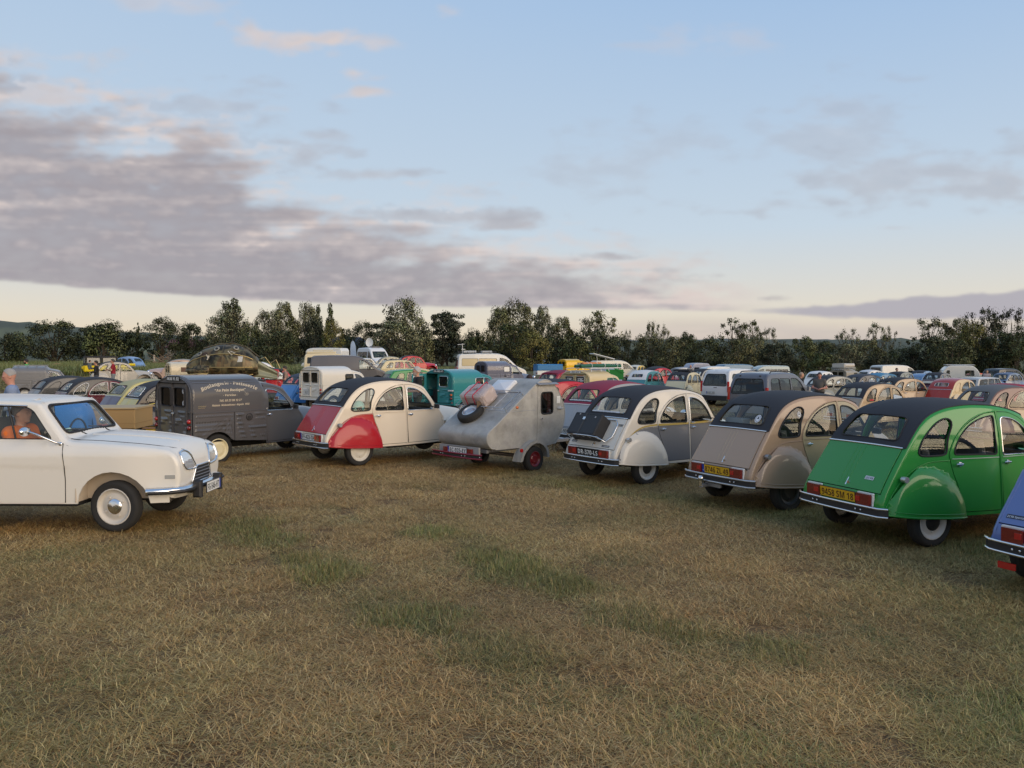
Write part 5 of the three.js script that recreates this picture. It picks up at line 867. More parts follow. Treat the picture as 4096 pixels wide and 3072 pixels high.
const redGrey = smallCar('parked_car', 'grey rounded car with crimson fabric roof towing the silver teardrop caravan', [1.72, -.06, -17.25], R(40), {
  body: [.31, .315, .325], roof: [.26, .022, .050], plate: ['EC-935-EY', 'white end'], strip: M.white,
  extra(t) { obj('banner', lidPatch(-.40, .32, SC.p.near(-.245, 1.142), SC.p.near(-.222, 1.172), .004), words('Elles ne font pas de vieux', '#2a2c30', 512, 40, 'italic 26px sans-serif', '#c4c6ca'), t); }
});
smallCar('parked_car', 'bright red rounded car with black roof just behind the silver teardrop caravan', [0.50, -.08, -19.4], R(40), { body: [.48, .012, .022] });
const blueCar = smallCar('parked_car', 'blue rounded car cut off by the right edge of the view', [5.2, -.03, -6.72], R(24), {
  body: [.115, .175, .40], plate: ['CW-188-QY', 'white band'],
  extra(t) { obj('badge', lidPatch(-.50, -.33, SC.p.near(-.606, .638), SC.p.near(-.586, .668)), words('2CV6 Special', '#c8ccd4', 256, 52, 'bold 40px sans-serif', '#20263a'), t); obj('reflector', block(.02, .06, .16, -.70, .25, -.42, .005), M.red, t); }
});

// ---- the bakery van
{
  const { boxMap, xr } = VN;
  const lettering = ink(1400, 620, (g, W, H) => {
    const X = x => (x + .42) / 1.30 * W, Y = a => H - (a - .04) / .60 * H; g.fillStyle = '#cdbfa6'; g.textAlign = 'center'; g.textBaseline = 'middle';
    const arcText = (text, x0, x1, a0, rise, font) => { g.font = font; const tot = g.measureText(text).width; let run = 0; for (const ch of text) { const cw = g.measureText(ch).width, t = (run + cw / 2) / tot, k = 2 * t - 1, x = mix(x0, x1, t), a = a0 + rise * (1 - k * k), sl = -rise * 4 * k / (x1 - x0) * .9; g.save(); g.translate(X(x), Y(a)); g.rotate(-Math.atan(sl)); g.scale((X(x1) - X(x0)) / tot * 1.02, 1.12); g.fillText(ch, 0, 0); g.restore(); run += cw; } };
    const lineText = (text, x0, x1, a, font, tl = 0) => { g.font = font; const tw = g.measureText(text).width; g.save(); g.translate((X(x0) + X(x1)) / 2, Y(a)); g.rotate(tl); g.scale((X(x1) - X(x0)) / tw, 1); g.fillText(text, 0, 0); g.restore(); };
    arcText('Boulangerie - Patisserie', -.36, .82, .425, .145, 'italic bold 92px serif');
    lineText('“Au Pain Rustique”', -.09, .56, .415, 'italic bold 70px serif');
    lineText('- Vervins -', .08, .38, .315, 'italic bold 52px serif'); lineText('Tél. 03 23 98 12 57', .0, .47, .215, 'italic bold 56px serif'); lineText('Maison  Mahoudeaux  depuis  1934', -.15, .635, .13, 'italic bold 50px serif');
    g.strokeStyle = '#9a948a'; g.lineWidth = 5; g.beginPath(); g.ellipse(X(.585), Y(.325), 44, 26, 0, 0, 7); g.stroke(); g.font = 'bold 26px serif'; g.fillText('PR', X(.585), Y(.325)); g.beginPath(); g.moveTo(X(.555), Y(.345)); g.lineTo(X(.54), Y(.40)); g.stroke();
    g.fillStyle = '#b9a878'; g.font = 'italic 22px serif'; g.fillText('Pièces anciennes par', X(-.42) + 62, Y(.125)); g.fillText('Thierry Jouanno', X(-.42) + 60, Y(.095));
  });
  const badge = ink(128, 160, g => { g.fillStyle = '#a8a8a4'; g.beginPath(); g.ellipse(64, 80, 58, 76, 0, 0, 7); g.fill(); g.strokeStyle = '#3a3a3a'; g.lineWidth = 5; g.beginPath(); g.ellipse(64, 80, 46, 62, 0, 0, 7); g.stroke(); g.fillStyle = '#3a3a3a'; g.font = 'bold 44px serif'; g.textAlign = 'center'; g.fillText('PH', 64, 96); });
  boxVan('bakery_van', 'dark grey bakery van with cream lettering and cream wheels', [-6.133, .025, -15.194], R(50.14), {
    body: [.090, .087, .090], plate: ['4636 YL 02', 'black'], rim: creamRim, rough: .38,
    extra(t) {
      const g = normUV(sheet([[-.42, .04], [.88, .04], [.88, .64], [-.42, .64]], [], boxMap, { e: .06, t: 0, lift: .003 })); obj('lettering', g, lettering, t);
      const b = obj('oval_badge', rearPlane(.12, .17), badge, t); b.position.set(xr - .006, 1.12, -.635);
      for (const y of [1.40, 1.18]) { const s = obj('round_sticker', rearPlane(.10, .10), sticker, t); s.position.set(xr - .004, y, .40); }
      obj('parcel', block(.25, .3, .3, -.2, 1.2, .22, .02), matte([.35, .24, .03]), t);
      for (const y of [1.545, 1.60, 1.64]) obj('roof_bead', bar(Array.from({ length: 9 }, (_, i) => { const x = mix(xr + .04, .92, i / 8), p = boxMap(x, .58 + (y - 1.545) * 1.1); return [p[0], p[1] + .003, p[2] + .003]; }), .004, false, 4), paint([.090, .087, .090], .38), t);
    }
  });
}
// ---- the silver teardrop caravan
{
  const O = smooth([[-0.93, 0.475], [-1.02, 0.49], [-1.109, 0.585], [-1.13, 0.70], [-1.075, 0.792], [-0.838, 0.941], [-0.464, 1.195], [-0.076, 1.458], [0.124, 1.587], [0.287, 1.664], [0.453, 1.681], [0.621, 1.615], [0.794, 1.457], [0.947, 1.198], [0.981, 1.027], [0.949, 0.816], [0.841, 0.611], [0.70, 0.45]], false, .05);
  const hw = .644, p = profile(O, () => hw, .012, () => .004), sMap = (x, y) => [x, y, hw];
  const rr = rngOf(12), brushed = (base, seed) => { const r = rngOf(seed); return canvasTex(512, 512, (g, w) => { g.fillStyle = base; g.fillRect(0, 0, w, w); for (let i = 0; i < 260; i++) { const v = r() < .5 ? 0 : 255; g.fillStyle = `rgba(${v},${v},${v * .96 | 0},${.010 + r() * .018})`; const R0 = 20 + r() * 70; g.beginPath(); g.arc(r() * w, r() * w, R0, 0, 7); g.fill(); } for (let i = 0; i < 900; i++) { const v = r() < .5 ? 30 : 230; g.strokeStyle = `rgba(${v},${v},${v},.05)`; g.lineWidth = 1 + r() * 2; const x = r() * w, y = r() * w, a = r() * 6.3; g.beginPath(); g.moveTo(x, y); g.lineTo(x + cos(a) * 26, y + sin(a) * 26); g.stroke(); } }); };
  const bt = brushed('#aaa7a0', 3); bt.wrapS = bt.wrapT = THREE.RepeatWrapping;
  const sideM = new THREE.MeshStandardMaterial({ map: bt, roughness: .6, metalness: .12 }), skinM = sideM;
  const t = thing('teardrop_caravan', 'silver homemade teardrop caravan with spare wheel and plate EC-935-EY', 'caravan', [-0.124, -.025, -14.628], R(46.3));
  const win = rrect(.285, 1.035, .615, 1.44, .075), door = [[.165, .50], [.645, .475], [.665, 1.535], [.20, 1.565]];
  obj('top_skin', merge([p.strip(0, p.L, [], { e: .08 }), ...both(p.shoulder(0, p.L))]), skinM, t);
  const side = [...p.side, [.5, .44], [-.9, .465]];
  obj('side_panel', sheet(side, [door, ], sMap, { e: .2, t: .02 }), sideM, t); obj('side_panel', mirrorZ(sheet(side, [], sMap, { e: .2, t: .02 })), sideM, t);
  obj('edge_bead', bar(p.side.map(q => [q[0], q[1], hw + .002]), .008, false, 5), sideM, t);
  for (const y of [.95]) obj('panel_seam', bar([[-.80, y + .17, hw + .001], [.14, y + .17, hw + .001]], .003, false, 4), M.alu, t);
  const d = obj('door', sheet(inset(door, .005), [win], sMap, { e: .2, t: .03, lift: .004 }), sideM, t);
  obj('window', sheet(win, [], sMap, { t: 0, lift: -.004 }), M.darkGlass, d); obj('window_seal', bar(ring(win, sMap, .008), .014, true, 5), M.rubber, d); obj('lock', rod(.014, .05, .285, .955, hw + .02, 'z'), M.chrome, d);
  const check = printed(128, 128, g => { g.fillStyle = '#d8c8c4'; g.fillRect(0, 0, 128, 128); g.fillStyle = 'rgba(170,20,25,.6)'; for (let i = 0; i < 8; i++) { g.fillRect(i * 16, 0, 8, 128); g.fillRect(0, i * 16, 128, 8); } });
  obj('curtain', normUV(sheet([[.30, 1.43], [.60, 1.43], [.60, 1.30], [.53, 1.25], [.42, 1.32]], [], (x, y) => [x, y, hw - .03 + .008 * sin(x * 90)], { e: .03, t: 0 })), check, d); obj('curtain', normUV(sheet([[.50, 1.24], [.60, 1.30], [.605, 1.05], [.48, 1.05]], [], (x, y) => [x, y, hw - .03 + .008 * sin(x * 90)], { e: .03, t: 0 })), check, d);
  obj('drip_cap', merge([at(block(.56, .02, .09, 0, 0, 0, .006), .44, 1.60, hw + .03, .35)]), M.steel, t); obj('vent', merge([block(.10, .14, .012, .775, 1.285, hw + .006, .003), ...Array.from({ length: 5 }, (_, i) => block(.085, .006, .008, .775, 1.235 + i * .025, hw + .015, .002))]), M.white, t);
  obj('grab_handle', merge([block(.13, .02, .02, .82, 1.12, hw + .03, .006), block(.11, .045, .012, .80, 1.14, hw + .006, .003)]), M.alu, t); obj('side_marker', ball(.03, -.36, 1.19, hw, [1.3, .9, .8], 10), M.amber, t);
  obj('frame', merge([block(1.7, .06, .05, -.15, .44, .46), block(1.7, .06, .05, -.15, .44, -.46), block(.06, .06, 1.1, -1.0, .44, 0), block(1.2, .07, .06, 1.25, .40, 0), rod(.035, 1.3, 0, .26, 0, 'z'), block(1.4, .05, 1.1, -.2, .47, 0)]), M.steel, t);
  obj('inner_box', merge([block(1.3, .8, .02, -.1, .9, 0), block(.02, .9, 1.0, -.1, 1.0, 0)]), matte([.12, .08, .05]), t);
  for (const k of [1, -1]) {
    const arcP = Array.from({ length: 11 }, (_, i) => { const a = mix(PI * 1.05, -.08, i / 10); return [cos(a) * .34 - (i < 3 ? .10 * (1 - i / 3) : 0), .27 + sin(a) * .31]; });
    obj('mudguard', merge([sheet([[0, 0], [1, 0], [1, 1], [0, 1]], [], (u, v) => { const f = u * 10, i = clamp(floor(f), 0, 9), q = f - i, x = mix(arcP[i][0], arcP[i + 1][0], q), y = mix(arcP[i][1], arcP[i + 1][1], q); return [x, y, k * mix(hw - .04, hw + .16, v)]; }, { e: .1, t: .008 }), sheet([...arcP, ...arcP.slice().reverse().map(([x, y]) => [x * .86, .27 + (y - .27) * .84])], [], (x, y) => [x, y, k * (hw + .16)], { e: .1, t: .008 })]), sideM, t);
    wheel(t, 0, .235, k * (hw + .06), { r: .238, wd: .13, rim: .14, rimMat: paint([.17, .012, .02]), nuts: 4 });
    obj('tail_light', block(.05, .105, .13, -1.20, .43, k * .315 - .02, .012), M.redDark, t);
  }
  obj('reflector', rod(.035, .02, -.42, .43, hw + .165, 'z'), M.red, t);
  const bx = z => -1.27 + .05 * (z / .66) ** 2; obj('bumper', sheet([[-.68, .325], [.62, .325], [.62, .395], [-.68, .395]], [], (u, v) => [bx(u), v, u], { e: .1, t: 0 }), M.black, t); for (const y of [.327, .397]) obj('bumper_rail', bar(Array.from({ length: 9 }, (_, i) => { const z = mix(-.69, .63, i / 8); return [bx(z) - .008, y, z]; }), .014, false, 6), paint([.20, .010, .03]), t); for (const z of [-.42, -.35, .16, .24, .58]) obj('bumper_bolt', ball(.012, bx(z) - .008, .362, z, [.6, 1, 1], 8), M.chrome, t);
  obj('light_board', block(.04, .15, 1.05, -1.16, .44, -.02, .01), matte([.30, .29, .28]), t);
  plate(t, 'EC-935-EY', 'white band', -1.205, .442, -.03, .50, .105);
  const S = (x, z, h) => { const y = .80 + (x + 1.055) * .668, n = [-.555, .832]; return [x + n[0] * h, y + n[1] * h, z]; };
  const sp = new THREE.Group(); sp.name = 'spare_wheel'; t.add(sp); sp.position.set(...S(-.73, -.14, .075)); sp.rotation.set(-PI / 2, 0, 0); const tlt = new THREE.Quaternion().setFromAxisAngle(new THREE.Vector3(0, 0, 1), .588); sp.quaternion.premultiply(tlt);
  obj('tyre', tyreGeo(.255, .13, .145), M.tyre, sp); obj('rim', rimGeo(.145, .13), M.alu, sp);
  const rk = [[-.60, -.62], [-.60, .62], [-.17, .62], [-.17, -.62]];
  obj('luggage_rack', merge([bar(rk.map(([x, z]) => S(x, z, .05)), .007, true, 5), bar(rk.map(([x, z]) => S(x - .02, z * 1.02, .13)), .007, true, 5), ...[-.62, -.35, -.1, .1, .35, .62].map(z => bar([S(-.60, z, .05), S(-.62, z * 1.02, .13)], .005, false, 5)), ...[-.5, -.25, 0, .25, .5].map(z => bar([S(-.60, z, .05), S(-.17, z, .05)], .005, false, 5)), ...rk.map(([x, z]) => bar([S(x, z, -.01), S(x, z, .06)], .008, false, 5))]), M.alu, t);
  const hz = obj('roof_hatch', (() => { const a = (x, z, h) => S(x, z, h); const g = []; const c = [[-.14, -.32], [-.14, .16], [.16, .16], [.16, -.32]]; const mk = (l, m) => { const P = []; for (let i = 0; i < 4; i++) { const [x, z] = c[i], [x2, z2] = c[(i + 1) % 4]; const cx = .01, cz = -.08; P.push([a(mix(x, cx, 1 - l), mix(z, cz, 1 - l), m)]); } return P.map(q => q[0]); }; const l0 = mk(1, .0), l1 = mk(1, .055), l2 = mk(.9, .075), ap = S(.01, -.08, .115); const P = [], N = [], I = []; const tri = (p, q, r) => { const k = P.length / 3; P.push(...p, ...q, ...r); const n = new THREE.Vector3(q[0] - p[0], q[1] - p[1], q[2] - p[2]).cross(new THREE.Vector3(r[0] - p[0], r[1] - p[1], r[2] - p[2])).normalize(); if (n.x * -.555 + n.y * .832 < -.3) n.negate(); for (let j = 0; j < 3; j++) N.push(n.x, n.y, n.z); I.push(k, k + 1, k + 2); }; for (let i = 0; i < 4; i++) { const j = (i + 1) % 4; for (const [A, B] of [[l0, l1], [l1, l2]]) { tri(A[i], A[j], B[j]); tri(A[i], B[j], B[i]); } tri(l2[i], l2[j], ap); } return geoOf(P, N, I); })(), new THREE.MeshPhysicalMaterial({ color: col([.66, .67, .69]), roughness: .35, side: THREE.DoubleSide }), t);
  // the wrapped load on the rack
  const w = thing('wrapped_box', 'brown box in clear plastic with red straps on the caravan rack', 'box', onThing(t, S(-.40, -.22, .17)), R(46.3), undefined, .588); w.scale.setScalar(.86);
  const r2 = rngOf(4); const film = sheet([[0, 0], [1, 0], [1, 1], [0, 1]], [], (u, v) => { const a = u * 2 * PI, th = (v - .5) * PI, q = x => Math.sign(x) * abs(x) ** .35; const n = 1 + .07 * (vn(u * 14 + 3, v * 9) - .5) + .05 * (vn(u * 40, v * 22) - .5); return [.24 * q(cos(th)) * q(cos(a)) * n, .17 * q(sin(th)) * n, .37 * q(cos(th)) * q(sin(a)) * n]; }, { e: .035, t: 0 });
  obj('box', block(.33, .20, .56, 0, -.01, 0, .02), matte([.30, .20, .15]), w); obj('plastic_wrap', film, new THREE.MeshPhysicalMaterial({ color: col([.72, .60, .56]), roughness: .28, transmission: .4, thickness: 0, side: THREE.DoubleSide }), w);
  for (const z of [-.12, .12]) obj('strap', bar(rrect(-.265, -.17, .265, .195, .05).map(([a, b]) => [a, b, z + b * .12]), .012, true, 5), matte([.42, .02, .05], .6), w);
}
// ------------------------------------------------------------------ the white estate car on the left
const AM = memo('am', () => {
  const E = [...smooth([[-0.86, 0.34, 1], [-0.90, 0.55], [-0.88, 0.86], [-0.80, 1.0], [-0.56, 1.40], [-0.45, 1.455], [-0.1, 1.475], [0.6, 1.49], [1.1, 1.484], [1.42, 1.472], [1.52, 1.455, 1]], false, .06).slice(0, -1),
    ...smooth([[1.52, 1.455, 1], [1.83, 1.065, 1]], false, .08).slice(0, -1), ...smooth([[1.83, 1.065, 1], [1.90, 1.026], [2.2, 1.012], [2.6, 0.982], [2.88, 0.945], [3.0, 0.912], [3.07, 0.85], [3.105, 0.75], [3.11, 0.60], [3.085, 0.47], [3.03, 0.37]], false, .05)];
  const w = (x, y) => { let v = y < .86 ? .705 - .02 * (.86 - y) ** 2 * 4 : mix(.705, .635, sm(.86, 1.06, y)); if (y > 1.06) v = .635 - (y - 1.06) * .16; return v - .125 * sm(2.35, 3.12, x) ** 1.4 - .05 * sm(.2, -.9, x) + .006 * sm(.72, .78, y) * sm(2.0, 1.85, x); };
  const spec = { E, w, sh: .045, crown: (x, y) => x > 1.8 ? .055 * sm(1.8, 2.0, x) * sm(3.1, 2.9, x) + .018 : x > 1.4 ? .03 : .045, yb: .33, wheels: [0, 2.40], ar: .40, r: .293, wd: .135, rim: .205,
    wins: [rpoly([[.97, 1.06, .03], [1.705, 1.055, .03], [1.465, 1.378, .10], [1.37, 1.42, .08], [.97, 1.42, .03]], .04), rpoly([[.22, 1.06], [.89, 1.06], [.89, 1.425], [.34, 1.415]], .05), rpoly([[-.62, 1.06], [.14, 1.06], [.26, 1.41], [-.42, 1.39]], .06)],
    ws: { lo: [1.80, 1.10], hi: [1.545, 1.425], h0: .535, h1: .54, r: .07, seal: .017 }, rear: { lo: [-.80, 1.0], hi: [-.58, 1.38], h: .5 }, seal: .006, e: .07,
    doors: [{ c: [[.93, .345], [1.866, .345], [1.878, .6], [1.856, .88], [1.832, 1.01], [1.49, 1.405], [1.40, 1.432], [.93, 1.438]], r: .03, wins: [0], name: 'front_door', handle: [1.03, .88] }, { c: [[.10, .60], [.28, .345], [.915, .345], [.915, 1.438], [.33, 1.43], [.12, 1.02]], r: .05, wins: [1], name: 'rear_door', handle: [.25, .88] }] };
  return bodyShape('am', spec);
});
function estateCar(name, label, pos, yaw, o = {}) {
  const { p, spec } = AM;
  return roadVehicle(name, label, 'car', AM, pos, yaw, { bumpers: [], ...o, extra(t) {
    const u = y => { let b = p.near(3.1, y), d = 9; for (let q = p.L - .9; q < p.L; q += .01) { const k = abs(p.pt(q).y - y); if (k < d && p.pt(q).x > 2.9) { d = k; b = q; } } return b; };
    const lamp = k => { const a = u(.68), b = u(.885); return rpoly([[k * .20, a + .015], [k * .45, a], [k * .535, a - .04], [k * .53, b + .02], [k * .40, b], [k * .30, b + .03]].map(q => q), .05); };
    for (const k of [1, -1]) {
      const c = lamp(k), hl = obj('headlight', sheet(c, [], p.topMap, { t: 0, lift: .006 }), M.lens, t); obj('bezel', bar(ring(c, p.topMap, .008), .012, true, 6), M.chrome, hl);
      obj('turn_signal', sheet(rrect(2.955, .60, 3.065, .645, .008), [], (x, y) => [x, y, k * (spec.w(x, y) + .004)], { t: .01, lift: k > 0 ? 0 : 0 }), M.lens, t);
      obj('bumper_guard', merge([block(.10, .20, .085, 3.20, .44, k * .29, .02), block(.14, .09, .07, 3.13, .44, k * .29, .02)]), M.black, t);
      obj('wiper', bar([[1.86, 1.06, k * .25 - .05], [1.80, 1.13, k * .25 + .05], [1.775, 1.15, k * .25 + .28]], .009, false, 5), M.black, t);
      obj('wing_mirror', merge([at(ball(.085, 0, 0, 0, [.45, .62, 1.05], 14), 1.50, 1.155, k * .80), bar([[1.81, 1.005, k * .66], [1.78, 1.03, k * .72], [1.62, 1.12, k * .78], [1.53, 1.155, k * .79]], .012, false, 6), ball(.025, 1.81, 1.0, k * .66, [1, 1, .6], 8)]), M.chrome, t);
    }
    const gc = [[-.30, u(.50)], [.30, u(.50)], [.20, u(.69)], [-.20, u(.69)]]; const gr = obj('grille', sheet(rpoly(gc, .03), [], p.topMap, { t: 0, lift: .004 }), M.black, t); obj('grille_frame', bar(ring(rpoly(gc, .03), p.topMap, .008), .012, true, 6), M.chrome, gr); for (let i = 1; i < 5; i++) { const q = mix(u(.50), u(.69), i / 5), h = mix(.28, .2, i / 5); obj('grille_bar', bar(ring([[-h, q], [0, q], [h, q]], p.topMap, .008), .006, false, 5), M.steel, gr); }
    const bz = Array.from({ length: 15 }, (_, i) => { const z = mix(-.74, .74, i / 14), a = abs(z); return [3.17 - .05 * (a / .6) ** 2 - (a > .58 ? (a - .58) * 1.9 : 0), .47, min(.70, a) * Math.sign(z)]; });
    const bp = obj('front_bumper', bar(bz, .042, false, 8), M.chrome, t); obj('bumper_strip', bar(bz.map(([x, y, z]) => [x + .028, y - .012, z * 1.03]), .024, false, 6), M.black, bp);
    const rb = obj('rear_bumper', bar(bz.map(([x, y, z]) => [-.90 - (x - 3.11) * .9, .42, z]), .04, false, 8), M.chrome, t);
    obj('roof_gutter', bar(Array.from({ length: 14 }, (_, i) => { const x = mix(-.40, 1.40, i / 13); return [x, pw([[-.4, 1.41], [.2, 1.43], [1.0, 1.437], [1.4, 1.425]], x), spec.w(x, 1.43) + .010]; }), .009, false, 5), M.chrome, t); obj('roof_gutter', bar(Array.from({ length: 14 }, (_, i) => { const x = mix(-.40, 1.40, i / 13); return [x, pw([[-.4, 1.41], [.2, 1.43], [1.0, 1.437], [1.4, 1.425]], x), -spec.w(x, 1.43) - .010]; }), .009, false, 5), M.chrome, t);
    for (const q of [-.28, .28]) obj('bonnet_crease', bar(ring(Array.from({ length: 10 }, (_, i) => { const s = mix(p.near(1.95, 1.015), p.near(2.95, .93), i / 9); return [q * mix(1, .75, i / 9), s]; }), p.topMap, .002), .006, false, 4), paint(o.body), t);
    for (const k of [1, -1]) obj('bonnet_seam', bar(ring([...Array.from({ length: 9 }, (_, i) => [k * .535, mix(p.near(1.86, 1.02), p.near(2.86, .95), i / 8)]), [k * .50, p.near(2.98, .92)], [k * .34, p.near(3.03, .89)]], p.topMap, .001), .004, false, 4), M.rubber, t);
    for (const k of [1, -1]) obj('door_gap', bar([[1.866, .345], [1.878, .6], [1.872, .75], [1.856, .88], [1.832, 1.01]].map(([x, y]) => [x + .004, y, k * (spec.w(x, y) + .001)]), .005, false, 5), M.rubber, t);
    obj('quarter_bar', bar([[1.175, 1.42, spec.w(1.175, 1.42) + .0], [1.29, 1.06, spec.w(1.29, 1.06) + .0]], .011, false, 5), M.black, t); obj('dashboard', block(.26, .10, 1.15, 1.72, .99, 0, .04), matte([.05, .05, .055]), t); obj('steering_wheel', merge([at(new THREE.TorusGeometry(.19, .012, 6, 20), 1.45, 1.02, -.30, 0, PI / 2, 0)]), M.black, t);
    if (o.more) o.more(t);
  } });
}
const amiPos = [-6.867, .093, -9.364], whiteCar = estateCar('parked_car', 'white estate car with chrome mirrors facing right at the left edge', amiPos, R(-1), {
  body: [.72, .69, .63], cap: M.chrome, capR: .092, rim: matte([.56, .52, .46], .45), steer: R(-6), seats: [[1.15, .62, .30], [1.15, .62, -.30], [.25, .62, 0, 1.1]], plate: ['FG-546-HT', 'white end', 3.262, .44, 0, .40, .115, 0, 1], trim: M.rubber,
  more(t) {
    obj('sticker', normUV(sheet([[.40, AM.p.near(1.785, 1.12)], [.50, AM.p.near(1.785, 1.12)], [.49, AM.p.near(1.735, 1.185)], [.40, AM.p.near(1.735, 1.185)]], [], AM.p.topMap, { t: 0, lift: -.010 })), matte([.45, .62, .55], .6), t);
    for (const k of [1, -1]) obj('inner_wing', merge([sheet([[1.95, .36], [2.9, .36], [2.8, .62], [2.6, .80], [2.2, .80], [2.02, .60]], [], (x, y) => [x, y, k * .47], { t: .01 }), block(.02, .4, .25, 1.99, .55, k * .57, .004)]), paint([.55, .47, .38]), t);
    obj('vent_grille', at(block(.04, .006, .34, 0, 0, 0, .002), 1.88, 1.045, .22), M.steel, t);
  }
});
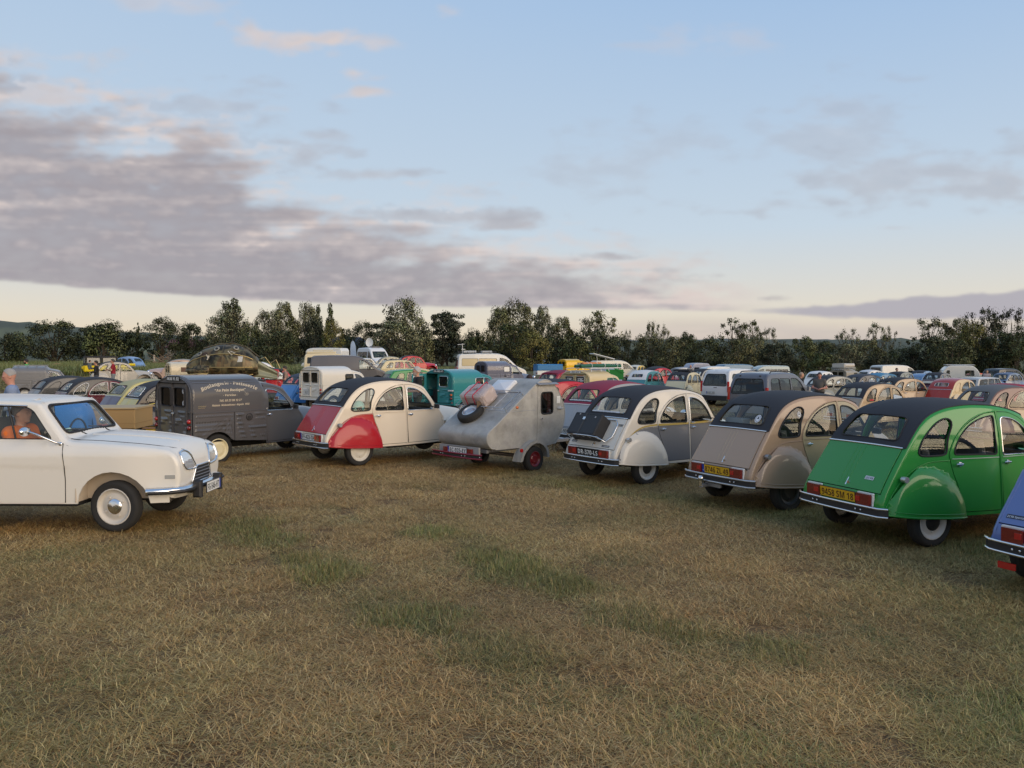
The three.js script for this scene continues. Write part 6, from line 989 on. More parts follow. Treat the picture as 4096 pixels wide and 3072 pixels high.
// ------------------------------------------------------------------ cars of the same kind farther back
const rows = [
  // label, x, z, yaw, paint
  ['pale yellow rounded car with purple-grey boot lid behind the tan trailer', -12.1, -24.1, 52, { body: [.56, .50, .20], roof: [.40, .37, .20], lid: [.085, .065, .105], wing: [.085, .065, .105], door: [.085, .065, .105] }],
  ['black rounded car with yellow boot lid and yellow wheels beside the bakery van', -10.6, -22.2, 47, { body: [.016, .014, .020], lid: [.50, .42, .12], wing: [.016, .014, .018], rim: paint([.62, .42, .01]), backTrim: M.chrome, stripe: [.55, .46, .10] }],
  ['burgundy and black rounded car with pale door trims behind the white estate', -15.2, -26.7, 48, { body: [.040, .037, .036], lid: [.075, .018, .030], wing: [.030, .028, .028], door: [.10, .010, .020], doorUp: [.12, .012, .022], trim: M.white, noMirror: 1 }],
  ['black and grey rounded car leftmost of the row behind the white estate', -17.2, -28.5, 49, { body: [.085, .082, .078], lid: [.14, .145, .155], wing: [.03, .03, .032], noQuarter: 1 }],
  ['pale silver-beige rounded car with cream windows beside the man in red', -25.8, -48.7, 30, { body: [.47, .43, .36] }],
  ['sky blue rounded car farthest back on the left', -33.9, -70, 165, { body: [.18, .30, .52], roofPaint: [.18, .30, .52] }],
  ['pinkish beige car facing left in front of the cream camper van', -21.4, -52.3, 196, { body: [.47, .33, .25], roof: [.33, .31, .26], bonnet: [.47, .34, .29] }],
  ['red rounded car with grey-black roof beside the man in a tan shirt', -13.2, -40.0, 20, { body: [.46, .012, .022], roof: [.05, .05, .055] }],
  ['blue rounded car with dark roof left of the white ribbed van', -9.34, -33.4, 53, { body: [.055, .20, .47], roof: [.045, .055, .08] }],
  ['cream rounded car far back beside the raised red car', -11.3, -67, 20, { body: [.58, .52, .36], roof: [.40, .36, .26] }],
  ['glossy red rounded car with open bonnet vents standing high in the middle distance', -9.06, -63.6, 23, { body: [.50, .014, .022], y: .1 }],
  ['crimson car facing the viewer beside the blue tarpaulin crate', 2.9, -37.5, 222, { body: [.33, .012, .030], roof: [.24, .02, .05] }],
  ['dusty blue car half hidden behind the cream van with green poles', 5.9, -46.5, 230, { body: [.22, .33, .42], roof: [.25, .25, .25] }],
  ['teal rounded car with white fabric roof', 6.85, -41.9, 54, { body: [.055, .21, .24], roof: [.62, .62, .62], lid: [.05, .20, .23], old: 1, mirror: M.black, extra(t) { obj('placard', lidPatch(-.45, -.2, SC.p.near(-.45, .86), SC.p.near(-.40, .94)), matte([.6, .62, .66]), t); } }],
  ['cream yellow rounded car with folded black roof and yellow plate', 8.96, -41.7, 55, { body: [.60, .53, .34], plate: ['487 RR 36', 'yellow'], extra(t) { obj('folded_roof', merge([at(block(.5, .07, .95, 0, 0, 0, .03), .62, 1.63, 0), at(block(.42, .05, .9, 0, 0, 0, .02), .66, 1.685, 0)]), M.canvas, t); } }],
  ['pale car with a yellow side far behind the teal and white car', 12.0, -76.8, 57, { body: [.62, .45, .10], roof: [.62, .60, .52], lid: [.6, .58, .52] }],
  ['red rounded car with black roof behind the teal and white car', 9.45, -53.5, 36, { body: [.42, .014, .035] }],
  ['white rounded car with red, white and blue side behind the two men', 20.96, -53.7, 43, { body: [.72, .72, .70], roof: [.70, .70, .68], wing: [.50, .014, .03], fwing: [.72, .72, .72], wall: 1 }],
  ['sand-beige rounded car with black roof and light blue sunshade', 11.3, -25.6, 29, { body: [.46, .33, .20], lid: [.35, .28, .21], extra(t) { obj('sunshade', sheet([[1.06, .96], [1.62, .96], [1.55, 1.12], [1.08, 1.20]], [], (x, y) => [x, y, SC.w(x, y) + .02], { t: .004 }), matte([.42, .50, .60]), t); obj('sticker', normUV(sheet(rrect(.02, 1.01, .20, 1.06, .01), [], sideMap(SC.w), { t: 0, lift: -.008 })), matte([.5, .05, .05]), t); } }],
  ['plain beige rounded car with black roof right of the sand-beige one', 17.2, -35.5, 21, { body: [.45, .32, .20], door: [.42, .31, .22] }],
  ['vermilion and cream rounded car with a red roof', 19.6, -35.2, 34, { body: [.60, .48, .30], lid: [.36, .028, .014], roofPaint: [.36, .028, .014], old: 1, noQuarter: 1, backTrim: M.alu }],
  ['maroon and beige rounded car with grey roof behind the green car', 13.1, -21.7, 18, { body: [.20, .105, .085], roof: [.13, .125, .12], wing: [.10, .02, .03], door: [.42, .33, .24], doorUp: [.45, .34, .24], seat: matte([.45, .38, .28]) }],
  ['deep maroon rounded car with chrome tail rack far on the right', 29.2, -53.8, 40, { body: [.20, .19, .18], lid: [.06, .012, .028], wing: [.08, .01, .02], door: [.09, .02, .03], extra(t) { obj('luggage_box', block(.12, .16, .85, -.55, .95, 0, .04), M.white, t); } }],
  ['grey-green rounded car with open black roof beside the deep maroon car', 27.9, -56.6, 36, { body: [.30, .31, .27], lid: [.05, .05, .05] }],
  ['dark slate rounded car left of the grey-green car', 19.2, -43.6, 25, { body: [.05, .055, .07], roof: [.045, .048, .06] }],
  ['black-roofed rounded car with a pale ring window behind the beige cars', 15.3, -38.6, 24, { body: [.34, .33, .28], roof: [.03, .03, .035], lid: [.03, .03, .03] }],
  ['bright blue rounded car roof beyond the dark slate car', 22.6, -48.6, 28, { body: [.05, .18, .33], roof: [.06, .22, .36] }],
  ['crimson rounded car behind the maroon and beige car at the right edge', 16.0, -25.9, 18, { body: [.36, .012, .035], roof: [.30, .014, .04] }],
  ['dusty blue rounded car far back at the right edge', 39.5, -61, 205, { body: [.17, .23, .33], roof: [.16, .20, .28] }],
  ['silver rounded car far back behind the cream yellow car', 16.2, -71, 200, { body: [.46, .47, .48], roof: [.36, .37, .39] }],
  ['black rounded car far back left of the silver one', 14.6, -74.5, 205, { body: [.03, .03, .033] }],
  ['grey rounded car with pale windows close behind the cream yellow car', 13.3, -55.5, 40, { body: [.34, .35, .34] }],
  ['grey-green rounded car far back behind the white people carrier', 23.2, -74, 30, { body: [.33, .35, .31], roof: [.03, .03, .03] }],
  ['white rounded car between the two grey vans on the right', 30.0, -66, 30, { body: [.70, .70, .68], roof: [.6, .6, .6] }],
  ['pale blue rounded car beyond the deep maroon car', 34.5, -66, 38, { body: [.20, .32, .50], roof: [.03, .03, .035] }],
];
for (const [label, x, z, yaw, o] of rows) smallCar('parked_car', label, [x, gnd(x, z) + (o.y || 0), z], R(yaw), { noMirror: 1, ...o });

// ------------------------------------------------------------------ small vans farther back
const inVan = (x, z, o = 0) => [x, gnd(x, z) + o, z];
boxVan('parked_van', 'teal box van with its left rear door standing open', [-2.16, -.04, -26.7], R(49.6), { body: [.028, .215, .230], plate: ['EA-483-VT', 'black'], win: 1, winMat: M.darkGlass, winTrim: M.chrome, open: 105, lamps: 1, rim: whiteRim, extra(t) { obj('bumper_end', block(.04, .04, .24, -.56, .99, .62, .01), M.white, t); obj('load', block(.8, .5, 1.1, .1, .75, 0, .05), M.black, t); } });
boxVan('parked_van', 'white ribbed box van with plate EW 829 HD beside the blue car', [-7.65, -.10, -31.2], R(51), { body: [.70, .66, .58], win: 1, plateLow: ['EW 829', 'white'], rim: whiteRim, bumper: M.white, group: 'classic vans parked in the field', extra(t) { t.scale.set(1.04, 1.06, 1.04); } });
boxVan('parked_van', 'slate blue box van with white lettering behind the silver caravan', [-1.31, gnd(-1.3, -44) + .06, -43.9], R(33), { body: [.135, .140, .185], win: 1, winMat: M.white, extra(t) { const g = normUV(sheet([[-.1, .30], [.46, .30], [.46, .42], [-.1, .42]], [], VN.boxMap, { e: .1, t: 0, lift: .004 })); obj('lettering', g, words('C  2CV', '#b9bcc8', 256, 52, 'bold 40px sans-serif'), t); } });
boxVan('parked_van', 'bright yellow box van near the trees', [4.7, gnd(4.7, -66) + .12, -66], R(28), { body: [.72, .42, .006], win: 1, winMat: M.darkGlass });
boxVan('parked_van', 'cream box van with green poles on its roof and a palm sticker', [2.75, -.13, -29.9], R(48), {
  body: [.62, .50, .28], rear: [.50, .43, .25], win: 1, winMat: M.glass, rearGlass: M.black, plate: ['482 AFZ', 'white'], winTrim: M.alu, extra(t) {
    const palm = ink(128, 200, g => { g.strokeStyle = '#4a4020'; g.lineWidth = 8; g.beginPath(); g.moveTo(60, 200); g.quadraticCurveTo(56, 120, 70, 60); g.stroke(); g.lineWidth = 7; for (const a of [-2.9, -2.4, -1.9, -1.2, -.7, -.2, .3, 2.8]) { g.beginPath(); g.moveTo(70, 60); g.quadraticCurveTo(70 + cos(a) * 34, 60 + sin(a) * 30 - 8, 70 + cos(a) * 54, 60 + sin(a) * 38 + 18); g.stroke(); } });
    obj('palm_sticker', normUV(sheet([[.20, .06], [.40, .06], [.40, .38], [.20, .38]], [], VN.boxMap, { e: .1, t: 0, lift: .004 })), palm, t);
    const st = ink(160, 160, g => { g.fillStyle = '#c9c9c9'; g.fillRect(20, 16, 120, 14); for (const [x, y, r] of [[42, 62, 20], [92, 58, 26], [132, 66, 16], [50, 118, 22], [104, 112, 24], [140, 124, 14]]) { g.beginPath(); g.arc(x, y, r, 0, 7); g.fill(); } g.fillStyle = '#333'; for (const [x, y] of [[42, 62], [92, 58], [104, 112]]) g.fillRect(x - 12, y - 3, 24, 6); });
    for (const z of [-.26, .26]) { const s = obj('window_stickers', rearPlane(.36, .32), st, t); s.position.set(VN.xr - .004, 1.28, z); const r = obj('high_light', block(.01, .015, .30, VN.xr - .02, 1.50, z, .003), M.red, t); }
    obj('roof_rack', merge([...[-.3, .35, .85].map(x => bar([[x, 1.64, .62], [x, 1.76, .58], [x, 1.80, 0], [x, 1.76, -.58], [x, 1.64, -.62]], .014, false, 5)), block(2.2, .03, .10, .75, 1.78, .56, .006)]), M.white, t);
  }
});
boxVan('parked_van', 'grey ribbed box van with roof rack rails behind the man in blue', inVan(-25.0, -39.9), R(25), { body: [.165, .165, .17], ribbed: 1, extra(t) { obj('roof_rack', merge([...[-.3, .1, .5, .9].map(x => bar([[x, 1.60, .60], [x, 1.72, .58], [x, 1.745, 0], [x, 1.72, -.58]], .012, false, 5)), bar([[-.5, 1.73, .58], [1.0, 1.73, .58]], .012, false, 5), bar([[-.5, 1.745, 0], [1.0, 1.745, 0]], .012, false, 5)]), M.steel, t); } });
boxVan('camper_van', 'cream box camper van with a brown side panel and rear door windows', inVan(-19.5, -45.2), R(36), { body: [.66, .56, .38], rearGlass: M.glass, extra(t) { obj('brown_panel', normUV(sheet([[.02, .13], [.30, .13], [.30, .40], [.02, .40]], [], VN.boxMap, { e: .1, t: 0, lift: .004 })), matte([.16, .09, .06]), t); const sh = ink(96, 110, g => { g.fillStyle = '#b01c24'; g.beginPath(); g.moveTo(6, 20); g.lineTo(90, 20); g.lineTo(48, 96); g.fill(); g.fillStyle = '#ddd'; g.fillRect(30, 40, 36, 12); }); obj('shield_sticker', normUV(sheet([[.42, .26], [.62, .26], [.62, .46], [.42, .46]], [], VN.boxMap, { e: .1, t: 0, lift: .004 })), sh, t); } });
boxVan('parked_van', 'olive-grey box van with a cream roof box on the right', inVan(25.9, -60.9), R(37), { body: [.30, .275, .225], plate: ['512 BZ 37', 'black'], win: 1, winMat: M.darkGlass, extra(t) { obj('roof_box', (() => { const g = block(1.5, .30, 1.15, .25, 1.98, 0, .10); return g; })(), matte([.50, .47, .42], .5), t); obj('roof_rack', merge([bar([[-.45, 1.80, .60], [.95, 1.80, .60], [.95, 1.80, -.60], [-.45, 1.80, -.60]], .016, true, 5), bar([[-.45, 1.70, .62], [.95, 1.70, .62], [.95, 1.70, -.62], [-.45, 1.70, -.62]], .012, true, 5)]), M.white, t); } });

// ------------------------------------------------------------------ bodies of other vehicles
const taper = (a, y0, k, xf, f) => (x, y) => a - k * max(0, y - y0) ** 1.3 - f * sm(xf, xf + 1, x) - .03 * sm(.2, -.9, x);
const hatch = bodyShape('hatch', { E: smooth([[-.66, .38, 1], [-.70, .60], [-.68, .84], [-.62, .93], [-.30, 1.385], [-.18, 1.475], [.1, 1.515], [.6, 1.54], [1.1, 1.525], [1.42, 1.465], [1.50, 1.43, 1], [1.80, 1.03, 1], [1.95, .985], [2.4, .93], [2.8, .86], [3.0, .76], [3.04, .55], [3.0, .38, 1]], false, .05), w: taper(.70, .95, .22, 2.0, .12), sh: .055, crown: () => .035, yb: .34, wheels: [0, 2.4], ar: .36, r: .285,
  wins: [rpoly([[-.25, 1.02], [.20, 1.01], [.26, 1.2], [.27, 1.37], [.05, 1.38]], .08), rpoly([[.34, 1.0], [.96, 1.0], [.95, 1.42], [.42, 1.40]], .06), rpoly([[1.05, 1.0], [1.72, .99], [1.50, 1.30], [1.36, 1.41], [1.05, 1.43]], .06)], rear: { lo: [-.58, .98], hi: [-.33, 1.34], h: .52 }, ws: { lo: [1.77, 1.07], hi: [1.53, 1.39], h: .5 },
  doors: [{ c: [[1.02, .36], [1.84, .36], [1.84, .95], [1.46, 1.43], [1.02, 1.46]], wins: [2], handle: [1.12, .92] }, { c: [[.40, .36], [1.0, .36], [1.0, 1.46], [.40, 1.44], [.30, 1.0]], wins: [1], handle: [.42, .92] }] });
const carrier = bodyShape('carrier', { E: smooth([[-.72, .30, 1], [-.80, .52], [-.81, .95], [-.74, 1.30], [-.63, 1.62], [-.52, 1.745], [-.30, 1.795], [.6, 1.83], [1.3, 1.79], [1.75, 1.66], [2.55, 1.14], [2.75, 1.06], [3.15, .95], [3.40, .82], [3.48, .60], [3.44, .30, 1]], false, .06), w: taper(.875, 1.0, .20, 2.6, .14), sh: .075, crown: () => .03, yb: .28, wheels: [0, 2.73], ar: .40, r: .32, wd: .2, rim: .21, Q: .7,
  wins: [rpoly([[-.50, 1.06], [.16, 1.05], [.16, 1.60], [-.38, 1.60], [-.47, 1.45]], .1), rpoly([[.20, 1.05], [.98, 1.05], [.98, 1.58], [.20, 1.60]], .07), rpoly([[1.08, 1.05], [2.12, 1.06], [1.80, 1.44], [1.52, 1.58], [1.08, 1.60]], .07)], rear: { lo: [-.795, 1.03], hi: [-.645, 1.58], h0: .64, h1: .58, r: .10, seal: .02 }, ws: { lo: [2.5, 1.18], hi: [1.80, 1.62], h: .60 },
  doors: [{ c: [[1.03, .34], [2.25, .34], [2.35, 1.0], [1.85, 1.50], [1.50, 1.65], [1.03, 1.67]], wins: [2], handle: [1.15, .96] }, { c: [[.18, .66], [.36, .34], [1.0, .34], [1.0, 1.67], [.18, 1.67]], wins: [1], handle: [.30, .96] }] });
const panelVan = bodyShape('panelvan', { E: smooth([[-.92, .36, 1], [-1.0, .7], [-.97, 1.25], [-.88, 1.80], [-.74, 1.93], [-.4, 1.965], [1.0, 1.985], [1.9, 1.93], [2.35, 1.73], [3.1, 1.16], [3.4, 1.05], [3.75, .86], [3.86, .62], [3.80, .36, 1]], false, .07), w: taper(.95, 1.1, .16, 3.0, .15), sh: .08, crown: () => .025, yb: .32, wheels: [0, 3.1], ar: .42, r: .33, wd: .2, rim: .21, Q: .75,
  wins: [rpoly([[1.98, 1.12], [2.95, 1.12], [2.45, 1.56], [2.2, 1.68], [1.98, 1.70]], .06)], rear: { lo: [-.955, 1.2], hi: [-.88, 1.72], h: .62, seal: .02 }, ws: { lo: [3.05, 1.21], hi: [2.4, 1.69], h: .66 }, doors: [{ c: [[1.90, .40], [2.7, .40], [3.02, 1.08], [2.5, 1.62], [2.2, 1.78], [1.90, 1.80]], wins: [0], handle: [2.02, 1.0] }, { c: [[.75, .40], [1.86, .40], [1.86, 1.82], [.75, 1.84]], handle: [.88, 1.0] }] });
const tallVan = bodyShape('tallvan', { E: smooth([[-.95, .40, 1], [-1.02, .8], [-.98, 1.4], [-.92, 2.0], [-.80, 2.17], [-.5, 2.22], [1.5, 2.26], [2.1, 2.16], [2.5, 1.92], [3.1, 1.28], [3.4, 1.12], [3.75, .92], [3.85, .65], [3.8, .40, 1]], false, .07), w: taper(.97, 1.2, .13, 3.0, .15), sh: .09, crown: () => .03, yb: .36, wheels: [0, 3.1], ar: .43, r: .33, wd: .2, rim: .2, Q: .75,
  wins: [rpoly([[-.72, 1.28], [.40, 1.28], [.40, 1.86], [-.70, 1.86]], .06), rpoly([[.46, 1.28], [1.72, 1.28], [1.72, 1.86], [.46, 1.86]], .06), rpoly([[1.92, 1.26], [2.92, 1.27], [2.45, 1.75], [2.2, 1.88], [1.92, 1.90]], .06)], rear: { lo: [-.985, 1.28], hi: [-.93, 1.9], h: .66 }, ws: { lo: [3.05, 1.33], hi: [2.52, 1.88], h: .66 }, doors: [{ c: [[1.86, .46], [2.7, .46], [3.0, 1.2], [2.5, 1.8], [2.2, 1.98], [1.86, 2.0]], wins: [2], handle: [1.98, 1.1] }] });
const motorHome = bodyShape('motorhome', { E: smooth([[-1.3, .45, 1], [-1.35, .8], [-1.35, 2.55, 1], [-1.2, 2.82], [-.9, 2.88], [1.8, 2.90], [2.7, 2.80], [3.02, 2.52], [3.0, 2.20], [2.75, 2.02, 1], [2.62, 1.95, 1], [3.18, 1.28, 1], [3.6, 1.10], [3.76, .85], [3.74, .42, 1]], false, .08), w: (x, y) => 1.08 - .16 * sm(2.3, 2.8, x) * sm(2.1, 1.9, y) - .05 * sm(3.2, 3.8, x), sh: .06, crown: () => .02, yb: .40, wheels: [0, 2.95], ar: .42, r: .33, wd: .2, rim: .2, Q: .8,
  wins: [rpoly([[-.9, 1.35], [.1, 1.35], [.1, 1.85], [-.9, 1.85]], .06), rpoly([[.5, 1.35], [1.5, 1.35], [1.5, 1.85], [.5, 1.85]], .06), rpoly([[1.95, 1.25], [2.85, 1.26], [2.5, 1.75], [1.95, 1.82]], .06)], ws: { lo: [3.14, 1.33], hi: [2.68, 1.88], h: .70, seal: .02 }, doors: [{ c: [[1.0, .5], [1.75, .5], [1.75, 2.2], [1.0, 2.2]] }] });
const caravanBody = bodyShape('caravan', { E: smooth([[-1.5, .45, 1], [-1.62, .9], [-1.45, 1.5], [-1.1, 1.92], [-.7, 2.03], [.7, 2.03], [1.1, 1.92], [1.45, 1.5], [1.62, .9], [1.5, .45, 1]], false, .08), w: () => .98, sh: .07, crown: () => .03, yb: .42, wheels: [-.34, .34], ar: .325, r: .29, Q: .8, wins: [rpoly([[-1.1, 1.1], [-.35, 1.1], [-.35, 1.6], [-1.05, 1.6]], .08), rpoly([[.9, 1.1], [1.25, 1.1], [1.1, 1.6], [.9, 1.6]], .06)], rear: { lo: [-1.56, 1.1], hi: [-1.38, 1.6], h: .6 }, ws: { lo: [1.56, 1.1], hi: [1.38, 1.6], h: .6 }, doors: [{ c: [[.1, .5], [.7, .5], [.7, 1.85], [.1, 1.85]] }] });

const G1 = (x, z, o = 0) => [x, gnd(x, z) + o, z];
roadVehicle('parked_car', 'grass green hatchback left of the man in black', 'car', hatch, G1(-5.6, -37, .05), R(27), { body: [.020, .22, .045], lamps: [[-.69, .75, .55, .03, .2, .12]], seats: [[1.2, .65, .3], [1.2, .65, -.3], [.3, .65, 0, 1.1]], bumpers: [[-.74, .5, 0, .06, .1, 1.3]] });
roadVehicle('parked_car', 'cream hatchback with black roof behind the green hatchback', 'car', hatch, G1(-8.4, -52.2), R(22), { body: [.58, .49, .28], lamps: [[-.69, .75, .55, .03, .2, .12]], extra(t) { obj('roof_cover', sheet([[-.5, .6], [.5, .6], [.5, 2.0], [-.5, 2.0]], [], (q, u) => hatch.p.topMap(q, u + .75), { t: .01, lift: .006 }), M.canvas, t); } });
estateCar('parked_car', 'white estate car partly hidden behind the grey panel van', G1(-11.9, -57), R(18), { body: [.66, .62, .54] });
roadVehicle('parked_van', 'white van with dark side windows left of the rusty sculpture', 'van', panelVan, G1(-16.0, -43.2, -.16), R(38), { body: [.68, .69, .72], glass: [M.darkGlass, M.darkGlass], lamps: [[-.99, 1.0, .82, .05, .4, .1]], extra(t) { obj('side_glass', sheet(rpoly([[-.6, 1.15], [1.6, 1.15], [1.6, 1.65], [-.5, 1.65]], .06), [], (x, y) => [x, y, panelVan.spec.w(x, y) + .01], { t: .005 }), matte([.05, .055, .06], .15), t); } });
roadVehicle('parked_van', 'dark grey panel van behind the white ribbed van', 'van', panelVan, G1(-11.6, -48.4, -.02), R(14), { body: [.105, .10, .105], glass: [M.darkGlass, M.glass], lamps: [[-1.0, 1.05, .84, .05, .5, .1]], mirror: [2.62, 1.22], bumpers: [[-1.02, .5, 0, .1, .2, 1.7]] });
roadVehicle('parked_van', 'white camper van with roof rack, aerial and drawn blinds', 'van', tallVan, G1(-2.9, -54.4, -.02), R(10), {
  body: [.70, .68, .62], sideGlass: [matte([.55, .44, .24], .25), matte([.60, .48, .27], .25)], lamps: [[-1.02, .95, .86, .05, .42, .1]], glass: [M.darkGlass, M.glass], bumpers: [[-1.05, .5, 0, .1, .2, 1.7]], mirror: [2.65, 1.35],
  extra(t) { obj('roof_rack', merge([bar([[-.8, 2.42, .72], [1.7, 2.42, .72], [1.7, 2.42, -.72], [-.8, 2.42, -.72]], .018, true, 5), bar([[-.8, 2.33, .74], [1.7, 2.33, .74], [1.7, 2.33, -.74], [-.8, 2.33, -.74]], .018, true, 5), ...[-.8, -.3, .2, .7, 1.2, 1.7].flatMap(x => [.73, -.73].map(z => bar([[x, 2.18, z], [x, 2.43, z]], .014, false, 5)))]), M.black, t); obj('roof_box', merge([block(.9, .16, .8, -.1, 2.40, 0, .04), block(.7, .14, .7, 1.1, 2.40, .1, .04)]), M.white, t); obj('aerial', merge([bar([[-.62, 2.2, .3], [-.62, 3.05, .3]], .02, false, 5), bar([[-.95, 2.97, .3], [-.45, 3.02, .3]], .02, false, 5), block(.24, .06, .2, -.55, 2.6, .3)]), M.white, t); obj('rear_ladder', merge([bar([[-1.06, .7, .42], [-1.06, 2.0, .42]], .015, false, 5), bar([[-1.06, .7, .12], [-1.06, 2.0, .12]], .015, false, 5), ...[.9, 1.2, 1.5, 1.8].map(y => bar([[-1.06, y, .12], [-1.06, y, .42]], .012, false, 5))]), M.black, t); t.scale.y = .87; }
});
roadVehicle('motorhome', 'white motorhome with a bed over the cab facing the viewer', 'motorhome', motorHome, G1(4.0, -112, .1), R(-84), { body: [.70, .69, .66], heads: [[3.72, .95, .72, .06, .16, .28]], bumpers: [[3.76, .55, 0, .12, .22, 1.9]], extra(t) { const n = obj('lettering', at(new THREE.PlaneGeometry(1.1, .26), 3.09, 2.42, 0, 0, PI / 2), words('ADRIATIK', '#303238', 256, 60, 'bold 44px sans-serif'), t); obj('grille', block(.03, .14, .9, 3.745, .93, 0, .01), M.black, t); } });
roadVehicle('motorhome', 'white motorhome with a tall roof behind the cream pop-top camper', 'motorhome', motorHome, G1(-17.4, -76), R(168), { body: [.72, .72, .70], extra(t) { t.scale.set(.85, .84, .85); } });
roadVehicle('motorhome', 'white van camper with a round satellite dish on its roof', 'motorhome', tallVan, G1(-15.2, -82), R(-55), { body: [.70, .70, .69], heads: [[3.78, .95, .72, .06, .18, .24]], bumpers: [[3.85, .55, 0, .1, .22, 1.8]], mirror: [2.7, 1.35], extra(t) { const d = obj('satellite_dish', merge([at(lathe([[0, 0], [.22, .02], [.4, .09], [.42, .10]], 24), .4, 2.75, 0, 0, .7), rod(.03, .5, .4, 2.45, 0)]), M.white, t); obj('roof_vent', block(.7, .16, .9, 1.6, 2.30, 0, .05), matte([.1, .1, .11]), t); t.scale.y = 1.12; } });
roadVehicle('camper_van', 'cream camper van with a raised stepped roof', 'van', tallVan, G1(-15.4, -61), R(12), { body: [.64, .55, .36], sideGlass: [M.darkGlass, M.darkGlass], extra(t) { obj('raised_roof', merge([block(2.5, .24, 1.5, .45, 2.33, 0, .09), block(1.7, .14, 1.3, .6, 2.50, 0, .06)]), paint([.62, .54, .37]), t); t.scale.set(.9, .82, .9); } });
roadVehicle('parked_van', 'white people carrier with plate AR 851 SM behind the blue-grey one', 'van', carrier, G1(10.6, -38.6), R(38), { body: [.70, .69, .68], glass: [M.darkGlass, M.glass], side: M.darkGlass, lamps: [[-.80, .98, .80, .08, .52, .10]], bumpers: [[-.86, .42, 0, .12, .24, 1.62], [3.5, .45, 0, .1, .3, 1.6]], mirror: [2.2, 1.16], plate: ['AR 851 SM', 'white band', -.862, .68, -.22, .46, .10], extra(t) { obj('door_handle', block(.03, .03, .20, -.83, .93, .06, .008), M.black, t); obj('door_split', bar([[-.828, .55, .18], [-.82, .97, .18], [-.75, 1.32, .18], [-.63, 1.66, .18]], .006, false, 4), M.black, t); obj('high_light', block(.03, .02, .18, -.57, 1.735, -.05, .005), M.black, t); } });
roadVehicle('parked_van', 'blue-grey people carrier with roof rails left of the two men', 'van', carrier, G1(9.6, -30.2), R(43), { body: [.115, .125, .155], glass: [M.darkGlass, M.glass], sideGlass: [M.darkGlass, M.darkGlass, M.glass], lamps: [[-.785, 1.02, .80, .10, .50, .10]], bumpers: [[-.86, .42, 0, .12, .26, 1.62, M.steel], [3.5, .45, 0, .1, .3, 1.6]], mirror: [2.2, 1.16], mirrorMat: M.steel, rails: [-.30, 1.55, 1.83, .62], seats: [[1.4, .75, .38], [1.4, .75, -.38], [.5, .75, 0, 1.3]], extra(t) { for (const z of [-.42, .42]) obj('hinge', block(.06, .05, .07, -.60, 1.70, z, .01), M.black, t); obj('emblem', merge([bar([[-.835, .90, -.10], [-.835, .94, 0], [-.835, .90, .10]], .012, false, 5)]), M.chrome, t); obj('wiper', bar([[-.82, 1.02, .05], [-.80, 1.08, .30]], .012, false, 5), M.black, t); } });
roadVehicle('parked_van', 'pale mint estate wagon far back behind the roof rails', 'van', tallVan, G1(24.0, -70, -.05), R(186), { body: [.38, .44, .42], sideGlass: [M.darkGlass, M.darkGlass], extra(t) { t.scale.set(.85, .84, .85); } });
roadVehicle('parked_car', 'white flat-roofed estate far back right of the grey dome caravan', 'car', carrier, G1(18.6, -69, -.12), R(190), { body: [.66, .66, .64] });
roadVehicle('parked_van', 'blue van with a rounded roof far behind the white people carrier', 'van', panelVan, G1(20.6, -74, -.1), R(14), { body: [.10, .20, .30] });
roadVehicle('camper_van', 'white camper van with its roof flap propped open', 'van', tallVan, G1(8.9, -77, -.02), R(12), { body: [.62, .58, .48], extra(t) { obj('open_roof_flap', merge([at(block(2.3, .10, 1.4, 0, 0, 0, .04), .05, 2.72, 0, 0, 0, -.28), bar([[-.6, 2.2, .5], [-.7, 2.9, .5]], .02, false, 5), bar([[.3, 2.2, .5], [.2, 2.65, .5]], .02, false, 5)]), M.white, t); t.scale.y = .86; } });
roadVehicle('caravan', 'white caravan beneath the dark trees on the right', 'caravan', caravanBody, G1(41.5, -72), R(160), { body: [.66, .65, .60], extra(t) { obj('roof_rail', block(2.3, .04, 1.5, 0, 2.10, 0, .01), M.white, t); } });
roadVehicle('caravan', 'grey dome-shaped caravan far back behind the black-roofed cars', 'caravan', caravanBody, G1(18.4, -77), R(20), { body: [.32, .33, .40], extra(t) { t.scale.set(.8, .95, .8); } });
estateCar('parked_car', 'white saloon with a red roof facing left on the right', G1(47.5, -83), R(214), { body: [.66, .64, .64], more(t) { obj('roof_panel', sheet([[-.55, .95], [.55, .95], [.55, 2.6], [-.55, 2.6]], [], AM.p.topMap, { t: .01, lift: .006 }), paint([.40, .06, .05]), t); } });
roadVehicle('parked_car', 'small bright orange car in front of the white saloon with a red roof', 'car', hatch, G1(46.0, -77.5), R(10), { body: [.60, .075, .015], extra(t) { t.scale.setScalar(.82); } });
estateCar('parked_car', 'silver-white estate car seen from behind near the right edge', G1(25.4, -42.6), R(32), { body: [.44, .44, .43], glass: [M.darkGlass, M.darkGlass] });
roadVehicle('parked_van', 'dark car with roof bars far back near the right edge', 'van', carrier, G1(42.5, -68), R(20), { body: [.03, .035, .04] });
roadVehicle('parked_van', 'white flat van roof far back right of the pale blue car', 'van', panelVan, G1(35.5, -74), R(15), { body: [.62, .60, .55] });
roadVehicle('parked_van', 'blue delivery van between the grey-green car and the caravan', 'van', tallVan, G1(33.0, -61, -.2), R(205), { body: [.13, .24, .42], extra(t) { t.scale.set(.7, .72, .7); } });

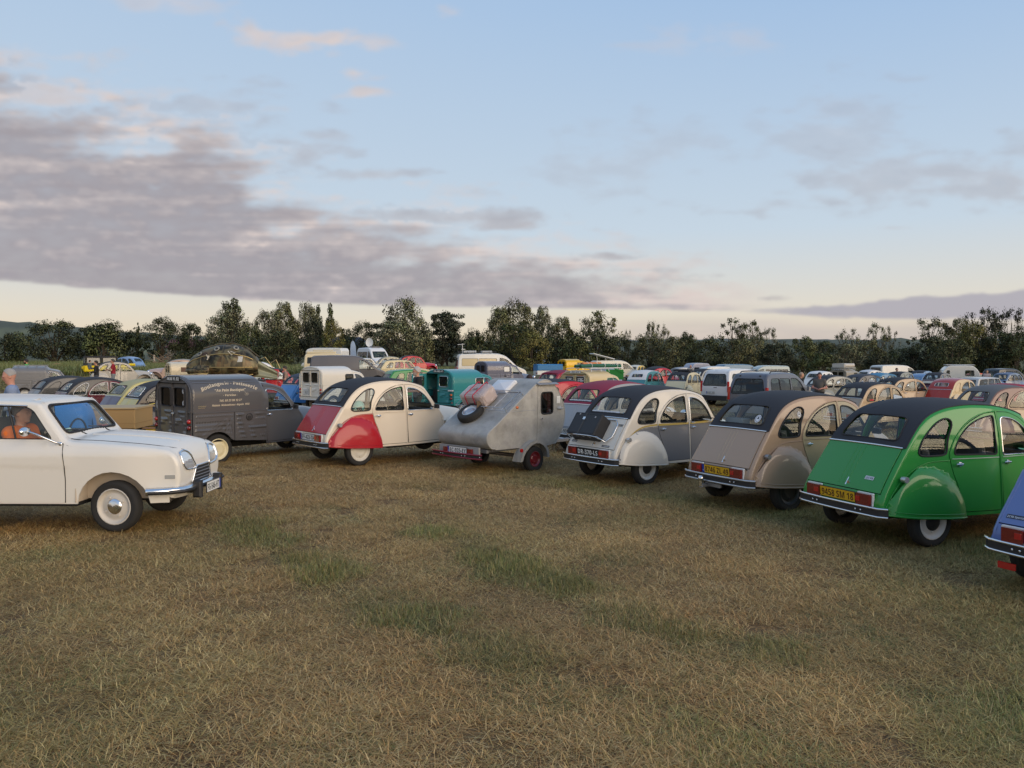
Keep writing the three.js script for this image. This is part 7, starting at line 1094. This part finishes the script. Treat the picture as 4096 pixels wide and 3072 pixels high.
// ---- yellow open utility car with a black canvas top
{
  const t = thing('utility_car', 'yellow utility car with black canvas top and clear windows on the left', 'car', G1(-33.6, -62), R(34), 'other vehicles parked on the field'), y = paint([.70, .52, .005]), vin = new THREE.MeshPhysicalMaterial({ color: col([.45, .44, .40]), roughness: .25, transmission: .35, thickness: 0, side: THREE.DoubleSide });
  obj('body', merge([block(3.3, .50, 1.46, 1.05, .62, 0, .05), block(1.0, .22, 1.1, 2.6, .92, 0, .08)]), y, t); for (let i = 0; i < 7; i++) obj('pressed_rib', block(.05, .36, 1.47, -.3 + i * .36, .62, 0, .015), y, t); obj('rear_panel', block(.06, .42, 1.2, -.62, .66, 0, .02), y, t); obj('storage_box', block(.12, .22, .5, -.68, .70, .1, .03), y, t);
  obj('canvas_top', merge([block(2.3, .06, 1.42, .65, 1.60, 0, .03), block(.06, .7, .12, -.52, 1.23, .62, .01), block(.06, .7, .12, -.52, 1.23, -.62, .01), block(.06, .20, 1.4, -.52, .97, 0, .01), block(.06, .12, 1.4, -.52, 1.54, 0, .01), block(2.2, .14, .05, .62, 1.53, .66, .01), block(2.2, .14, .05, .62, 1.53, -.66, .01), block(2.2, .18, .05, .62, .98, .66, .01), block(.06, .7, .08, 1.75, 1.23, .66, .01), block(.06, .7, .08, 1.75, 1.23, -.66, .01), block(.06, .7, .08, .6, 1.23, .68, .01), block(.06, .7, .08, .6, 1.23, -.68, .01)]), M.canvas, t);
  obj('rear_window', block(.01, .42, .92, -.53, 1.30, 0, .003), vin, t); for (const z of [.68, -.68]) for (const x of [.05, 1.18]) obj('side_window', block(.9, .42, .01, x, 1.30, z, .003), vin, t); obj('windscreen', block(.01, .5, 1.2, 1.8, 1.25, 0, .003), M.glass, t); obj('underbody', block(3.2, .12, 1.2, 1.0, .36, 0), M.under, t);
  for (const z of [.62, -.62]) for (const x of [0, 2.4]) wheel(t, x, .285, z, {});
}
// ---- the rusty sculpture on a trailer: a plated creature with portholes
{
  const t = thing('sculpture_car', 'rusty metal submarine-like creature with portholes and fins', 'sculpture', G1(-13.6, -36.6, -.0), R(10), 'other vehicles parked on the field');
  const rust = new THREE.MeshStandardMaterial({ map: (() => { const r = rngOf(21), x = canvasTex(512, 512, (g, w) => { g.fillStyle = '#6b6147'; g.fillRect(0, 0, w, w); for (let i = 0; i < 420; i++) { const q = r(), c = q < .40 ? `rgba(20,19,14,${.3 + r() * .3})` : q < .6 ? `rgba(120,104,60,${.08 + r() * .16})` : q < .8 ? `rgba(96,54,28,${.08 + r() * .18})` : `rgba(110,118,86,${.06 + r() * .14})`; g.fillStyle = c; g.beginPath(); g.ellipse(r() * w, r() * w, 8 + r() * 44, 6 + r() * 30, r() * 3, 0, 7); g.fill(); } }); x.wrapS = x.wrapT = THREE.RepeatWrapping; return x; })(), roughness: .45, metalness: .35, side: THREE.DoubleSide });
  const gold = std([.48, .36, .16], .4, .8), pale = std([.42, .36, .26], .5, .6);
  const hull = (u, v) => { const x = mix(-1.62, 1.62, u), k = pw([[0, .10], [.10, .52], [.25, .80], [.5, 1.0], [.7, .98], [.86, .74], [1, .40]], u), th = v * PI, up = sin(th), yy = up > 0 ? up ** .8 * .98 * k : 0; return [x, 1.86 + (v <= 1 ? pw([[0, -.62], [.18, -.50], [.32, .05], [.5, 1.02 * k], [.68, .05], [.82, -.50], [1, -.62]], v) : 0), pw([[0, .55], [.18, .82], [.32, .86], [.5, 0], [.68, -.86], [.82, -.82], [1, -.55]], v) * (.45 + .55 * k)]; };
  const sec = (u, a) => { const k = pw([[0, .16], [.08, .50], [.25, .82], [.45, 1.0], [.68, 1.0], [.86, .78], [.96, .5], [1, .3]], u), x = mix(-1.60, 1.60, u), s = Math.sign(sin(a)), up = max(0, sin(a)); return [x, 1.78 + (sin(a) > 0 ? sin(a) ** .85 * 1.06 * k : sin(a) * .56 * (.5 + .5 * k)), cos(a) * .84 * (.35 + .65 * k)]; };
  const hg = sheet([[0, 0], [1, 0], [1, 1], [0, 1]], [], (u, v) => sec(u, -v * 2 * PI), { e: .045, t: 0 }); obj('hull', (() => { const g = hg, u = g.attributes.uv; for (let i = 0; i < u.count; i++) u.setXY(i, u.getX(i) * 1.2, u.getY(i) * 2); return g; })(), rust, t);
  for (const [u, n] of [[.22, 'plate_seam'], [.52, 'plate_seam'], [.80, 'plate_seam']]) obj(n, bar(Array.from({ length: 24 }, (_, i) => sec(u, i / 23 * 2 * PI)), .02, true, 5), rust, t);
  for (const a of [.55, -.02, -.9]) obj('gold_band', bar(Array.from({ length: 18 }, (_, i) => { const p = sec(mix(.05, .93, i / 17), a); return [p[0], p[1], p[2] + .008]; }), .024, false, 5), gold, t);
  for (const [u, a, r] of [[.20, .82, .12], [.44, .86, .135], [.70, .95, .135], [.50, -.72, .145], [.73, -.68, .145]]) { const p = sec(u, a), q = obj('porthole', at(lathe([[0, .02], [.5, .03], [.62, .10], [.85, .10], [1, .02]].map(([x, y]) => [x * r, y * r * 1.2]), 16), 0, 0, 0), pale, t); const h = .01, du = sec(u + h, a), da = sec(u, a + h), nv = new THREE.Vector3(du[0] - p[0], du[1] - p[1], du[2] - p[2]).cross(new THREE.Vector3(da[0] - p[0], da[1] - p[1], da[2] - p[2])).normalize(); if (nv.z < 0) nv.negate(); q.position.set(p[0] + nv.x * .03, p[1] + nv.y * .03, p[2] + nv.z * .03); q.quaternion.setFromUnitVectors(new THREE.Vector3(0, 0, 1), nv); obj('porthole_glass', rod(r * .45, .02, 0, 0, .03, 'z'), M.black, q); }
  obj('side_window', sheet(rpoly([[.42, 2.02], [.95, 2.02], [.98, 2.28], [.60, 2.28]], .03), [], (x, y) => [x, y, .80 - (y - 2.0) * .3], { t: .02 }), matte([.50, .49, .45], .3), t);
  const fin = (u, v) => [mix(1.35, 2.45, u), 1.80 + mix(.42, -.48, v) * (1 - u * .62) - u * .42, .25 * sin(v * 9) * .2 + .1]; obj('tail_fin', sheet([[0, 0], [1, 0], [1, 1], [0, 1]], [], fin, { e: .1, t: .02 }), std([.30, .30, .20], .5, .4), t);
  obj('jaw', sheet([[0, 0], [1, 0], [1, 1], [0, 1]], [], (u, v) => { const a = mix(-.25, 1.2, v); return [mix(-1.62, -.50, u), 1.60 + sin(a) * .52 * sin(u * PI * .5 + .25), cos(a) * .90 * (.50 + .50 * sin(u * PI * .6))]; }, { e: .06, t: .02 }), rust, t);
  for (let i = 0; i < 5; i++) obj('side_fin_rib', bar([[-.52, 1.52, .84], [mix(-1.7, -1.1, i / 4), mix(1.42, 1.10, i / 4), .95]], .03, false, 5, .012), gold, t);
  obj('rope', merge([bar([[-.58, 2.12, .84], [-.50, 2.30, .80], [-.62, 2.36, .78], [-.52, 2.18, .84]], .03, false, 6), bar([[.30, 2.52, .62], [.48, 2.34, .74], [.62, 2.44, .68], [.42, 2.50, .64]], .03, false, 6)]), matte([.5, .46, .38]), t);
  obj('top_spines', merge([bar([[-.9, 2.66, 0], [-.2, 2.86, 0], [.5, 2.9, 0], [1.15, 2.66, 0], [1.5, 2.3, .1]], .03, false, 5), bar([[.2, 2.85, 0], [.45, 3.02, .1]], .02, false, 5), bar([[.95, 2.78, .05], [1.65, 2.25, .2]], .025, false, 5)]), rust, t);
  obj('bent_rod', merge([bar([[1.7, 2.15, .2], [1.9, 2.25, .2], [2.25, 1.75, .2]], .025, false, 5), bar([[2.15, 1.95, .2], [2.4, 2.12, .2], [2.6, 1.65, .2]], .025, false, 5)]), gold, t); obj('lamp', ball(.09, 2.62, 1.62, .2), M.black, t);
  obj('trailer_frame', merge([block(3.4, .10, 1.5, .1, 1.12, 0, .02), block(3.0, .5, .9, .1, .82, 0, .03), block(1.4, .08, .1, 2.2, .5, 0)]), M.black, t); for (const z of [.72, -.72]) for (const x of [-.5, .7]) wheel(t, x, .30, z, { r: .30 });
}
// ---- tan box trailer, and what stands beside it
{
  const t = thing('box_trailer', 'tan wooden box trailer with round white reflector behind the white estate', 'trailer', [-9.62, gnd(-9.6, -18.8), -18.8], R(6)), wood = matte([.42, .26, .10], .6);
  obj('tub', block(2.2, .46, 1.2, -.45, .70, 0, .02), wood, t); obj('lid', block(2.24, .045, 1.24, -.45, .955, 0, .012), matte([.46, .33, .17], .6), t); obj('fold', block(2.21, .006, 1.206, -.45, .60, 0, .002), matte([.30, .18, .07]), t); obj('reflector', rod(.06, .02, .02, .74, .612, 'z'), M.white, t); obj('drawbar', bar([[.6, .43, 0], [1.5, .42, 0]], .03, false, 6), matte([.30, .18, .10]), t);
  for (const k of [1, -1]) { obj('mudguard', bar([[-.30, .42, k * .68], [-.22, .56, k * .68], [.20, .56, k * .68], [.36, .40, k * .68]], .035, false, 5), matte([.40, .07, .02], .5), t); wheel(t, 0, .25, k * .68, { r: .25, rim: .15, wd: .12 }); } obj('underframe', block(1.9, .06, 1.0, -.4, .44, 0), M.under, t);
  const b = thing('covered_load', 'bright blue tarpaulin bundle seen over the white car bonnet', 'tarpaulin', [-9.65, gnd(-9.6, -16.9), -16.9], .2), r = rngOf(3);
  obj('tarpaulin', sheet([[0, 0], [1, 0], [1, 1], [0, 1]], [], (u, v) => { const a = u * 2 * PI, q = x => Math.sign(x) * abs(x) ** .45, th = v * PI / 2, n = 1 + .10 * (vn(u * 12, v * 6) - .5); return [.46 * q(cos(a)) * q(cos(th)) * n, 1.14 * q(sin(th)), .40 * q(sin(a)) * q(cos(th)) * n]; }, { e: .05, t: 0 }), matte([.02, .17, .50], .5), b);
  const y = thing('storage_tub', 'yellow plastic tub seen through the side window of the white estate', 'tub', [-10.75, gnd(-10.7, -16.4), -16.4], .1); obj('tub', merge([block(.95, .75, .7, 0, .38, 0, .06), block(1.02, .06, .77, 0, .76, 0, .02)]), matte([.60, .47, .02], .5), y); obj('lid', block(.99, .05, .74, 0, .82, 0, .02), matte([.55, .42, .03], .5), y);
}
// ---- blue covered trailer, crates, banner, woodpile, mound, houses
{
  const t = thing('covered_trailer', 'white trailer under a bright blue cover near the motorhome', 'trailer', G1(2.9, -62.5), R(12)); obj('tub', block(2.1, .34, 1.3, 0, .62, 0, .03), M.white, t); obj('cover', merge([block(2.14, .52, 1.34, 0, 1.04, 0, .08)]), matte([.03, .17, .38], .55), t); obj('drawbar', block(1.0, .06, .08, 1.5, .5, 0), M.steel, t); for (const z of [.7, -.7]) { wheel(t, .1, .27, z, { r: .27, rim: .16 }); } obj('tail_light', block(.03, .12, .2, -1.06, .58, .5, .01), M.red, t); plate(t, 'BX 417', 'white', -1.06, .6, 0, .4, .1);
  const c = thing('tarp_crate', 'royal blue tarpaulin crate beside the crimson car', 'crate', G1(1.55, -34.5), .3); obj('crate', block(1.0, 1.02, .9, 0, .51, 0, .04), matte([.02, .09, .45], .5), c); obj('cover_edge', block(1.03, .12, .93, 0, .97, 0, .03), matte([.02, .10, .48], .5), c);
  const k = thing('wooden_box', 'dark red stage box with pale marks in front of the crimson car', 'box', G1(1.95, -31.2), R(8)); obj('box', block(1.5, .98, .6, 0, .49, 0, .02), matte([.055, .016, .016], .6), k); obj('painted_mark', at(new THREE.PlaneGeometry(.5, .22), .0, .78, .305), words('A  J', '#a89a90', 160, 70, 'bold 50px serif'), k);
  const gp = thing('rolled_tent_poles', 'long green rolled tent bundle on the roof of the cream van', 'tent', onThing(scene.getObjectByName('parked_van_004') || scene, [.5, 1.86, .15]), R(48)); obj('tent_roll', merge([bar([[-1.15, 0, .2], [-.3, .02, .2], [.6, .0, .2], [1.5, -.02, .2]], .065, false, 8), bar([[-1.15, 0, -.05], [-.3, .02, -.05], [.5, .02, -.05], [1.0, 0, -.05]], .06, false, 8)]), matte([.012, .10, .055], .6), gp); for (const x of [-.5, .35, 1.2]) obj('tie', at(new THREE.TorusGeometry(.085, .012, 5, 12), x, .01, .2, 0, PI / 2), M.white, gp); 
  const ob = thing('orange_roll', 'orange rolled mat on the roof of the cream van', 'mat', onThing(scene.getObjectByName('parked_van_004') || scene, [1.0, 1.93, -.35]), R(48)); obj('mat_roll', merge([bar([[-.6, 0, 0], [.6, 0, 0]], .075, false, 8)]), matte([.55, .20, .07], .7), ob); for (const x of [-.3, .3]) obj('tie', at(new THREE.TorusGeometry(.08, .012, 5, 12), x, 0, 0, 0, PI / 2), M.white, ob);
  const gt = thing('tent_awning', 'green awning panel on thin poles right of the cream van', 'awning', G1(5.75, -43.0), R(-12)); obj('panel', at(block(1.0, .05, 1.3, 0, 0, 0, .01), 0, 1.62, 0, 0, 0, -.5), matte([.015, .19, .025], .6), gt); obj('side_flap', block(.95, .55, .04, 0, 1.30, .6, .01), matte([.015, .19, .025], .6), gt); for (const x of [-.4, .45]) obj('pole', bar([[x, 0, .58], [x * .9, 1.5, .58]], .02, false, 5), M.black, gt);
  const f = thing('feather_banner', 'pale blue feather banner standing beside the motorhomes', 'banner', G1(-17.6, -86), R(8)); obj('flag', sheet(smooth([[-.30, .9], [.28, .9], [.30, 2.4], [.16, 3.1], [-.06, 3.35], [-.26, 3.0], [-.30, 2.0]], true, .2), [], (x, y) => [x, y, .03 * sin(y * 3)], { t: .006 }), printed(64, 256, (g, w, h) => { g.fillStyle = '#8fa2bd'; g.fillRect(0, 0, w, h); g.fillStyle = '#d5dae2'; g.fillRect(0, h * .45, w, h * .6); g.fillRect(18, 60, 28, 10); }), f); obj('pole', bar([[-.32, 0, 0], [-.32, 2.4, 0], [-.2, 3.2, 0], [0, 3.4, 0]], .02, false, 5), M.steel, f);
  const h1 = thing('farmhouse', 'low house with a red tiled roof behind the woodpile', 'house', G1(-53, -132), .1); obj('wall', block(9, 2.6, 6, 0, 1.3, 0, .02), matte([.45, .40, .33]), h1); const rf = obj('roof', geoOf([-4.8, 2.5, 3.3, 4.8, 2.5, 3.3, 4.8, 4.0, 0, -4.8, 4.0, 0, -4.8, 2.5, -3.3, 4.8, 2.5, -3.3], [0, .9, .4, 0, .9, .4, 0, 1, 0, 0, 1, 0, 0, .9, -.4, 0, .9, -.4], [0, 1, 2, 0, 2, 3, 3, 2, 5, 3, 5, 4, 0, 3, 4, 1, 5, 2]), std([.16, .045, .045], .8), h1); obj('chimney', block(.6, .9, .6, -1.6, 4.1, 0, .02), matte([.5, .45, .38]), rf); for (const x of [-2.5, 0, 2.5]) obj('window', block(.9, 1.0, .06, x, 1.5, 3.0, .01), M.black, h1);
  const h2 = thing('cottage', 'cream cottage with a dark blue slate roof behind the banner', 'house', G1(-26.5, -124), -.12); obj('wall', block(7, 2.6, 6, 0, 1.3, 0, .02), matte([.58, .46, .27]), h2); obj('roof', geoOf([-3.9, 2.5, 3.4, 3.9, 2.5, 3.4, 2.4, 4.3, 0, -2.4, 4.3, 0, -3.9, 2.5, -3.4, 3.9, 2.5, -3.4], [0, .9, .4, 0, .9, .4, 0, 1, 0, 0, 1, 0, 0, .9, -.4, 0, .9, -.4], [0, 1, 2, 0, 2, 3, 3, 2, 5, 3, 5, 4, 0, 3, 4, 1, 5, 2]), std([.04, .05, .085], .6), h2); obj('window', block(1.0, 1.1, .06, 1.8, 1.5, 3.0, .01), M.black, h2);
  const hs = [[-9, 0], [0, 3], [10, -2], [19, 4], [27, 0], [38, 6]]; hs.forEach(([dx, dz], i) => { const X = 492 + dx * 1.5, Z = -700 + dz, t = thing('distant_house', ['white house leftmost of the far village on the hillside', 'second white house from the left in the far village', 'third white house from the left in the far village', 'fourth white house from the left in the far village', 'fifth white house from the left in the far village', 'white house rightmost of the far village on the hillside'][i], 'house', [X, 14.5, Z], .3 * i, 'houses of the far village'); obj('wall', block(9, 6, 7, 0, 2, 0, .02), matte([.62, .60, .55]), t); obj('roof', geoOf([-5, 4.9, 4, 5, 4.9, 4, 5, 7.6, 0, -5, 7.6, 0, -5, 4.9, -4, 5, 4.9, -4], [0, .9, .4, 0, .9, .4, 0, 1, 0, 0, 1, 0, 0, .9, -.4, 0, .9, -.4], [0, 1, 2, 0, 2, 3, 3, 2, 5, 3, 5, 4, 0, 3, 4, 1, 5, 2]), std([.10, .09, .09], .8), t); });
  // heap of cut branches
  const wp = thing('woodpile', 'heap of cut branches and roots left of the rusty sculpture', 'woodpile', G1(-41.5, -97), 0), r = rngOf(44), br = matte([.22, .155, .10]);
  for (let i = 0; i < 190; i++) { const x = (r() - .5) * 6.6, z = (r() - .5) * 3, hh = max(.15, 1.5 * exp(-(((x + 1.9) / 1.4) ** 2)) + .8 * exp(-(((x - 1.2) / 2.2) ** 2))), y = r() * hh, a = r() * 6.3, e = (r() - .35) * 1.3, L = .5 + r() * 1.1; obj('branch', bar([[x, y, z], [x + cos(a) * L * .5, y + sin(e) * L * .5 + .08 * r(), z + sin(a) * L * .5], [x + cos(a) * L, max(.05, y + sin(e) * L), z + sin(a) * L]], .03 + .05 * r(), false, 5, .015), br, wp); }
  obj('stump', rod(.16, 1.5, -2.9, .9, .8, 'y', .12, 8), matte([.36, .32, .26]), wp);
  const dm = thing('dirt_mound', 'small heap of brown earth in the meadow on the left', 'mound', G1(-50.5, -86), 0); obj('earth', sheet(smooth(Array.from({ length: 12 }, (_, i) => [cos(i / 12 * 2 * PI) * 1.5, sin(i / 12 * 2 * PI) * 1.1]), true, .3), [], (x, z) => { const q = clamp(1 - hypot(x / 1.5, z / 1.1), 0, 1); return [x, .85 * sm(0, .9, q) + .12 * (vn(x * 4, z * 4) - .5) * q, -z]; }, { e: .12, t: 0 }), matte([.27, .17, .075], .95), dm);
}
// long bushes on the woodpile and by the sculpture
tree('leafy_bush', 'dark clipped bush lying on the woodpile', -40.6, -98, 2.1, 4.4, 'bush', 'dark', 3);
tree('leafy_bush', 'fresh green bush left of the woodpile', -46.5, -94, 1.6, 4.2, 'bush', 'mid', 2);
tree('leafy_bush', 'rounded bush below the banner and cottage', -20.5, -100, 1.5, 5.0, 'bush', 'mid', 1);
// ------------------------------------------------------------------ the people
const PG = 'people among the parked cars';
person('man in a light blue shirt with short grey hair looking down, by the white estate', [-8.86, gnd(-8.86, -13.8), -13.8], R(211), { h: 1.84, cell: .018, headCell: .008, shirt: [.20, .26, .40], sleeve: 'long', hair: [.30, .29, .28], skin: [.50, .25, .18], nod: .32, pants: [.05, .06, .09], lean: .04, fringe: 1.7, hairThick: .005, hairLow: .0, armR: [[.02, 1.14, .27], [.24, 1.08, .20]], armL: [[.02, 1.14, -.27], [.24, 1.10, -.16]], group: PG, extra(t, { hc, h }) { obj('glasses', bar([[hc[0] + .045, hc[1] + .10, .09], [hc[0] - .03, hc[1] + .118, .085], [hc[0] - .08, hc[1] + .08, .06]], .005, false, 5), M.black, t); obj('bag_strap', bar([[.10, 1.50, -.10], [.15, 1.25, .0], [.17, 1.0, .06]], .03, false, 5), M.black, t); } });
person('bearded man in a bright green shirt behind the grey ribbed van', G1(-28.8, -46), R(205), { h: 1.80, shirt: [.05, .42, .06], hair: [.02, .015, .013], beard: .022, beardCol: [.02, .015, .013], hairThick: .02, nod: .12, group: PG });
person('man in a black pullover carrying a small child', G1(-23.7, -44.2), R(202), { h: 1.80, shirt: [.012, .012, .013], sleeve: 'long', hair: [.025, .02, .018], pants: [.05, .055, .07], armR: [[.04, 1.15, .27], [.26, 1.14, .10]], armL: [[.04, 1.15, -.27], [.26, 1.12, -.10]], group: PG });
person('small child in grey held by the man in the black pullover', (() => { const p = G1(-24.02, -44.1); p[1] += .86; return p; })(), R(60), { h: .98, shirt: [.14, .16, .15], sleeve: 'long', hair: [.02, .018, .016], pants: [.10, .12, .14], legs: 'sit', group: PG });
person('man in a crimson polo shirt and grey jeans with folded arms', G1(-23.1, -44.9), R(206), { h: 1.86, shirt: [.26, .012, .025], hair: [.07, .06, .05], pants: [.20, .22, .24], armR: [[.10, 1.16, .26], [.27, 1.18, .02]], armL: [[.10, 1.16, -.26], [.27, 1.20, -.02]], group: PG });
person('man in a tan shirt looking at his phone beside the red car', G1(-11.0, -37.6), R(204), { h: 1.76, shirt: [.30, .20, .16], hair: [.04, .03, .025], pants: [.16, .03, .035], nod: .3, armR: [[.05, 1.13, .26], [.26, 1.12, .09]], armL: [[.05, 1.13, -.26], [.26, 1.14, -.07]], group: PG, extra(t, { HR }) { obj('phone', block(.07, .14, .01, HR[0] + .07, HR[1] + .03, HR[2] - .06, .004), M.white, t); } });
person('grey-haired man in a black printed t-shirt beside the teal van', [-2.72, -.07, -22.3], R(196), { h: 1.84, cell: .02, headCell: .01, shirt: [.010, .010, .012], hair: [.42, .40, .38], beard: .007, beardCol: [.40, .34, .30], pants: [.05, .06, .05], nod: .05, armR: [[.04, 1.13, .27], [.28, 1.14, .14]], armL: [[.02, 1.13, -.27], [.27, 1.10, -.12]], group: PG, extra(t, { HR, hc }) { obj('cup', rod(.035, .09, HR[0] + .09, HR[1] + .03, HR[2], 'y', .04, 10), M.white, t); obj('glasses', bar([[hc[0] + .095, hc[1] + .015, -.05], [hc[0] + .10, hc[1] + .012, .05], [hc[0] + .02, hc[1] + .02, .085]], .006, false, 5), M.black, t); } });
person('dark-haired woman seen just above the silver caravan', G1(.55, -24.3), R(100), { h: 1.60, shirt: [.10, .10, .12], hair: [.035, .018, .014], hairThick: .025, hairLow: .12, pants: [.05, .05, .07], group: PG });
person('man in a black quilted jacket facing the man with a phone', G1(13.2, -35.4), R(-10), { h: 1.76, shirt: [.012, .012, .014], sleeve: 'long', hair: [.32, .24, .18], hairThick: .006, pants: [.03, .03, .035], wide: 1.1, group: PG });
person('man in a dark grey polo shirt looking down at his phone', G1(13.5, -34.0), R(-120), { h: 1.78, cell: .022, headCell: .011, shirt: [.085, .080, .075], hair: [.05, .045, .045], skin: [.44, .20, .15], pants: [.012, .012, .014], nod: .35, wide: 1.22, armR: [[.06, 1.12, .28], [.28, 1.08, .06]], armL: [[.06, 1.12, -.28], [.28, 1.08, -.08]], hem: .86, group: PG, extra(t, { HR }) { obj('phone', block(.07, .14, .01, HR[0] + .06, HR[1] + .03, HR[2] - .07, .004), M.black, t); } });
person('man with a shaved head far behind the cream yellow car', G1(15.2, -66), R(-90), { h: 1.8, shirt: [.25, .25, .24], bald: 1, pants: [.05, .05, .06], group: PG });
person('man in black standing far back near the right-hand cars', G1(31.5, -63.5), R(-60), { h: 1.78, shirt: [.012, .012, .014], sleeve: 'long', hair: [.05, .04, .03], group: PG });
person('person in a pale pink top far back near the right edge', G1(38.0, -62), R(-120), { h: 1.7, shirt: [.50, .38, .36], hair: [.25, .18, .10], hairLow: .1, pants: [.2, .2, .22], group: PG });
{ const p = onThing(whiteCar, [1.16, -.27, .36]); person('person in an orange t-shirt sitting inside the white estate', p, R(-1), { h: 1.70, cell: .02, headCell: .01, shirt: [.72, .17, .03], hair: [.12, .09, .07], pants: [.06, .06, .07], legs: 'sit', armR: [[.12, 1.18, .27], [.36, 1.22, .16]], armL: [[.12, 1.18, -.27], [.36, 1.22, -.16]], wide: 1.35, nod: .05, group: PG }); }
renderer.render(scene, camera);
